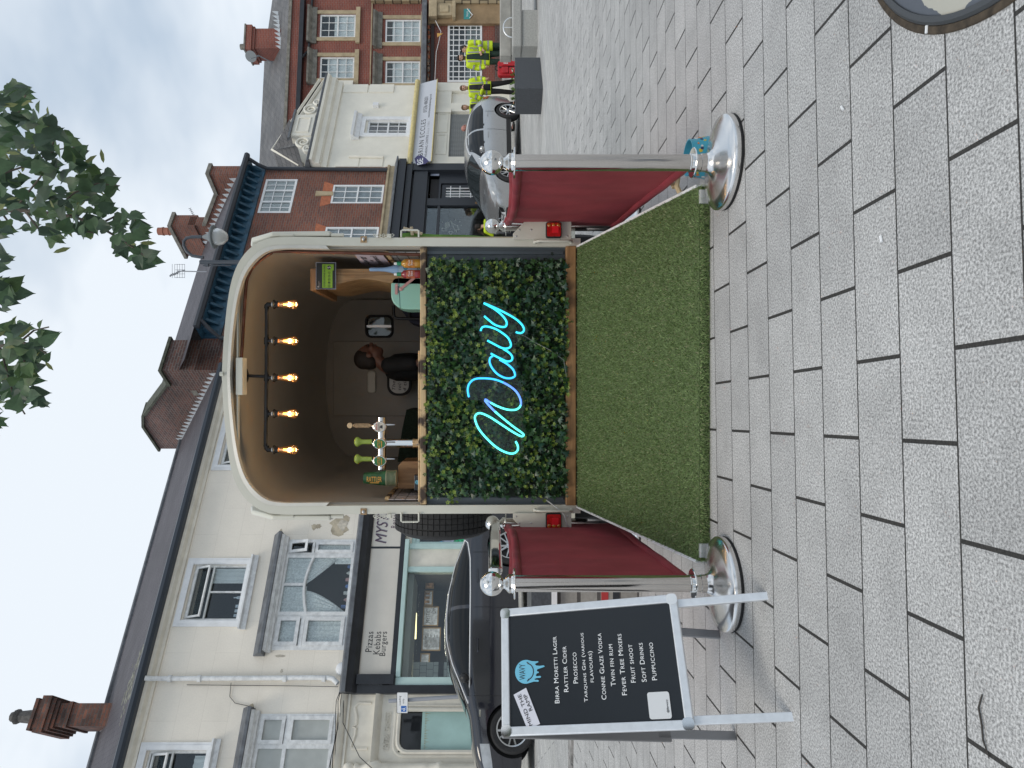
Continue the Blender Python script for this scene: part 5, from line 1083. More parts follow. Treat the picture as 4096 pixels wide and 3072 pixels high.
m1 = t.nodes.new('ShaderNodeMixShader'); m1.inputs[0].default_value = .13; ad = t.nodes.new('ShaderNodeAddShader'); lk(t,tr.outputs[0],m1.inputs[1]); lk(t,gl.outputs[0],m1.inputs[2]); lk(t,m1.outputs[0],ad.inputs[0]); lk(t,em.outputs[0],ad.inputs[1]); lk(t,ad.outputs[0],oo.inputs[0])
m_fil = M('hot filament', (1,.50,.10), .5, emit=9); m_collar = M('bulb collar', (.55,.20,.08), .4); m_labelw = M('white label', (.6,.6,.58), .5)
for y in (1218,1364,1511,1655,1799):
    q = Fr(P(1085,y,YP), (1,0,0), (0,1,0), (0,0,-1)); u_ = YP/F
    k = MB(); k.lathe(q, [(.0135,0),(.0135,8*u_)], 14, 0); k.lathe(q, [(.0137,2*u_),(.0137,7*u_)], 14, 1); k.lathe(q, [(.014,8*u_),(.03,10*u_),(.031,14*u_),(.022,17*u_),(.021,28*u_)], 16, 0); so_ = k.build('socket', [m_iron, m_labelw], pl_, smooth=40)
    k = MB(); k.lathe(q, [(.012,27*u_),(.015,36*u_),(.021,55*u_),(.027,78*u_),(.031,90*u_),(.027,99*u_),(.015,105*u_),(.004,107*u_),(.002,110*u_),(0,111*u_)], 18); bl_ = k.build('bulb', m_amber, pl_, smooth=70)
    k = MB()
    for i in range(4):
        t_ = i*PI/2+.4; k.tube([q.pt(.004*math.cos(t_),.004*math.sin(t_),48*u_), q.pt(.009*math.cos(t_),.009*math.sin(t_),90*u_)], .0021, 5)
    k.lathe(q, [(.011,24*u_),(.012,29*u_)], 12, 1); k.tube([q.pt(0,0,29*u_), q.pt(0,0,60*u_)], .0035, 6, 2); k.build('filament', [m_fil, m_collar, M('glass stem',(.7,.6,.5),.2)], bl_)
    ld = bpy.data.lights.new('bulb_light', 'POINT'); ld.energy = .8; ld.color = (1,.83,.62); ld.shadow_soft_size = .02; lo = bpy.data.objects.new('bulb_light', ld); C.objects.link(lo); lo.location = q.pt(0,-.0,70*u_)-OFF[pl_.name]; lo.parent = pl_

# ---- things inside the trailer
def lab(o, l, c, g=None): return tag(o, l, c, g)
YC = 4.72; K = CF(YC); z9 = lambda x,y: (1050+x/3.318, 900+y/3.318); zT = lambda x,y: (1300+x/3.607, 1600+y/3.607)
def zc(x, Y=YC): return CAMH+(HZ-x)/F*Y
# wavy timber cabinet with top shelf
cb_ = thing('wall_cabinet', 'rustic pine wall bracket with a wavy edge inside the trailer under the hygiene rating', 'cabinet', P(1562,1095,YC))
a0 = X0+.73; wav = [(1267,1138),(1330,1139),(1375,1130),(1420,1120),(1460,1116),(1510,1122),(1562,1132),(1700,1136)]
k = MB(); k.prism(K, [K.px(*p) for p in spl(wav,4)]+[(a0,K.px(1700,1000)[1]),(a0,K.px(1267,1000)[1])], -.62, 0); k.build('side_board', m_cab, cb_)
k = MB(); ya,yb = K.px(1267,1163),K.px(1244,1048); k.box(K, ya[0], a0, ya[1], yb[1], -.62, .02); k.build('shelf', wood_mat('shelf pine',(.22,.12,.055),(.34,.19,.09),'X',5), cb_, bevel=.004)
a0_,b0_ = K.px(*z9(985,858)); a1_,b1_ = K.px(*z9(720,505)); q = K.at(a0_,b0_,.022); w_,h_ = a1_-a0_,b1_-b0_
k = MB(); k.box(q, 0, w_, 0, h_, 0, .002, 0); k.box(q, .003, w_-.003, .003, h_-.003, .002, .003, 1); k.box(q, w_*.05, w_*.93, h_*.17, h_*.68, .003, .004, 2); k.prism(q, [(w_*.70,h_*.11),(w_*.93,h_*.11),(w_*.93,h_*.18),(w_*.70,h_*.18)], .003, .0041, 2); k.prism(q, [(w_*.805+w_*.075*math.cos(i*PI/10),h_*.335+w_*.075*math.sin(i*PI/10)) for i in range(20)], .004, .005, 1)
hyg = k.build('rating_plaque', [m_paper, M('plaque black',(.015,.018,.02),.4), M('plaque lime',(.22,.42,.03),.4)], None); lab(hyg, 'black and lime food hygiene rating plaque scoring five fixed to the pine bracket', 'sign')
text('FOOD HYGIENE RATING', q, w_*.09, h_*.53, w_*.8, h_*.08, m_ink, hyg, c=.0045, bold=.008)
for i, d in enumerate('01234'):
    text(d, q, w_*(.10+.125*i), h_*.29, w_*.03, h_*.085, m_ink, hyg, c=.0045); k = MB(); cxx = w_*(.115+.125*i); k.tube([q.pt(cxx+w_*.042*math.cos(j*PI/8), h_*.335+w_*.042*math.sin(j*PI/8), .0045) for j in range(17)], .0008, 4); k.build('ring', m_ink, hyg)
text('5', q, w_*.775, h_*.26, w_*.06, h_*.15, m_whiteink, hyg, c=.0055)
k = MB(); k.box(q, w_*.06, w_*.3, h_*.84, h_*.855, .003, .0036); k.box(q, w_*.06, w_*.24, h_*.79, h_*.8, .003, .0036); k.ell(q.pt(w_*.09,h_*.88,.003),(.006,.006,.001),q,10,4); k.build('small_print', m_silver_ink, hyg)
# allergy notice on the side wall
q = Fr((X0+.79, YT+.52, 1.645), (0,-1,0), (0,0,1), (-1,0,0)); k = MB(); k.prism(q, [(.0,.02),(.42,.02),(.42,.2),(.05,.22),(.0,.2)], 0, .003); nt_ = k.build('notice', M('lilac paper',(.58,.53,.62),.7)); lab(nt_, 'pale lilac allergy notice taped to the right inner wall of the trailer', 'notice')
text('Allergy', q, .06,.145,.3,.045, m_ink, nt_, c=.004); text('or', q,.19,.115,.05,.02, m_ink, nt_, c=.004); text('intolerance?', q,.04,.07,.34,.04, m_ink, nt_, c=.004)
# mint cool box
def rbox(fr_, w, d, h, r, m=0, mb=None):
    mb = mb or MB(); mb.prism(fr_, [(a,b_) for a,b_ in rrect(w,d,r,6)], 0, h, m); return mb
c0 = P(1682,1238,YC); c1 = P(1564,1108,YC); w_ = c1.x-c0.x; q = Fr((c0.x, YC, ZC), (1,0,0), (0,0,1), (0,-1,0)); hh = c1.z-ZC
co = thing('cool_box', 'mint green mini cool box with a pink strap at the right of the counter', 'cool box', (c0.x+w_/2, YC, ZC))
pr_ = [(0,0),(w_,0),(w_,hh-.05),(w_-.003,hh-.025),(w_-.012,hh-.012),(w_-.028,hh-.004),(w_-.05,hh),(.095,hh),(.065,hh-.006),(.042,hh-.018),(.022,hh-.038),(.010,hh-.06),(.003,hh-.09),(0,hh-.12)]
m_minty = M('mint plastic', (.27,.53,.44), .3); m_pink = M('pink plastic', (.50,.27,.26), .4)
k = MB(); k.prism(q, pr_, -.2, 0); k.build('body', m_minty, co, bevel=.008)
k = MB(); k.box(q, w_*.5, w_*.72, hh-.052, hh-.044, .0, .002); k.tube([q.pt(.004,hh-.062,.001), q.pt(w_-.002,hh-.052,.001)], .0015, 5); k.build('lid_seam', m_panel, co)
k = MB(); k.prism(q, [(w_*.45,hh-.045),(w_*.8,hh-.045),(w_*.78,hh-.027),(w_*.47,hh-.027)], -.002, .004); k.build('handle_recess', m_pink, co)
k = MB(); k.prism(q, [(w_*.60,hh-.072),(w_*.66,hh-.062),(w_*.97,hh-.145),(w_*.94,hh-.165)], .001, .008); k.ell(q.pt(w_*.63,hh-.068,.004),(.014,.014,.006),q,14,6); k.build('strap', m_pink, co)
# bottles
def bottle(name, label, px0, px1, xb, xt, Y, prof, cat='bottle', grp=None):
    xm = P(0,(px0+px1)/2,Y).x; r = (P(0,px0,Y).x-P(0,px1,Y).x)/2; h_ = CAMH+(HZ-xt)/F*Y-ZC
    o = thing(name, label, cat, (xm,Y,ZC), grp); q_ = Fr((xm,Y,ZC),(1,0,0),(0,1,0),(0,0,1))
    for nm, pf, m_ in prof: MB().lathe(q_, [(a*r, b_*h_) for a,b_ in pf], 20).build(nm, m_, o, smooth=50)
    return o, q_, r, h_
def juice(lbl, p0, p1, col, Y, bandc):
    o,q_,r,h_ = bottle('juice_bottle', lbl, p0, p1, 1681, 1576, Y, [
        ('body', [(.8,0),(1,.03),(1,.25),(.93,.3),(1,.55),(.95,.64),(.5,.72),(.42,.74)], M(lbl[:12]+' juice', col, .12, coat=.5)),
        ('cap', [(.45,.74),(.46,.88),(.36,.9)], M('green cap '+lbl[:4], (.01,.22,.10), .4)), ('spout', [(.34,.9),(.3,1.0),(0,1.0)], m_white),
        ('label', [(1.01,.26),(1.01,.56)], M('juice label '+lbl[:4], bandc, .5, noise=(60,.5)))], grp='squash bottles on the counter')
    fq = Fr((q_.o.x,Y-r-.001,ZC),(1,0,0),(0,0,1),(0,-1,0)); text('Fruit', fq, -r*.6, h_*.42, r*1.2, h_*.07, m_whiteink, o, c=.001); text('Shoot', fq, -r*.6, h_*.33, r*1.2, h_*.07, m_whiteink, o, c=.001); return o
juice('orange squash bottle with a green cap beside the mint cool box', 1036, 1072, (.52,.26,.03), 4.55, (.55,.22,.04)); juice('red berry squash bottle with a green cap in front of the mint cool box', 1080, 1114, (.26,.02,.03), 4.55, (.40,.10,.05))
bb_,q_,r,h_ = bottle('wax_bottle', 'frosted blue spirit bottle with a dripping wax neck behind the squash bottles', 1058, 1098, 1681, 1478, 4.66, [
    ('body', [(.9,0),(1,.02),(1,.4),(.9,.5),(.6,.62),(.4,.7)], M('frosted blue glass',(.30,.42,.52),.35,coat=.3)), ('wax', [(1.0,.46),(.93,.52),(.63,.62),(.43,.72),(.36,.86),(.38,.87),(.38,.98),(.3,1.0),(0,1.0)], M('pale blue wax',(.22,.36,.56),.35))], 'bottle')
k = MB(); fq = Fr((q_.o.x,4.66-r-.001,ZC),(1,0,0),(0,0,1),(0,-1,0)); k.box(fq, -r*.75, r*.8, h_*.12, h_*.38, -.004, .001, 0); k.prism(fq, [(r*.2+.016*math.cos(i*.4),h_*.33+.016*math.sin(i*.4)) for i in range(16)], .001, .002, 1); k.build('label', [M('bottle label',(.35,.45,.62),.5), M('label teal',(.04,.24,.36),.5)], bb_)
# dark machine behind the cool box
k = MB(); q = CF(5.4); k.prism(q, [q.px(*p) for p in ((1690,1150),(1690,1305),(1640,1290),(1605,1240),(1600,1200),(1640,1180))], -.3, 0)
o = thing('bag_seat', 'dark navy folded seat with a thin black frame behind the mint cool box', 'seat', q.pt(*q.px(1690,1230))); k.build('fabric', M('navy fabric',(.012,.014,.03),.8), o, bevel=.02)
k = MB(); k.tube([q.pt(*q.px(x,y),.05) for x,y in ((1690,1277),(1600,1277),(1582,1272),(1578,1255),(1578,1225))], .012, 8); k.tube([q.pt(*q.px(x,y),.05) for x,y in ((1640,1277),(1640,1215))], .01, 8); k.build('frame', m_iron, o, smooth=50)
# beer tap
bt = thing('beer_tap', 'chrome tee shaped beer font with three tap handles and oval badges', 'beer tap', P(1690,1773,YC)); B = CF(YC)
pc = P(1680,1773,YC); q = Fr((pc.x,YC,ZC),(1,0,0),(0,1,0),(0,0,1)); zt_ = zc(1535)-ZC
k = MB(); k.lathe(q, [(.05,0),(.05,.012),(.034,.02),(.033,.075),(.036,.078),(.036,.082),(.030,.085),(.030,zt_)], 20); k.tube([P(1526,1669,YC), P(1526,1877,YC)], .030, 18); k.build('column', m_chrome, bt, smooth=50)
m_brass = M('antique brass', (.30,.20,.11), .4, metal=.6, noise=(80,.4)); m_tapg = M('tap lime', (.26,.36,.06), .4); m_capw = M('tap cream disc', (.55,.42,.26), .5); m_badgeg = M('badge green', (.025,.17,.05), .3); m_orange = M('badge orange', (.72,.33,.04), .4)
for i,(y, hx_) in enumerate(((1707,362),(1775,None),(1844,None))):
    qb = Fr(P(1519,y,YC-.04),(1,0,0),(0,0,1),(0,-1,0)); k = MB(); k.lathe(qb, [(.046,0),(.046,.008),(.041,.012)], 24, 0, .82, 1.0); k.lathe(qb, [(.040,.010),(.036,.014),(0,.015)], 24, 1, .82, 1); bg_ = k.build('badge', [m_chrome, M('badge cream',(.55,.52,.45),.4) if i==0 else m_badgeg], bt, smooth=40)
    qq = qb
    if i == 0:
        text('BIRRA', qq, -.022,.014,.044,.010, m_red, bg_, c=.016); text('MORETTI', qq, -.026,-.002,.052,.009, m_ink, bg_, c=.016); k = MB(); k.prism(qq, [(-.012,-.02),(.012,-.02),(.008,-.006),(-.006,-.004)], .015, .0165); k.build('emblem', m_ink, bg_)
    else: text('RATTLER', qq, -.031,-.006,.062,.019, m_orange, bg_, c=.016, bold=.03); k = MB(); k.box(qq,-.024,.02,-.017,-.013,.0155,.0165); k.build('strapline', m_orange, bg_)
    k = MB(); k.tube([P(1512,y,YC-.02), P(1495,y-2,YC-.02), P(1488,y-3,YC-.02)], [.016,.011,.007], 10); k.build('valve', m_chrome, bt, smooth=50)
    k = MB(); k.tube([P(1543,y-8,YC-.03), P(1550,y-8,YC-.035), P(1579,y-8,YC-.045)], [.009,.008,.004], 8); k.build('spout', m_steel, bt, smooth=50)
    ha = Fr(P(1488,y-(5 if i==0 else 8),YC-.02),(1,0,0),(0,1,0),(0,0,1)); u_ = YC/F; k = MB()
    if i == 0:
        k.prism(Fr(ha.o,(1,0,0),(0,0,1),(0,-1,0)), [(-.009,0),(.009,0),(.009,6*u_),(.015,10*u_),(.015,64*u_),(.008,74*u_),(-.008,74*u_),(-.015,64*u_),(-.015,10*u_),(-.009,6*u_)], -.008, .008); k.prism(Fr(ha.o,(1,0,0),(0,0,1),(0,-1,0)), [(0+.019*math.cos(j*.35),88*u_+.019*math.sin(j*.35)) for j in range(18)], -.006, .006, 1); k.build('tap_handle', [m_brass, m_capw], bt, bevel=.003)
    else: # plain flared green handle
        k.lathe(ha, [(.016,0),(.016,30*u_),(.017,40*u_),(.026,50*u_),(.034,56*u_),(.030,64*u_),(.016,70*u_),(0,71*u_)], 18, 0, 1, .6); k.build('tap_handle', m_tapg, bt, smooth=60)
# timber box, nested cups, card box
a = P(1592,1845,YC); b_ = P(1592,1955,YC); k = MB(); q = Fr((b_.x,YC,ZC),(1,0,0),(0,0,1),(0,-1,0)); w_ = a.x-b_.x; hb = zc(1592)-ZC
k.prism(q, [(0,0),(w_,0),(w_,hb-.03),(w_-.03,hb),(0,hb)], -.22, 0); o = k.build('wooden_box', wood_mat('box pine',(.17,.085,.035),(.30,.165,.07),'Z',5), bevel=.004); lab(o, 'brown wooden box holding up the stack of green cups', 'box')
xm = P(0,1907,YC).x; r0 = .0515; zb0 = ZC+hb
m_cup = M('green paper cup', (.015,.085,.03), .45, noise=(30,.5)); m_rimc = M('cup rim', (.45,.44,.30), .5)
def cup(z, lbl, full):
    o = thing('paper_cup', lbl, 'cup', (xm, YC-.07, z), 'green paper cups nested upside down'); q_ = Fr((xm,YC-.07,z),(1,0,0),(0,1,0),(0,0,1)); Hc = .152
    k = MB(); k.lathe(q_, [(r0-.0005,.003),(r0*.70,Hc),(r0*.66,Hc),(r0*.64,Hc-.008),(0,Hc-.008)], 24); k.build('wall', m_cup, o, smooth=50); k = MB(); k.lathe(q_, [(r0-.001,.0),(r0+.0025,.0005),(r0+.0025,.0022),(r0-.001,.0027)], 24); k.build('rim', m_rimc, o, smooth=50); return o, q_
for i in range(9): cup(zb0+i*.0082, 'nested green cup showing only its pale rim under the printed cup', False)
o, q_ = cup(zb0+9*.0082-.011, 'topmost upturned green cup printed with orange lettering on the wooden box', True)
cyl = .0475
def bend(ob, cx_, cy_, r_of): # wrap flat lettering round the cup
    pass
fq = Fr((xm, YC-.07-.040, zb0+.0615+.147), (0,-.105,-1), (1,0,0), (0,-1,.105)); text('RATTLER', fq, .018, -.018, .10, .034, m_orange, o, c=.0035, bold=.02)
k = MB(); k.box(fq, .04,.10,-.026,-.022,.0025,.0045); k.build('print', m_orange, o)
q = Fr(P(1679,1962,4.62),(1,0,0),(0,0,1),(0,-1,0)); q = Fr((q.o.x,4.62,ZC+.014),(1,0,0),(0,0,1),(0,-1,0)); w_ = P(0,1902,4.62).x-q.o.x
cbx = thing('card_holder', 'small black card box with a blue smiley logo at the left end of the counter', 'card box', q.o)
k = MB(); k.box(q, 0, w_, 0, .048, -.07, 0); k.box(q, 0, .012, -.0, .03, 0, .012); k.box(q, w_-.012, w_, 0, .03, 0, .012); k.build('case', M('black plastic',(.022,.026,.034),.35), cbx, bevel=.003)
def wavy(fr_, cx_, cy_, r, par, c=.0, detail=True):
    pts = [(r*math.cos(t_), r*math.sin(t_)) for t_ in [-.35+i*(PI+.7)/24 for i in range(25)]]
    dr_ = [(-.94,-.36),(-.86,-.75),(-.90,-1.12),(-.83,-1.2),(-.74,-1.12),(-.72,-.82),(-.64,-.8),(-.58,-1.0),(-.58,-1.32),(-.5,-1.42),(-.42,-1.32),(-.44,-1.0),(-.36,-.92),(-.2,-1.02),(-.16,-1.2),(-.08,-1.22),(-.02,-1.05),(.12,-1.05),(.2,-1.3),(.3,-1.7),(.36,-1.78),(.44,-1.68),(.42,-1.3),(.46,-1.0),(.6,-.86),(.66,-1.0),(.74,-1.2),(.82,-1.18),(.82,-.95),(.86,-.6)]
    k = MB(); k.prism(fr_, [(cx_+a,cy_+b_) for a,b_ in pts]+[(cx_+a*r,cy_+b_*r) for a,b_ in dr_], c, c+.0008); o = k.build('smiley_logo', M('logo sky blue',(.16,.50,.68),.4), par)
    k = MB(); k.tube([fr_.pt(cx_+r*.68*math.cos(t_), cy_-.1*r+r*.62*math.sin(t_), c+.001) for t_ in [PI+.15+i*(PI-.3)/14 for i in range(15)]], r*.045, 5)
    for s in (-1,1): k.tube([fr_.pt(cx_+s*r*.80, cy_-.12*r, c+.001), fr_.pt(cx_+s*r*.66, cy_-.3*r, c+.001), fr_.pt(cx_+s*r*.5,cy_-.2*r,c+.001)][:2], r*.045, 5)
    k.build('smile', m_ink, o); text('WAVY', fr_, cx_-r*.66, cy_+r*.05, r*1.32, r*.55, m_ink, o, c=c+.001, bold=.02)
wavy(q, w_*.55, .028, .014, cbx, .001)
# dark turf bench, round framed sign, back of the bartender
k = MB(); q = CF(5.75); k.prism(q, [q.px(*zT(*p)) for p in ((1400,145),(1175,140),(1110,440),(1045,890),(1400,900))], -.5, 0); o = k.build('turf_bench', M('dark turf cover',(.010,.022,.012),.95,noise=(150,.6),bump=(160,.8))); lab(o, 'low bench covered in very dark green turf behind the beer tap', 'bench')
q = CF(6.3); a0,b0_ = q.px(1646,1583); a1,b1_ = q.px(1549,1440); q = q.at(a0,b0_); w_,h_ = a1-a0,b1_-b0_
k = MB(); k.prism(q, rrect(w_,h_,.09,7), -.02, .01, 0); k.prism(q.at(.022,.022), rrect(w_-.044,h_-.044,.075,7), .01, .014, 1); o = k.build('framed_sign', [m_rubber, M('sign white',(.62,.62,.60),.5)]); lab(o, 'white notice in a thick black rounded frame behind the bartender', 'sign')
text('The Dock', q, .05, h_*.66, w_*.72, .03, m_ink, o, c=.016, shear=.2); text('tel: order', q, .05, h_*.42, w_*.72, .03, m_ink, o, c=.016, shear=.2); text('4 till late', q, .04, h_*.2, w_*.7, .03, m_ink, o, c=.016, shear=.2)

# ---- chrome stanchions and burgundy banners
m_burg = M('burgundy mesh fabric', (.35,.06,.072), .7, noise=(3,.2), spec=.25)
bmn = m_burg.node_tree; bb2 = bmn.nodes['Principled BSDF']; tcx = bmn.nodes.new('ShaderNodeTexCoord'); wv = bmn.nodes.new('ShaderNodeTexWave'); wv.wave_type = 'BANDS'; wv.bands_direction = 'Z'; wv.inputs['Scale'].default_value = 55; wv.inputs['Distortion'].default_value = 2.5; wv.inputs['Detail'].default_value = 2
lk(bmn, tcx.outputs['Object'], wv.inputs['Vector']); b_p = bmn.nodes.new('ShaderNodeBump'); b_p.inputs['Strength'].default_value = .35; b_p.inputs['Distance'].default_value = .003; lk(bmn, wv.outputs[0], b_p.inputs['Height']); lk(bmn, b_p.outputs[0], bb2.inputs['Normal'])
m_burg2 = M('burgundy hem', (.27,.034,.048), .55, noise=(5,.2))
def post(loc, label):
    o = thing('barrier_post', label, 'barrier post', loc, 'chrome barrier posts beside the ramp'); q = Fr(loc,(1,0,0),(0,1,0),(0,0,1))
    k = MB(); k.lathe(q, [(.184,0),(.187,.004),(.187,.012)], 56); k.build('rubber_foot', m_rubber, o, smooth=40)
    k = MB(); k.lathe(q, [(.186,.012),(.187,.016),(.187,.034),(.182,.040),(.14,.050),(.09,.060),(.055,.068),(.042,.078),(.036,.092)], 64); k.build('base', m_steel2, o, smooth=40)
    k = MB(); k.lathe(q, [(.036,.09),(.036,.112),(.033,.114),(.0325,.865)], 32); k.build('pole', m_polish, o, smooth=40)
    k = MB(); k.lathe(q, [(.034,.128),(.036,.13),(.036,.14),(.058,.1405),(.06,.143),(.058,.1455),(.036,.146),(.036,.156),(.034,.158)], 32); k.build('collar', m_chrome, o, smooth=40)
    k = MB(); k.lathe(q, [(.034,.858),(.060,.859),(.062,.862),(.060,.865),(.040,.868),(.036,.875),(.038,.884),(.030,.892),(.021,.900),(.019,.906),(.023,.910),(.020,.914)]+[(.0485*math.sin(t_),.953-.0415*math.cos(t_)*1.0 if False else .9525-.0485*math.cos(t_)) for t_ in [.45+i*(PI-.45)/18 for i in range(19)]], 40); k.build('ball_finial', m_chrome, o, smooth=35); return o
m_steel2 = M('stainless base', (.78,.77,.76), .22, metal=1); m_polish = M('polished tube', (.66,.63,.60), .13, metal=1)
p1 = V((.892,2.80,0)); p2 = V((-.805,2.80,0)); p3 = V((1.05,4.62,0)); p4 = V((-.925,4.62,0))
post(p1, 'chrome barrier post with the blue pet bowl behind its base'); post(p2, 'chrome barrier post standing beside the menu board')
post(p3, 'chrome barrier post behind the tail light bracket on the silver car side of the trailer'); o4 = post(p4, 'chrome barrier post behind the tail light bracket below the spare tyre')
k = MB(); k.prism(Fr((-.955,3.45,.90),(1,0,0),(0,0,1),(0,-1,0)), rrect(.05,.07,.02), -1.14, 0); cbr = k.build('crossbar', m_chrome, o4, bevel=.01)
def banner(n_, f_, s, label):
    o = thing('barrier_banner', label, 'banner', n_+V((0,.04,0))); d = (f_-n_); L = d.length; d.normalize(); side = V((-d.y,d.x,0))
    za, zb2 = .885, .125
    def fn(i,j):
        z = zb2+(za-zb2)*j-.02*math.sin(PI*i)*j; w_ = (.012*math.sin(i*9+j*2)+.02*math.sin(PI*i)*math.sin(j*2.6)+.006*math.sin(i*31+j*5))*s*(.2+.8*j)
        return n_+d*(.045+(L-.09)*i)+side*w_+V((0,0,z))
    k = MB(); k.grid(fn, 48, 22); k.build('fabric', m_burg, o, smooth=80, solid=.003)
    k = MB(); k.tube([fn(i/24,1)+V((0,0,-.035)) for i in range(25)], .022, 8); k.build('top_sleeve', m_burg2, o, smooth=60)
    k = MB(); k.tube([fn(i/24,0)+V((0,0,.03)) for i in range(25)], .022, 8); k.build('bottom_sleeve', m_burg2, o, smooth=60)
    k = MB(); q = Fr(n_+V((0,0,0)), d, (0,0,1), d.cross(V((0,0,1)))); rr = random.Random(4)
    for i in range(26):
        a = .62+rr.random()*.2+.0*i; b_ = .40+rr.random()*.34; i_ = (a-.045)/(L-.09); j_ = (b_-zb2)/(za-zb2); c_ = fn(i_,j_)-side*s*.0-side*(.0045 if s>0 else -.0045)
        w_ = .012+rr.random()*.02; k.poly([c_+d*-w_, c_+d*w_+V((0,0,.002)), c_+d*w_*.8+V((0,0,.006)), c_+d*-w_*.9+V((0,0,.005))])
    k.build('faded_print', M('faded print',(.30,.10,.11),.6), o); k = MB(); k.tube([n_+V((0,.04,.845)), n_+V((0,.075,.87))], .01, 8); k.tube([n_+V((0,.04,.15)), n_+V((0,.08,.14))], .014, 8); k.build('clip', m_chrome, o)
banner(p1, p3, 1, 'burgundy fabric banner strung between posts on the silver car side of the ramp'); banner(p2, p4, -1, 'burgundy fabric banner strung between posts on the black car side of the ramp')

# ---- pet bowl
pb_ = P(2760,690,2.95); o = thing('pet_bowl', 'sky blue pet bowl with small prints on the paving behind the chrome post base', 'bowl', (1.0,3.07,0)); q = Fr((1.0,3.07,0),(1,0,0),(0,1,0),(0,0,1))
k = MB(); k.lathe(q, [(.088,0),(.091,.004),(.078,.080),(.080,.087),(.074,.087),(.066,.06),(.05,.03),(0,.026)], 32); k.build('bowl', M('bowl blue',(.05,.34,.46),.35), o, smooth=40)
cols_ = [M('print white',(.6,.6,.6),.5), M('print orange',(.6,.2,.05),.5), M('print yellow',(.6,.45,.05),.5), M('print navy',(.03,.03,.1),.5)]; rr = random.Random(6); k = MB()
for i in range(40):
    t_ = 2*PI*i/40+rr.random()*.1; z = .015+rr.random()*.055; r_ = .0905-(z/.085)*.0125; c_ = q.pt(r_*math.cos(t_), r_*math.sin(t_), z); f2 = Fr(c_, (-math.sin(t_),math.cos(t_),0),(0,0,1),(math.cos(t_),math.sin(t_),0)); s_ = .005+rr.random()*.006
    k.prism(f2, [(s_*math.cos(j),s_*math.sin(j)*(.6+rr.random()*.7)) for j in range(6)], -.001, .0016, i%4)
k.build('print', cols_, o)

# ---- menu board
FL_, FR_, RL_, RR_ = V((-1.05,2.183,0)), V((-.705,2.40,0)), V((-1.391,2.71,0)), V((-1.04,2.92,0))
ex = (FR_-FL_).normalized(); Wd = (FR_-FL_).length; TL = V((-1.232,2.442,.915)); up_ = ((TL-FL_)-ex*((TL-FL_).dot(ex))); Hh = up_.length; ey = up_.normalized(); A_ = Fr(FL_+ex*((TL-FL_).dot(ex))*.5, ex, ey, ex.cross(ey))
mbd = thing('menu_board', 'silver framed black drinks menu board standing on splayed legs beside the left chrome post', 'menu board', (FL_+FR_+RL_+RR_)/4)
pf0 = .318*Hh; k = MB(); o1 = rrect(Wd+.03, Hh-pf0, .028); f1 = A_.at(-.015, pf0)
k.frame(f1, o1, [(.03 if a < (Wd+.03)/2 else Wd, .03 if b_ < (Hh-pf0)/2 else Hh-pf0-.03) for a,b_ in o1], -.012, .008); fro = k.build('frame', m_alu, mbd, bevel=.004)
m_chr2 = m_chrome
for (cx_,cy_) in ((0,0),(Wd-.005,0),(0,Hh-pf0-.036),(Wd-.005,Hh-pf0-.036)): k = MB(); k.prism(f1.at(cx_-.002,cy_-.0), rrect(.038,.038,.014), .006, .010); k.build('corner_cap', m_chr2, fro)
k = MB(); k.box(f1, .02, Wd+.01, .02, Hh-pf0-.02, -.004, 0); pan = k.build('poster', M('charcoal poster',(.018,.022,.027),.25,spec=.35,bump=(5,.2)), mbd)
for a in (.0, Wd-.028):
    k = MB(); k.box(A_, a, a+.028, 0, pf0+.02, -.03, -.012); k.build('leg', m_alu, mbd, bevel=.003)
exb = (RR_-RL_).normalized(); TB = TL+V((-.012,.016,.0)); eyb = (TB-(RL_+exb*.0)); eyb -= exb*eyb.dot(exb); Hb = eyb.length; B_ = Fr(RL_, exb, eyb.normalized(), exb.cross(eyb.normalized()))
for a in (.0, (RR_-RL_).length-.03):
    k = MB(); k.box(B_, a, a+.032, 0, .36*Hb, -.012, .012); k.build('leg', m_grey, mbd, bevel=.003)
k = MB(); k.box(B_, -.012, (RR_-RL_).length+.012, .30*Hb, Hb, -.012, .012); k.build('rear_panel', M('back panel grey',(.20,.20,.205),.55), mbd, bevel=.004)
zA = lambda x,y: (1900+x/1.548, 2000+y/1.548); zM = lambda x,y: (1850+x/2.149, 2300+y/2.149); AT = A_.off(.0015)
def ml(s, xl, yl, xr, yr, h_): # line given by baseline ends in the closer crop of the photo
    a,b_ = AT.px(*zA(xl,yl)); a2,b2 = AT.px(*zA(xr,yr)); text(s, AT, a, b_, a2-a, h_, m_whiteink, pan, c=.001, caps=True, spacing=1.05, ang=0, bold=.004)
for s,xl,yl,xr,yr in (('Birra Moretti Lager',524,1258,505,845),('Rattler Cider',580,1188,568,905),('Prosecco',639,1135,632,943),('Tarquins Gin (various',707,1250,686,822),('flavours)',745,1128,735,935),('Connie Glaze Vodka',815,1236,790,824),('Twin fin rum',873,1152,855,893),('Fever Tree Mixers',942,1208,915,828),('Fruit shoot',997,1130,983,893),('Soft Drinks',1064,1126,1045,884),('Puppuccino',1128,1115,1108,882)): ml(s,xl,yl,xr,yr,.0165 if not s.endswith(')') else .019)
a,b_ = AT.px(*zM(545,832)); wavy(AT, a, b_, .0405, pan, .0012)
a0,b0_ = AT.px(*zM(560,1328)); a1,b1_ = AT.px(*zM(668,1280)); a2,b2 = AT.px(*zM(548,970)); a3,b3 = AT.px(*zM(440,1030))
k = MB(); k.prism(AT, [(a0,b0_),(a1,b1_),(a2,b2),(a3,b3)], .001, .002); nto = k.build('paper_note', M('note paper',(.66,.67,.74),.6), pan)
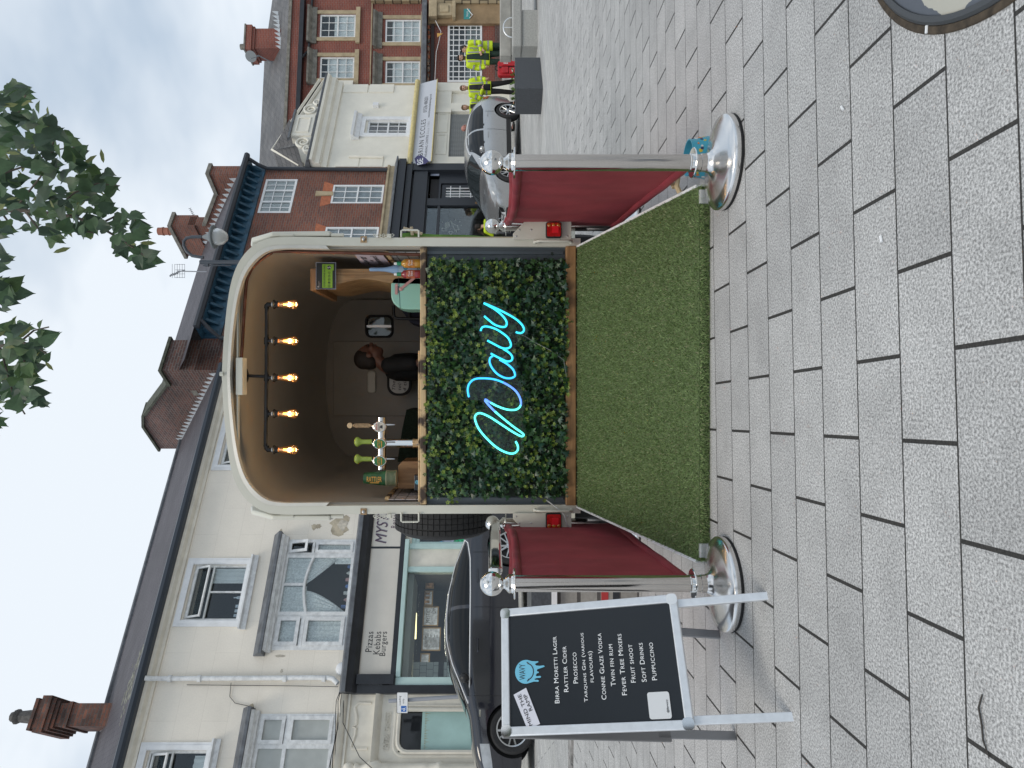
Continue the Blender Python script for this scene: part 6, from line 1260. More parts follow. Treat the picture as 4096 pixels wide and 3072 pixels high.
d_ = V((a2-a1,b2-b1_)); an = math.atan2(d_.y,d_.x); L_ = d_.length; nf = AT.at(a1,b1_,.0025).rot(an)
text('MIND THE', nf, L_*.06, L_*.205, L_*.86, L_*.10, m_ink, nto, c=0, bold=.012); text('RAMP', nf, L_*.40, L_*.055, L_*.46, L_*.10, m_ink, nto, c=0, bold=.012)
a0,b0_ = AT.px(*zA(1222,1362)); a1,b1_ = AT.px(*zA(1065,1200)); k = MB(); k.prism(AT.at(a0+.004,b0_), rrect(.083,.073,.008), .001, .002); crd = k.build('white_card', M('card white',(.66,.68,.70),.5), pan); text('@Barwavy', AT, a0+.022, b0_+.006, .04, .008, m_ink, crd, c=.003)

# ---- round cover set in the paving, cigarette ends, twig
cp = P(3720,-140,1.55); xm_, ym_ = 1.241, 1.253
cv = thing('access_cover', 'round grey steel access cover with flaking cream paint set in the paving', 'access cover', (xm_,ym_,0))
q = Fr((xm_,ym_,.0),(1,0,0),(0,1,0),(0,0,1))
m_cov, t, b = base_mat('flaked paint'); tcn2 = t.nodes.new('ShaderNodeTexCoord'); nn = t.nodes.new('ShaderNodeTexNoise'); nn.inputs['Scale'].default_value = 9; nn.inputs['Detail'].default_value = 5
gs = t.nodes.new('ShaderNodeVectorMath'); gs.operation = 'SUBTRACT'; gs.inputs[1].default_value = (-.31,.11,0); lk(t, tcn2.outputs['Object'], gs.inputs[0]); gr = t.nodes.new('ShaderNodeVectorMath'); gr.operation = 'LENGTH'; lk(t, gs.outputs[0], gr.inputs[0]); ad2 = t.nodes.new('ShaderNodeMath'); ad2.operation = 'MULTIPLY_ADD'; ad2.inputs[1].default_value = .11; lk(t, tcn2.outputs['Object'], nn.inputs['Vector']); lk(t, nn.outputs[0], ad2.inputs[0]); lk(t, gr.outputs['Value'], ad2.inputs[2])
cr = t.nodes.new('ShaderNodeValToRGB'); cr.color_ramp.interpolation = 'CONSTANT'; cr.color_ramp.elements[0].color = (.47,.46,.40,1); cr.color_ramp.elements[1].position = .235; cr.color_ramp.elements[1].color = (.10,.115,.14,1); lk(t, ad2.outputs[0], cr.inputs[0]); lk(t, cr.outputs[0], b.inputs['Base Color']); b.inputs['Roughness'].default_value = .5
k = MB(); k.lathe(q, [(.0,.006),(.506,.006),(.51,.004)][::-1], 96); k.build('plate', m_cov, cv, smooth=30)
k = MB(); k.lathe(q, [(.51,.002),(.51,.009),(.522,.010),(.528,.006),(.528,.002)], 96); k.lathe(q, [(.528,.002),(.530,.005),(.543,.004),(.546,.0015)], 96, 1); k.build('rim', [M('dark rim',(.05,.055,.06),.5), M('grimy joint',(.06,.045,.03),.9,noise=(40,.5))], cv, smooth=30)
def bit(px, lbl, ang):
    Yb = F*CAMH/(px[0]-HZ); p = P(px[0],px[1],Yb); d_ = V((math.cos(ang),math.sin(ang),0))*.008; k = MB(); k.tube([p-d_+V((0,0,.005)), p+d_+V((0,0,.005))], .0035, 8); o = k.build('cigarette_end', m_white); tag(o, lbl, 'cigarette end')
bit((3376,432), 'white cigarette end in the open paving joint away from the cover', .7); bit((3716,118), 'white cigarette end lying against the rim of the grey access cover', -.1); bit((3532,956), 'white cigarette end in a paving joint below the chrome post base', .3)
tw = [(3937,2778),(3922,2830),(3935,2900),(3940,2960),(3958,3010),(3965,3035)]
k = MB(); k.tube([P(x,y,F*CAMH/(x-HZ))+V((0,0,.004)) for x,y in tw], [.0015,.002,.002,.0018,.0015,.001], 5); o = k.build('twig', M('dry twig',(.05,.045,.04),.9)); tag(o, 'thin dark dry twig lying on the paving nearest the camera', 'twig')
# green folded deckchair outside the trailer, right
YD = 4.9; D = CF(YD); o = thing('folded_deckchair', 'folded deckchair with green canvas leaning on the outside of the trailer', 'deckchair', P(2080,935,YD))
k = MB(); k.prism(D, [D.px(*p) for p in ((1600,962),(1600,934),(1640,930),(1740,938),(1860,940),(1960,946),(2030,950),(2036,962))], -.5, 0); k.build('canvas', M('green canvas',(.10,.22,.03),.6,noise=(6,.4)), o)
k = MB(); k.tube([D.pt(*D.px(x,y),.02) for x,y in ((1615,915),(1690,938))], .011, 6); k.tube([D.pt(*D.px(x,y),.035) for x,y in ((1648,912),(1690,922),(1640,942))][:1]+[D.pt(*D.px(1652,945),.035)], .011, 6); k.tube([D.pt(*D.px(x,y),.0) for x,y in ((1620,955),(2200,955))], .014, 6); k.build('wooden_frame', M('pale deckchair wood',(.52,.42,.28),.6), o)

# ------------------------------------------------------------------ cars
m_tint = M('dark car glass', (.010,.012,.014), .04, spec=.3)
m_screen = M('windscreen glass', (.025,.032,.035), .03, spec=.45)
m_trimb = M('car black trim', (.012,.012,.013), .45)
m_alloy = M('alloy wheel', (.55,.56,.57), .25, metal=.9)
m_lampc = M('headlamp glass', (.36,.38,.40), .08, coat=.8, noise=(5,.3))
m_whitecar = M('bright window trim', (.80,.80,.80), .25, metal=.2)
def car(name, label, origin, yaw, spec, paint, gr):
    """origin = point under the rear axle on the near (left) side; x runs forward, y to the left (towards the camera side)"""
    L, W2, xr, xf, wr = spec['L'], spec['W']/2, spec['xr'], spec['xf'], spec['wr']
    fr = yaw_frame(origin, yaw); fr = fr.at(-xr, -W2+.02, 0)
    o = thing(name, label, 'car', fr.pt(L/2,0,0), gr)
    Hx, Hz_ = zip(*spec['top']); Bx, Bz = zip(*spec['belt']); Px, Pw = zip(*spec['plan']); Sx, Sz_ = zip(*spec['sill'])
    def sm(x, X, Y): return sum(float(np.interp(x+d, X, Y)) for d in (-.06,-.03,0,.03,.06))/5
    Hf = lambda x: sm(x, Hx, Hz_); Wf = lambda x: W2*sm(x, Px, Pw); Sf = lambda x: sm(x, Sx, Sz_)
    Zs = lambda x: min(sm(x, Bx, Bz), Hf(x)-.05)
    NP = 2.7
    def half(x, z):
        zs, h, w, s = Zs(x), Hf(x), Wf(x), Sf(x)
        if z > zs: return w*.985*max(0, 1-((z-zs)/(h-zs))**NP)**(1/NP)
        t = (z-s)/(zs-s); return w*(.93+.07*math.sin(min(1,max(0,t))*PI*.62)/math.sin(PI*.5))*(1 if t < .9 else 1-.0)
    def topz(x, y):
        zs, h, w = Zs(x), Hf(x), Wf(x)*.985; return zs+(h-zs)*max(0, 1-(abs(y)/w)**NP)**(1/NP)
    N = 74; M1, M2 = 9, 12; rings = []
    for i in range(N+1):
        x = .004+(L-.008)*i/N; s, zs, h = Sf(x), Zs(x), Hf(x); r = [(0, s), (half(x,s)*.8, s)]
        for j in range(M1+1): z = s+(zs-s)*j/M1; r.append((half(x,z), z))
        for j in range(1, M2+1): a_ = PI/2*j/M2; y = Wf(x)*.985*math.cos(a_)**(2/NP); r.append((y, topz(x,y) if j < M2 else h))
        rings.append([(y,z) for y,z in r]+[(-y,z) for y,z in r[-2:0:-1]])
    k = MB(); n = len(rings[0]); vs = []
    for i, r in enumerate(rings):
        x = .004+(L-.008)*i/N; vs += [fr.pt(x,y,z) for y,z in r]
    fs = [(i*n+j, i*n+(j+1)%n, (i+1)*n+(j+1)%n, (i+1)*n+j) for i in range(N) for j in range(n)]
    fs += [tuple(range(n))[::-1], tuple(N*n+j for j in range(n))]; k.add(vs, fs)
    bd = k.build('body', [paint, m_trimb], o, smooth=55)
    cut = MB()
    for xx in (xr, xf): 
        for s in (1,-1): cut.lathe(Fr(fr.pt(xx, s*(W2-.26), wr), fr.ex, fr.ez, -fr.ey if s>0 else fr.ey), [(wr+.055,-.6),(wr+.055,.0+.0)] if False else [(wr+.05,-.35),(wr+.05,.02)], 32)
    cu = cut.build('arch_cut', m_trimb, o); bm = bd.modifiers.new('b','BOOLEAN'); bm.operation = 'DIFFERENCE'; bm.solver = 'EXACT'; bm.object = cu
    dg = bpy.context.evaluated_depsgraph_get(); dg.update(); me = bpy.data.meshes.new_from_object(bd.evaluated_get(dg)); bd.modifiers.clear(); bd.data = me; bpy.data.objects.remove(cu)
    def side(xs_, e=.004, s=1, nz=7): # xs_: list of (x, zlow, zhigh)
        q = MB(); Xs = [a for a,_,_ in xs_]; lo = [b_ for _,b_,_ in xs_]; hi = [c_ for _,_,c_ in xs_]
        def fn(i,j):
            x = Xs[0]+(Xs[-1]-Xs[0])*i; z = np.interp(x,Xs,lo)+(np.interp(x,Xs,hi)-np.interp(x,Xs,lo))*j; return fr.pt(x, s*(half(x,z)+e), z)
        q.grid(fn, 26, nz, flip=(s>0)); return q
    for s in (1,-1):
        for w_ in spec['windows']: side(w_, s=s).build('side_window', m_tint, o, smooth=60)
    if spec.get('trim'):
        k = MB(); k.tube([fr.pt(x, half(x,z)+.006, z) for x,z in spec['trim']], spec.get('trim_r',.012), 6); k.build('window_trim', m_whitecar, o, smooth=50)
    for nm, (x0,x1,yr) in (('windscreen', spec['screen']), ('rear_window', spec['rear'])):
        q = MB(); q.grid(lambda i,j: (lambda x,y: fr.pt(x+.004*(1 if x1>L/2 else -1), y, topz(x,y)+.006))(x0+(x1-x0)*i, (2*j-1)*yr*Wf(x0+(x1-x0)*i)), 14, 16, flip=True); q.build(nm, m_screen, o, smooth=60)
    # wheels
    for xx in (xr, xf):
        for s in (1,-1):
            q = Fr(fr.pt(xx, s*(W2-.115), wr), fr.ex, fr.ez, -fr.ey*-s if False else fr.ey*s); q = Fr(q.o, fr.ex*s, fr.ez, fr.ey*s)
            k = MB(); k.lathe(q, [(wr*.66,-.1),(wr*.93,-.1),(wr,-.07),(wr,.07),(wr*.93,.1),(wr*.72,.1),(wr*.66,.085)], 36, caps=False); wh = k.build('wheel', m_tyre, o, smooth=40)
            k = MB(); k.lathe(q, [(wr*.64,.09),(wr*.62,.03),(0,.02)], 32, 1, caps=False); k.lathe(q, [(wr*.63,.078),(wr*.66,.098),(wr*.72,.104)], 36, caps=False); k.lathe(q, [(wr*.17,.03),(wr*.17,.075),(wr*.1,.085),(0,.085)], 16)
            for a_ in range(5):
                for d in (-.16,.16):
                    t_ = a_*2*PI/5+d*.6; t2 = a_*2*PI/5+d*1.5; p0 = q.pt(wr*.13*math.cos(t_),wr*.13*math.sin(t_),.07); p1_ = q.pt(wr*.66*math.cos(t2),wr*.66*math.sin(t2),.085); k.tube([p0,p1_],[wr*.06,wr*.05],6)
            k.build('rim', [m_alloy, m_trimb], wh, smooth=40)
    # mirrors, handles, seams
    for s in (1,-1):
        x,z = spec['mirror']; y = half(x,z); k = MB(); k.ell(fr.pt(x+.03, s*(y+.13), z+.05), (.07,.12,.075), Fr(fr.o,fr.ex,fr.ey,fr.ez), 14, 8); k.tube([fr.pt(x+.03,s*(y-.02),z-.01), fr.pt(x+.03,s*(y+.1),z+.01)], .022, 6, 1); k.build('mirror', [spec.get('mirror_m',paint), m_trimb], o, smooth=60)
    for x,z in spec['handles']:
        y = half(x,z); k = MB(); k.tube([fr.pt(x-.10,y+.006,z), fr.pt(x-.08,y+.035,z), fr.pt(x+.08,y+.035,z), fr.pt(x+.1,y+.006,z)], .013, 6); k.build('door_handle', paint, o, smooth=50)
    for x,z0,z1_ in spec['seams']: k = MB(); k.tube([fr.pt(x+spec.get('lean',0)*(z-z0), half(x,z)+.001, z) for z in [z0+(z1_-z0)*i/8 for i in range(9)]], .004, 4); k.build('door_seam', m_trimb, o)
    if spec.get('lower'):
        q = side(spec['lower'], .003); q.build('sill_trim', m_trimb, o, smooth=60)
    return o, fr, half, topz, side, Wf, Hf
hd = math.atan2(-.549, -.836)
# silver SUV
ra = V((7.9, 20.0, gz(7.9,20.0)))
su = dict(L=4.38, W=1.83, xr=.86, xf=3.50, wr=.345, top=[(0,.62),(.02,.95),(.12,1.18),(.5,1.50),(.9,1.585),(1.6,1.625),(2.2,1.60),(2.65,1.50),(3.2,1.18),(3.45,1.06),(3.9,.98),(4.15,.90),(4.32,.74),(4.38,.60)],
    belt=[(0,.95),(.5,1.02),(1.2,1.0),(3.2,.95),(4.0,.84),(4.38,.56)], plan=[(0,.80),(.1,.9),(.4,.97),(1.0,1),(3.3,1),(3.9,.95),(4.2,.83),(4.33,.66),(4.38,.5)], sill=[(0,.42),(.4,.27),(3.9,.25),(4.38,.30)],
    windows=[[(.62,1.12,1.14),(.85,1.06,1.42),(1.25,1.03,1.49),(1.72,1.02,1.52)],[(1.80,1.02,1.52),(2.1,1.01,1.50),(2.45,1.0,1.43),(2.95,1.0,1.08)]],
    trim=[(.56,1.12),(.85,1.44),(1.25,1.515),(1.8,1.54),(2.1,1.525),(2.5,1.44),(3.05,1.06)], trim_r=.014, screen=(2.62,3.26,.80), rear=(.14,.5,.74), mirror=(2.78,1.02), handles=[(1.05,.93),(2.0,.91)],
    seams=[(1.76,.4,1.0),(2.92,.4,.98),(.95,.75,1.02)], lower=[(1.2,.27,.40),(3.1,.27,.40)])
m_silver = M('silver car paint', (.48,.485,.49), .25, metal=.75, coat=.5)
suv, f_, half, topz, side, Wf, Hf = car('silver_car', 'silver crossover car parked before the cream building with its front towards the trailer', ra, hd, su, m_silver, None)
q = side([(3.78,.78,.92),(4.0,.70,.90),(4.2,.68,.82),(4.31,.68,.72)], .006, 1); q.build('headlight', m_lampc, suv, smooth=60); q = side([(3.78,.78,.92),(4.0,.70,.90),(4.2,.68,.82),(4.31,.68,.72)], .006, -1); q.build('headlight', m_lampc, suv, smooth=60)
q = side([(.02,.85,1.0),(.12,.88,1.08),(.3,.95,1.06)], .006, 1); q.build('rear_light', m_lensr, suv, smooth=60)
k = MB(); N_ = Fr(f_.pt(4.385,0,0), f_.ey, f_.ez, f_.ex); k.prism(N_, [(-.44,.62),(.44,.62),(.40,.52),(.2,.44),(-.2,.44),(-.40,.52)], -.05, .004, 0); k.prism(N_, [(-.5,.30),(.5,.30),(.4,.42),(-.4,.42)], -.06, .003, 0); k.build('grille', m_trimb, suv)
k = MB(); k.tube([N_.pt(-.42,.625,.01), N_.pt(-.12,.50,.014), N_.pt(.12,.50,.014), N_.pt(.42,.625,.01)], .016, 6); k.tube([N_.pt(.06*math.cos(i*PI/8),.57+.055*math.sin(i*PI/8),.02) for i in range(17)], .01, 5); k.build('chrome_trim', m_chrome, suv, smooth=50)
k = MB(); k.box(N_, -.26, .26, .435, .545, .0, .02); pt_ = k.build('number_plate', m_white, suv); N2 = Fr(N_.pt(0,0,.021), N_.ex, N_.ey, N_.ez); text('KU15 FNP', N2, -.225, .452, .45, .075, m_ink, pt_, c=.0015, bold=.01)
k = MB(); k.box(N_, -.08,.0,-.0,.0,0,.0) if False else None; k.ell(f_.pt(4.12,.56,.42),(.06,.09,.05),f_); k.build('fog_lamp', m_lampc, suv, smooth=60)
# black saloon
rb = V((-5.07+2.81*.836, 10.2+2.81*.549, gz(-3,11.3)))
sa = dict(L=4.62, W=1.81, xr=1.02, xf=3.83, wr=.325, top=[(0,.60),(.03,.86),(.10,1.0),(.5,1.06),(.75,1.10),(1.2,1.27),(1.7,1.395),(2.2,1.43),(2.6,1.405),(2.9,1.33),(3.5,1.04),(3.65,.985),(4.1,.93),(4.4,.84),(4.56,.70),(4.62,.56)],
    belt=[(0,.85),(.5,.97),(1.2,.965),(3.4,.92),(4.2,.78),(4.62,.52)], plan=[(0,.78),(.1,.88),(.4,.95),(1.0,1),(3.5,1),(4.1,.95),(4.4,.85),(4.56,.70),(4.62,.55)], sill=[(0,.35),(.4,.2),(4.1,.18),(4.62,.22)],
    windows=[[(.98,1.07,1.075),(1.3,1.005,1.22),(1.7,.985,1.32),(2.02,.985,1.345)],[(2.08,.985,1.345),(2.45,.975,1.33),(2.85,.97,1.22),(3.38,.97,.995)]],
    trim=[(.90,1.085),(1.3,1.245),(1.75,1.345),(2.15,1.37),(2.5,1.35),(2.9,1.235),(3.48,.975),(3.2,.962),(2.5,.968),(1.8,.972),(1.25,.985),(.98,1.03),(.90,1.085)], trim_r=.010, screen=(2.88,3.5,.78), rear=(.75,1.5,.72), mirror=(3.12,.99), mirror_m=m_trimb, handles=[(1.55,.86),(2.65,.84)],
    seams=[(2.06,.3,.97),(3.38,.3,.96),(1.15,.62,.97)])
m_blackcar = M('blue black car paint', (.018,.019,.026), .10, coat=.7, spec=.6)
sal, f_, half, topz, side, Wf, Hf = car('black_saloon', 'blue black saloon car parked beyond the menu board in front of the kebab shop', rb, hd, sa, m_blackcar, None)
q = side([(4.02,.66,.80),(4.25,.62,.76),(4.45,.60,.70),(4.52,.60,.64)], .006); q.build('headlight', m_lampc, sal, smooth=60)
k = MB(); x = 3.62; k.box(Fr(f_.pt(x,half(x,.80)+.004,.80), f_.ex, f_.ez, f_.ey), -.05,.05,-.012,.012,0,.004); k.build('side_badge', m_chrome, sal)
q = side([(.02,.70,.82),(.3,.75,.85),(.5,.80,.86)], .006); q.build('rear_light', m_lensr, sal, smooth=60)

# ------------------------------------------------------------------ planter, bench
px_ = P(2172,354,12.1); q = yaw_frame((px_.x,px_.y,gz(px_.x,px_.y)), .63); top_ = .47
pl_ = thing('granite_planter', 'low dark granite planter box standing on the pale carriageway before the people in yellow', 'planter', q.pt(.5,.23,0))
k = MB(); k.box(q, 0, 1.02, 0, .5, -.03, top_-.02); k.rect_ring(q, 0, 1.02, 0, .5, .05, top_-.02, top_); k.build('box', m_darkgran, pl_, bevel=.004)
k = MB(); rr = random.Random(12)
for i in range(22):
    cx_ = rr.choice([.12,.28,.75])+rr.gauss(0,.04); cy_ = .12+rr.random()*.25; a_ = rr.random()*6.3; p = q.pt(cx_,cy_,top_-.01); t_ = p+V((rr.gauss(0,.04),rr.gauss(0,.04),.03+rr.random()*.05)); d_ = V((math.cos(a_),math.sin(a_),.2))*.018; k.poly([p, t_-d_, t_+V((0,0,.03)), t_+d_])
k.build('weeds', leaf_mat('weed green',(.10,.17,.03)), pl_)
sb = thing('stone_block', 'rough stone block with a dark slate top half hidden between menu board and chrome post', 'stone block', (-1.48,4.75,0))
m_rub, *_ = brick_mat('rough rubble', (.36,.35,.32), (.27,.26,.24), (.10,.095,.09), .32, .13, .012, .9, 1, .4)
k = MB(); k.box(WF, -1.66, -1.30, 4.5, 5.0, 0, .53); k.build('rubble', m_rub, sb); k = MB(); k.box(WF, -1.69, -1.27, 4.46, 5.04, .535, .57); k.build('white_edge', m_white, sb); k = MB(); k.box(WF, -1.68, -1.28, 4.47, 5.03, .57, .70); k.build('slate_top', m_darkgran, sb)
k = MB(); k.box(WF, -1.664, -1.296, 4.496, 5.004, .20, .245); k.build('red_band', m_red, sb); k = MB(); k.box(WF, -1.664, -1.296, 4.496, 5.004, .13, .17); k.build('black_band', m_black, sb)
bx_ = P(2152,187,13.3); q = yaw_frame((bx_.x,bx_.y,gz(bx_.x,bx_.y)), 0.0)
bn = thing('concrete_bench', 'long concrete bench with a steel hoop armrest at the edge of the square', 'bench', q.pt(1,.3,0))
for a_ in (.02, 1.9): k = MB(); k.box(q, a_, a_+.7, .02, .55, -.03, .30); k.build('base', m_concrete, bn, bevel=.01)
k = MB(); k.box(q, 0, 3.0, -.02, .62, .304, .49); k.build('seat', m_concrete, bn, bevel=.03)
k = MB(); k.box(q, .0, 3.0, .36, .66, .494, .72); k.build('backrest', m_concrete2, bn, bevel=.02)
k = MB(); k.tube([q.pt(.42+.19*math.cos(t_), .1, .485+.17*math.sin(t_)) for t_ in [i*PI/16 for i in range(17)]], .014, 8); k.tube([q.pt(.42,.1,.48), q.pt(.42,.1,.655)], .010, 6); k.build('armrest', m_alu, bn, smooth=50)

# ------------------------------------------------------------------ people
m_skin = M('skin', (.55,.33,.24), .5, noise=(14,.08)); m_hair = M('dark hair', (.02,.014,.011), .7, noise=(60,.4)); m_hairb = M('fair brown hair', (.13,.075,.035), .7, noise=(60,.4))
m_hiviz = M('fluorescent yellow jacket', (.55,.72,.02), .6, noise=(10,.14)); m_reflect = M('grey reflective tape', (.30,.31,.30), .4); m_greenu = M('dark green uniform', (.010,.028,.018), .8, noise=(8,.3)); m_blacku = M('black uniform', (.010,.011,.013), .8, noise=(8,.3)); m_boot = M('black boots', (.012,.012,.012), .45); m_eye = M('dark eye', (.02,.015,.012), .3)
m_lip = M('lip', (.30,.11,.09), .5)
def limb(k, pts, rs, fr, n=10):
    k.tube([fr.pt(*p) for p in pts], rs, n)
    for p, r in zip(pts, rs): k.ell(fr.pt(*p), r, fr, 10, 8)
def torso(k, fr, secs, n=18): # (z, halfwidth x, halfdepth y, shift y)
    vs = []; 
    for z,a,b_,sy in secs: vs += [fr.pt(a*math.copysign(abs(math.cos(t_))**.85,math.cos(t_)), sy+b_*math.copysign(abs(math.sin(t_))**.85,math.sin(t_)), z) for t_ in [2*PI*j/n for j in range(n)]]
    m_ = len(secs); fs = [(i*n+j,i*n+(j+1)%n,(i+1)*n+(j+1)%n,(i+1)*n+j) for i in range(m_-1) for j in range(n)]+[tuple(range(n))[::-1], tuple((m_-1)*n+j for j in range(n))]; k.add(vs, fs)
def hand(k, fr, w, d, side_, curl=.5):
    """palm and five separate bent fingers; w wrist, d direction of the fingers (figure frame)"""
    W_ = V(w); D_ = V(d).normalized(); A_2 = V((0,1,0)); A_2 = (A_2-D_*A_2.dot(D_)).normalized(); Nn = D_.cross(A_2)*side_
    pt = lambda a,b_,c_: fr.pt(*(W_+D_*a+A_2*b_+Nn*c_))
    f2 = Fr(pt(.045,0,0), fr.ex*D_.x+fr.ey*D_.y+fr.ez*D_.z, fr.ex*A_2.x+fr.ey*A_2.y+fr.ez*A_2.z, fr.ex*Nn.x+fr.ey*Nn.y+fr.ez*Nn.z); k.ell(f2.o, (.052,.04,.018), f2, 12, 8)
    for i,(o_,l_) in enumerate(((-.030,.062),(-.010,.075),(.010,.080),(.030,.070))):
        k.tube([pt(.075,o_,0), pt(.075+l_*.5,o_*1.1,-.012*curl*2), pt(.075+l_*.8,o_*1.1,-.05*curl), pt(.075+l_*.85,o_*1.05,-.085*curl)], [.0095,.009,.008,.007], 7)
    k.tube([pt(.02,.035,0), pt(.05,.062,-.01), pt(.085,.068,-.022)], [.011,.010,.008], 7)
def person(label, loc, yaw, H, pose):
    """figure frame: x to its left-hand side... -x is its right, -y is forward, z up; heights for a 1.75 m body"""
    s = H/1.75; o = thing('person', label, 'person', loc, pose.get('group')); f0 = yaw_frame(loc, yaw)
    fr = Fr(f0.o, f0.ex, f0.ey, f0.ez); 
    class SF(Fr):
        def pt(self, a, b_, c=0): return self.o+self.ex*a*s+self.ey*b_*s+self.ez*c*s
    fr = SF(f0.o, f0.ex, f0.ey, f0.ez)
    def ell(k, c, r, n=14, kk=10): k.ell(fr.pt(*c), tuple(q*s for q in (r if isinstance(r,tuple) else (r,r,r))), Fr((0,0,0),f0.ex,f0.ey,f0.ez), n, kk)
    def tb(k, pts, rs, n=10):
        k.tube([fr.pt(*p) for p in pts], [r*s for r in rs], n)
        for p,r in zip(pts,rs): ell(k, p, r, 10, 8)
    P_ = pose; hd_ = V(P_.get('head',(0,-.02,1.63))); tw_ = P_.get('turn',0); ct,st = math.cos(tw_),math.sin(tw_)
    def hp(x,y,z): return (hd_.x+x*ct-y*st, hd_.y+x*st+y*ct, hd_.z+z)
    legs, arms = P_['legs'], P_['arms']
    k = MB(); HF = Fr((0,0,0), f0.ex*ct+f0.ey*st, f0.ey*ct-f0.ex*st, f0.ez)
    def hell(c, r, kk=None): (kk or k).ell(fr.pt(*hp(*c)), tuple(q*s for q in r), HF, 16, 12)
    hell((0,.012,.03),(.076,.095,.092)); hell((0,-.018,-.035),(.060,.072,.078)); hell((0,-.035,-.085),(.035,.042,.035)); hell((0,-.098,-.012),(.013,.022,.022)); hell((0,-.088,.012),(.010,.014,.03)); hell((0,-.075,.035),(.05,.02,.014)); hell((0,-.083,-.052),(.024,.012,.010))
    for e in (-1,1): hell((e*.076,.01,-.005),(.010,.022,.032)); hell((e*.036,-.066,-.02),(.024,.02,.02))
    nz_ = hd_.z-.23; tb(k, [(0,.03,nz_),(hd_.x*.6,.02+hd_.y*.3,nz_+.1),(hd_.x,hd_.y+.03,hd_.z-.06)], [.075,.056,.056])
    torso(k, fr, P_.get('torso', [(.86,.15,.10,0),(.96,.165,.105,.01),(1.08,.145,.095,0),(1.25,.17,.11,0),(1.38,.19,.105,.005),(1.45,.12,.08,.01)]))
    for hp_,kn,an,toe in legs: tb(k, [hp_,kn,an], [.078,.052,.040]); tb(k, [an,(toe[0],toe[1],toe[2])], [.042,.034])
    for sh,el_,wr_,hdir in arms: tb(k, [sh,el_,wr_], [.052,.038,.026]); sd = 1 if sh[0]>0 else -1; hand(k, SF(f0.o,f0.ex,f0.ey,f0.ez), wr_, hdir, sd) if False else None
    for sh,el_,wr_,hdir in arms:
        sd = 1 if sh[0] > 0 else -1; W_ = V(wr_); D_ = V(hdir).normalized(); A2 = V((0,-1,0)) if abs(D_.y)<.8 else V((0,0,1)); A2 = (A2-D_*A2.dot(D_)).normalized(); Nn = D_.cross(A2)*sd
        pt = lambda a,b_,c_: tuple(W_+D_*a+A2*b_+Nn*c_)
        k.tube([fr.pt(*pt(a,0,0)) for a in (0,.02,.05,.08)], [.026*s,.034*s,.037*s,.033*s], 10)
        for o_,l_ in ((-.029,.062),(-.010,.078),(.010,.083),(.029,.072)): k.tube([fr.pt(*pt(a,o_,c_)) for a,c_ in ((.07,0),(.07+l_*.5,-.012),(.07+l_*.85,-.036))], [.0105*s,.010*s,.008*s], 7)
        k.tube([fr.pt(*pt(a,b_,c_)) for a,b_,c_ in ((.02,.025,0),(.05,.055,-.012),(.085,.062,-.025))], [.012*s,.011*s,.009*s], 7)
    body = remesh(k, 'body', P_.get('skin',m_skin), o, P_.get('voxel',.011), 3)
    # face and hair
    k = MB()
    for e in (-1,1): hell((e*.031,-.085,.008),(.012,.008,.007),k)
    k.build('eyes', m_eye, o, smooth=60); k = MB(); hell((0,-.094,-.05),(.022,.006,.006),k); k.build('mouth', m_lip, o, smooth=60)
    hr = P_.get('hair')
    if hr:
        k = MB(); hell((0,.03,.052),(.084,.093,.085),k); hell((0,.055,.0),(.078,.072,.082),k)
        for e in (-1,1): hell((e*.066,.02,.03),(.018,.045,.05),k)
        if P_.get('fringe',True): hell((0,-.055,.085),(.06,.04,.028),k)
        remesh(k, 'hair', hr, o, .010, 2)
    if P_.get('beard'):
        k = MB(); hell((0,-.045,-.075),(.055,.052,.038),k); hell((0,-.082,-.036),(.03,.012,.006),k)
        for e in (-1,1): hell((e*.055,-.02,-.045),(.016,.03,.035),k)
        remesh(k, 'beard', m_hair, o, .009, 2)
    # clothes
    tr_m = P_.get('trousers')
    if tr_m:
        k = MB(); torso(k, fr, [(.80,.16,.11,0),(.92,.178,.118,.01),(1.02,.168,.112,.005)])
        for hp_,kn,an,toe in legs: tb(k, [hp_,kn,(an[0],an[1],an[2]+.03)], [.098,.075,.066])
        remesh(k, 'trousers', tr_m, o, .013, 3)
        for hp_,kn,an,toe in legs:
            k = MB(); d_ = V((toe[0]-an[0],toe[1]-an[1],0)); tb(k, [(an[0],an[1],an[2]+.06),(an[0],an[1]+.0,an[2]-.02)], [.058,.056]); tb(k, [(an[0],an[1],.045),((an[0]+toe[0])/2,(an[1]+toe[1])/2,.048),(toe[0],toe[1],.036)], [.046,.046,.038]); remesh(k, 'boot', m_boot, o, .011, 2)
    if P_.get('shirt'):
        k = MB(); torso(k, fr, P_.get('shirt_t',[(.90,.165,.115,0),(1.02,.165,.112,.005),(1.1,.155,.108,0),(1.25,.182,.122,0),(1.38,.20,.115,.005),(1.46,.10,.08,.01)]))
        for sh,el_,wr_,hdir in arms: e2 = tuple(sh[i]+(el_[i]-sh[i])*P_.get('sleeve',.55) for i in range(3)); tb(k, [(sh[0]*.8,sh[1],sh[2]),sh,e2], [.072,.070,.062])
        remesh(k, 'shirt', P_['shirt'], o, .013, 3)
    if P_.get('jacket'):
        k = MB(); op_ = P_.get('open',True); zb0_ = P_.get('hem',.80)
        torso(k, fr, [(zb0_,.20,.145,.01),(zb0_+.12,.205,.15,.01),(1.08,.195,.14,.005),(1.25,.21,.145,.005),(1.38,.215,.13,.01),(1.46,.14,.10,.02),(1.50,.09,.085,.02)])
        for sh,el_,wr_,hdir in arms: w2 = tuple(el_[i]+(wr_[i]-el_[i])*.92 for i in range(3)); tb(k, [(sh[0]*.75,sh[1],sh[2]),sh,el_,w2], [.085,.086,.070,.055])
        jk = remesh(k, 'jacket', P_['jacket'], o, .014, 4)
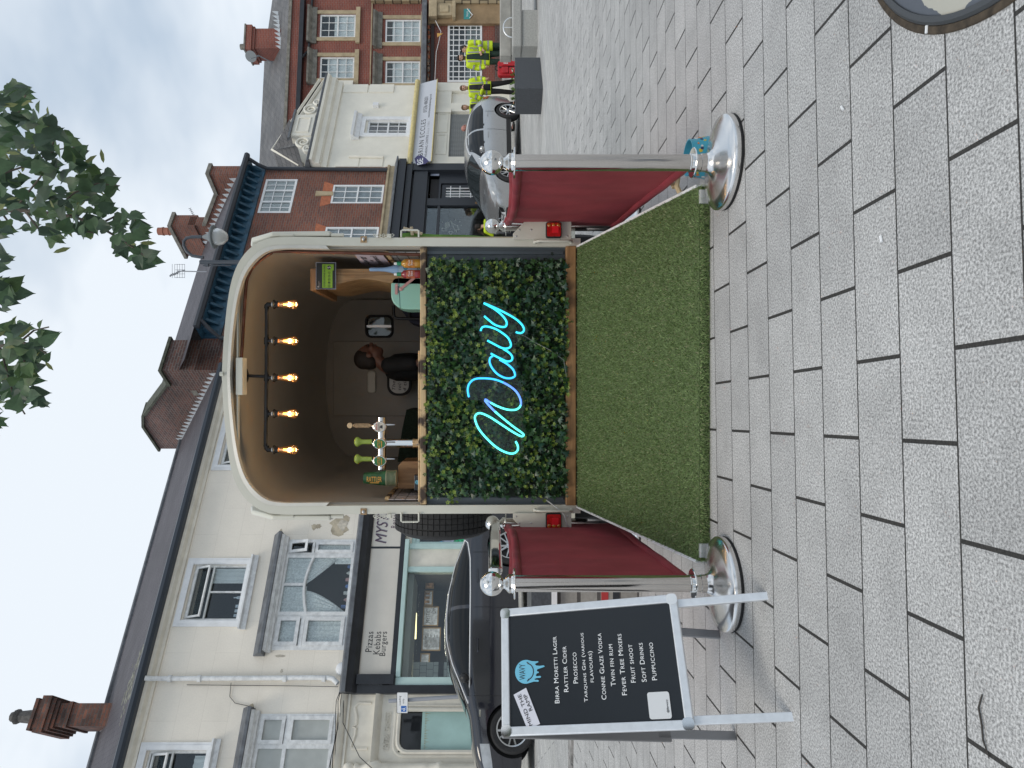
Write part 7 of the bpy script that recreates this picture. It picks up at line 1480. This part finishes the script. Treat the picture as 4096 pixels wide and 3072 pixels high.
        if op_: # the open front shows the dark uniform: a lens shaped strip standing a little proud of the jacket front
            k = MB()
            def fn(i,j): z = zb0_+.02+(1.47-zb0_-.02)*j; w_ = (.095-.03*j); x = (2*i-1)*w_; return fr.pt(x, .005-.158*(1-.35*(x/.2)**2)*(1 if z<1.3 else 1-.32*(z-1.3)/.17), z)
            k.grid(fn, 8, 12); k.build('uniform_front', P_['jopen'], o, smooth=60, solid=.01)
        k = MB()
        for z,a_,b_ in ((zb0_+.14,.213,.158),(1.06,.206,.152)):
            pts = [(a_*math.cos(t_)*1.0, .008+b_*math.sin(t_), z+dz) for dz in (0,) for t_ in [2*PI*j/28 for j in range(29)]]
            for i in range(28):
                t_ = 2*PI*(i+.5)/28
                if op_ and abs(((t_-1.5*PI+PI)%(2*PI))-PI) < .52: continue
                p,q_ = pts[i],pts[i+1]; k.poly([fr.pt(p[0],p[1],p[2]-.025), fr.pt(q_[0],q_[1],q_[2]-.025), fr.pt(q_[0],q_[1],q_[2]+.025), fr.pt(p[0],p[1],p[2]+.025)])
        for sh,el_,wr_,hdir in arms:
            for t_,r_ in ((.55,.083),(1.45,.071)):
                A1,B1 = (V(sh),V(el_)) if t_ < 1 else (V(el_),V(wr_)); tt = t_%1; c_ = A1+(B1-A1)*tt; d_ = (B1-A1).normalized()*.026; k.tube([fr.pt(*(c_-d_)), fr.pt(*(c_+d_))], [r_*s*1.03,r_*s*1.03], 16, caps=False)
        for e in (-1,1): k.poly([fr.pt(e*.105,-.148,1.08), fr.pt(e*.15,-.14,1.08), fr.pt(e*.14,-.10,1.44), fr.pt(e*.10,-.112,1.44)])
        k.build('reflective_tape', m_reflect, o, solid=.004)
    return o, fr
LG = lambda sp,fw=0,ty=.16: [((.09,0,.90),(.09+sp*.5,-.02,.50),(.09+sp,.01,.085),(.12+sp,-ty,.035)),((-.09,0,.90),(-.09-sp*.5,-.02,.50),(-.09-sp,.01,.085),(-.12-sp,-ty,.035))]
def arm(e, el_, wr_, d): return ((e*.20,.01,1.41),el_,wr_,d)
Yp = 21.2; gp_ = 'ambulance crew in yellow jackets'
def at(x,y,Y): p = P(x,y,Y); return (p.x,p.y,gz(p.x,p.y))
pA = dict(group=gp_, legs=LG(.04), arms=[arm(1,(.27,-.03,1.14),(.17,-.24,1.10),(-.5,-.8,-.1)),arm(-1,(-.27,-.03,1.14),(-.15,-.25,1.12),(.5,-.8,0))], hair=m_hair, trousers=m_greenu, jacket=m_hiviz, open=False, hem=.74, head=(0,-.06,1.60), jopen=m_greenu)
person('person in a fully closed yellow jacket turned sideways, head bowed, nearest the concrete bench', at(2066,190,Yp), math.radians(-78), 1.76, pA)
pB_ = dict(group=gp_, legs=LG(.05), arms=[arm(1,(.27,.03,1.15),(.20,-.16,1.02),(-.6,-.6,-.3)),arm(-1,(-.28,.03,1.15),(-.26,-.06,.94),(.1,-.2,-1))], hair=m_hair, beard=True, trousers=m_greenu, jacket=m_hiviz, jopen=m_greenu)
person('bearded person in an open yellow jacket standing behind the red rucksack', at(2061,232,Yp), math.radians(-10), 1.83, pB_)
pC = dict(group=gp_, legs=[((.09,0,.90),(.13,-.02,.50),(.20,.02,.085),(.24,-.13,.035)),((-.09,0,.90),(-.10,-.02,.50),(-.13,0,.085),(-.18,-.15,.035))], arms=[arm(1,(.28,.02,1.15),(.24,-.10,.97),(0,-.5,-.9)),arm(-1,(-.29,.0,1.14),(-.07,-.26,1.06),(.8,-.5,0))], hair=m_hairb, trousers=m_blacku, jacket=m_hiviz, jopen=m_blacku)
person('fair haired person in an open yellow jacket holding a phone beside the granite planter', at(2057,352,Yp), math.radians(-14), 1.74, pC)
pD = dict(group=gp_, legs=LG(.03), arms=[arm(1,(.28,.0,1.14),(.20,-.2,1.0),(-.5,-.7,0)),arm(-1,(-.28,.0,1.14),(-.2,-.2,1.0),(.5,-.7,0))], hair=m_hairb, trousers=m_blacku, jacket=m_hiviz, jopen=m_blacku)
person('smiling person in a yellow jacket seen above the tail of the silver car', at(2057,430,21.6), math.radians(-5), 1.70, pD)
pE = dict(legs=LG(.03), arms=[arm(1,(.27,.02,1.13),(.25,-.05,.88),(0,-.1,-1)),arm(-1,(-.27,.02,1.13),(-.25,-.05,.88),(0,-.1,-1))], hair=None, skin=M('ruddy skin',(.46,.21,.17),.5), trousers=m_blacku, shirt=M('dark coat',(.03,.03,.04),.8))
person('ruddy bald person mostly hidden behind the roof of the silver car', at(2057,515,22.3), math.radians(60), 1.72, pE)
# phone in hand, rucksack
k = MB(); p = V(at(2057,352,Yp)); f2 = yaw_frame(p, math.radians(-14)); k.box(f2, -.06, .02, -.31, -.29, 1.05, 1.19); o = k.build('phone', m_trimb); tag(o, 'dark phone held by the fair haired person in a yellow jacket', 'phone')
rk = at(2064,272,20.6); q = yaw_frame(rk, .1); o = thing('rucksack', 'large red medical rucksack standing on the ground at the bearded person\'s feet', 'rucksack', rk)
m_redbag = M('red bag fabric', (.42,.015,.022), .55, noise=(12,.2)); k = MB(); k.prism(Fr(q.o,q.ex,q.ez,-q.ey), [(a-.24,b_) for a,b_ in rrect(.48,.62,.1,6)], -.16, .02); k.build('main_bag', m_redbag, o, bevel=.03)
k = MB()
for a0,a1,z0,z1_ in ((-.2,-.02,.06,.28),(-.19,-.0,.3,.5),(.03,.21,.06,.5)): k.prism(Fr(q.pt(a0,0,z0),q.ex,q.ez,-q.ey), rrect(a1-a0,z1_-z0,.03), .02, .09)
k.build('pocket', m_redbag, o, bevel=.015); k = MB(); k.tube([q.pt(-.08,.0,.61), q.pt(-.06,0,.68), q.pt(.06,0,.68), q.pt(.08,0,.61)], .018, 6); k.tube([q.pt(.0,-.05,.05), q.pt(.0,-.05,.58)], .015, 5); k.tube([q.pt(.25,-.02,.1), q.pt(.29,-.02,.3), q.pt(.25,-.02,.55)], .02, 5); k.build('strap', m_trimb, o)
k = MB(); fq = Fr(q.pt(0,-.092,0),q.ex,q.ez,-q.ey); 
for i in range(3):
    for j in range(3): k.box(fq, .08+i*.035,.1+i*.035,.32+j*.045,.35+j*.045,0,.003)
k.box(fq,-.16,-.06,.16,.2,0,.003); k.build('white_print', m_whiteink, o)
# bartender inside the trailer, in profile
m_skin2 = M('shaded skin', (.17,.08,.055), .5, noise=(14,.08))  # shade inside the trailer is put into this skin colour
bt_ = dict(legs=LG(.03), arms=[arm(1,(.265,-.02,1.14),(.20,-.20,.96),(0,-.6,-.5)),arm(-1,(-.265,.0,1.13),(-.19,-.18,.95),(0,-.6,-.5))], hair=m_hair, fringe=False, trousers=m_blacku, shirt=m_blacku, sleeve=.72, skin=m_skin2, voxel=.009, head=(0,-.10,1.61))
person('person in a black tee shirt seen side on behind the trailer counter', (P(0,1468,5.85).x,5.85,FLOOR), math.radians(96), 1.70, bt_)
# seated pair outside the cafe
for i,(x,y,Y,lb,hr) in enumerate(((2060,905,21.3,'person in a yellow green jacket seated at the cafe window with back turned',m_hair),(2060,815,22.0,'person in a yellow green jacket glimpsed above the bonnet of the silver car',m_hairb))):
    p = at(x,y,Y); st_ = dict(legs=[((.09,0,.48),(.1,-.42,.50),(.1,-.40,.085),(.11,-.55,.035)),((-.09,0,.48),(-.1,-.42,.50),(-.1,-.40,.085),(-.11,-.55,.035))], arms=[((.20,.01,.97),(.28,-.1,.72),(.18,-.32,.74),(-.4,-.8,0)),((-.20,.01,.97),(-.28,-.1,.72),(-.18,-.32,.74),(.4,-.8,0))], torso=[(.42,.17,.12,0),(.52,.17,.11,.01),(.64,.15,.1,0),(.81,.17,.11,0),(.94,.19,.105,.005),(1.01,.12,.08,.01)], head=(0,-.05,1.19), hair=hr, shirt=m_hiviz, shirt_t=[(.44,.20,.15,0),(.6,.19,.14,.005),(.81,.205,.14,0),(.94,.21,.12,.005),(1.04,.1,.08,.01)], sleeve=.95)
    q0 = yaw_frame(p, math.radians(180+25)); o,fr_ = person(lb, p, math.radians(205), 1.72, st_)
    k = MB(); torso(k, fr_, [(.40,.2,.15,.02),(.46,.2,.15,.02)]); 
    for hp_,kn,an,toe in st_['legs']: limb(k, [hp_,kn,an], [.09,.075,.06], fr_)
    remesh(k, 'trousers', m_blacku, o, .014, 2)
    q = yaw_frame(p, math.radians(205)); k2_ = thing('cafe_chair', 'pale wooden cafe chair under the '+('nearer' if i==0 else 'farther')+' seated person in yellow green', 'chair', p)
    k = MB(); k.box(q, -.22,.22,-.22,.22,.38,.42); k.build('seat', m_pine2 if False else M('chair wood',(.40,.28,.15),.6), k2_)
    for a in (-.2,.2):
        for b_ in (-.2,.2): k = MB(); k.box(q, a-.018,a+.018,b_-.018,b_+.018,0,.38 if b_<0 else .95); k.build('leg', bpy.data.materials['chair wood'], k2_)
    k = MB(); k.box(q,-.18,.18,.19,.21,.82,.93); k.box(q,-.18,.18,.19,.21,.62,.68); k.build('backrest', bpy.data.materials['chair wood'], k2_)

# ------------------------------------------------------------------ lime tree reaching in overhead
tr = thing('lime_tree', 'lime tree whose leafy branch ends hang into the sky over the square', 'tree', (2.6,-2.6,0))
m_bark = M('grey brown bark', (.10,.085,.07), .9, noise=(20,.4), bump=(25,.6)); YL_ = 3.7
k = MB(); rr = random.Random(21)
k.tube([(2.6,-2.6,0),(2.55,-2.6,1.2),(2.5,-2.5,2.6),(2.3,-2.2,3.8),(2.0,-1.6,5.0)], [.19,.15,.13,.11,.07], 14); k.build('trunk', m_bark, tr, smooth=60)
k = MB(); bA = [P(*z4(x,y),YL_) for x,y in ((-150,560),(0,600),(110,600),(230,612),(330,628),(430,665),(540,730),(640,800))]
k.tube([V((2.2,-2.1,4.0)), V((1.9,.2,4.6)), V((1.5,2.2,4.3))]+bA, [.07,.05,.03]+[.013,.011,.010,.009,.008,.007,.006,.004], 8)
bB_ = [P(*z4(x,y),YL_) for x,y in ((-200,1180),(0,1200),(90,1180),(160,1200),(215,1240))]; k.tube([V((2.0,-1.6,5.0)), V((1.0,.6,5.0)), V((.4,2.4,4.5))]+bB_, [.06,.045,.03,.012,.009,.007,.006,.004], 8)
tw_ = [((0,440),(120,400),(250,330),(330,320)),((0,400),(60,220),(120,70)),((230,612),(330,520),(430,480),(530,490)),((330,628),(370,690),(430,700)),((110,600),(170,680),(280,740)),((0,600),(60,680)),((430,665),(520,620),(600,640)),((60,600),(180,450),(240,290)),((90,1180),(150,1130),(215,1115)),((90,1180),(120,1330),(180,1430)),((0,1200),(60,1420),(110,1500)),((0,1000),(50,960),(95,990)),((0,800),(30,815)),((0,1530),(25,1545))]
for t_ in tw_: k.tube([P(*z4(*p),YL_+rr.gauss(0,.06)) for p in t_], [.006,.005,.004,.003][:len(t_)], 6)
for i in range(16): a_ = rr.random()*6.3; k.tube([V((2.3,-2.2,3.8)), V((2.3+.8*math.cos(a_),-2.2+.8*math.sin(a_),4.7)), V((2.3+1.8*math.cos(a_),-2.2+1.8*math.sin(a_),5.2+rr.random()))], [.05,.03,.01], 6)
k.build('branches', m_bark, tr, smooth=60)
polyA = [(-60,40),(130,45),(150,120),(165,150),(235,155),(260,230),(330,290),(390,320),(395,400),(490,440),(550,490),(480,555),(580,580),(640,690),(685,820),(640,848),(560,825),(490,770),(430,690),(390,745),(330,690),(290,735),(200,755),(150,690),(80,695),(-60,700)]
polysB = [[(-60,750),(25,765),(38,810),(0,880),(-60,880)],[(-60,900),(70,925),(102,1000),(40,1050),(-60,1045)],[(-60,1095),(200,1110),(222,1180),(232,1250),(190,1300),(160,1360),(198,1440),(110,1505),(70,1470),(-60,1450)],[(-60,1505),(30,1545),(-60,1565)]]
def inside(p, poly):
    x,y = p; c_ = False; n = len(poly)
    for i in range(n):
        (x1,y1),(x2,y2) = poly[i],poly[(i+1)%n]
        if (y1>y) != (y2>y) and x < (x2-x1)*(y-y1)/(y2-y1)+x1: c_ = not c_
    return c_
heart = [(0,0,0)]+[(a,b_,z) for a,b_,z in ((.12,.28,.04),(.36,.30,.10),(.50,.05,.13),(.44,-.28,.08),(.24,-.62,0),(.05,-.92,-.06),(0,-1.08,-.12),(-.05,-.92,-.06),(-.24,-.62,0),(-.44,-.28,.08),(-.50,.05,.13),(-.36,.30,.10),(-.12,.28,.04))]
ht = [(0,i,i%13+1) for i in range(1,14)]; ht = [(0,i,i+1) for i in range(1,13)]+[(0,13,1)]
brc = [(0,0,0),(.12,-.25,.03),(.15,-.7,.05),(0,-1.1,0),(-.15,-.7,.05),(-.12,-.25,.03)]; brt = [(0,i,i+1) for i in range(1,5)]
cen = []
for poly, n in ((polyA, 330),)+tuple((p, m_) for p, m_ in zip(polysB, (10,26,120,8))):
    xs2 = [p[0] for p in poly]; ys2 = [p[1] for p in poly]; c_ = 0
    while c_ < n:
        p = (rr.uniform(min(xs2),max(xs2)), rr.uniform(min(ys2),max(ys2)))
        if inside((p[0]+14,p[1]), poly) and inside((p[0]-8,p[1]), poly): cen.append(P(*z4(*p), YL_+rr.gauss(0,.28))); c_ += 1
cen = np.array([tuple(c_) for c_ in cen]); n1_ = len(cen)
ex_ = []
for i in range(900): # the crown that carries the branch, behind and above the camera
    a_ = rr.random()*6.3; r_ = math.sqrt(rr.random())*2.3; ex_.append((2.3+r_*math.cos(a_), -2.3+r_*math.sin(a_), 4.3+rr.random()*2.2))
cen2 = np.concatenate([cen, np.array(ex_)]); N = len(cen2)
nrm = np.stack([rng.normal(0,.55,N), -np.ones(N)*.9, rng.normal(.15,.5,N)],1); nrm[n1_:] = np.stack([rng.normal(0,.6,N-n1_),rng.normal(0,.6,N-n1_),np.ones(N-n1_)],1)
lt_ = [leaf_mat('lime leaf', (.07,.13,.06), .5, .35, .3, 14), leaf_mat('lime leaf dark', (.042,.08,.045), .5, .25, .3, 14), leaf_mat('lime leaf fresh', (.08,.14,.05), .5, .4, .3, 14), leaf_mat('lime bract', (.22,.25,.10), .6, .4, .2, 14)]
sz_ = rng.uniform(.045,.082,N); sz_[n1_:] *= 1.6
# keep leaf normals, turn the blade so the tip hangs down with scatter
a1_,f1_,m1_ = leaves('', heart, ht, cen2, sz_, nrm, rng.normal(0,.65,N), lt_, rng.choice([0,1,2],N,p=[.45,.35,.2]))
nb = 70; ci = rng.integers(0,n1_,nb); cb = cen[ci]+rng.normal(0,.03,(nb,3)); a2_,f2_,m2_ = leaves('', brc, brt, cb, rng.uniform(.05,.08,nb), np.stack([rng.normal(0,.6,nb),-np.ones(nb),rng.normal(0,.5,nb)],1), rng.normal(0,.8,nb), lt_, np.full(nb,3))
big_mesh('crown', np.concatenate([a1_,a2_]), np.concatenate([f1_,f2_+len(a1_)]), lt_, np.concatenate([m1_,m2_]), tr, smooth=False)
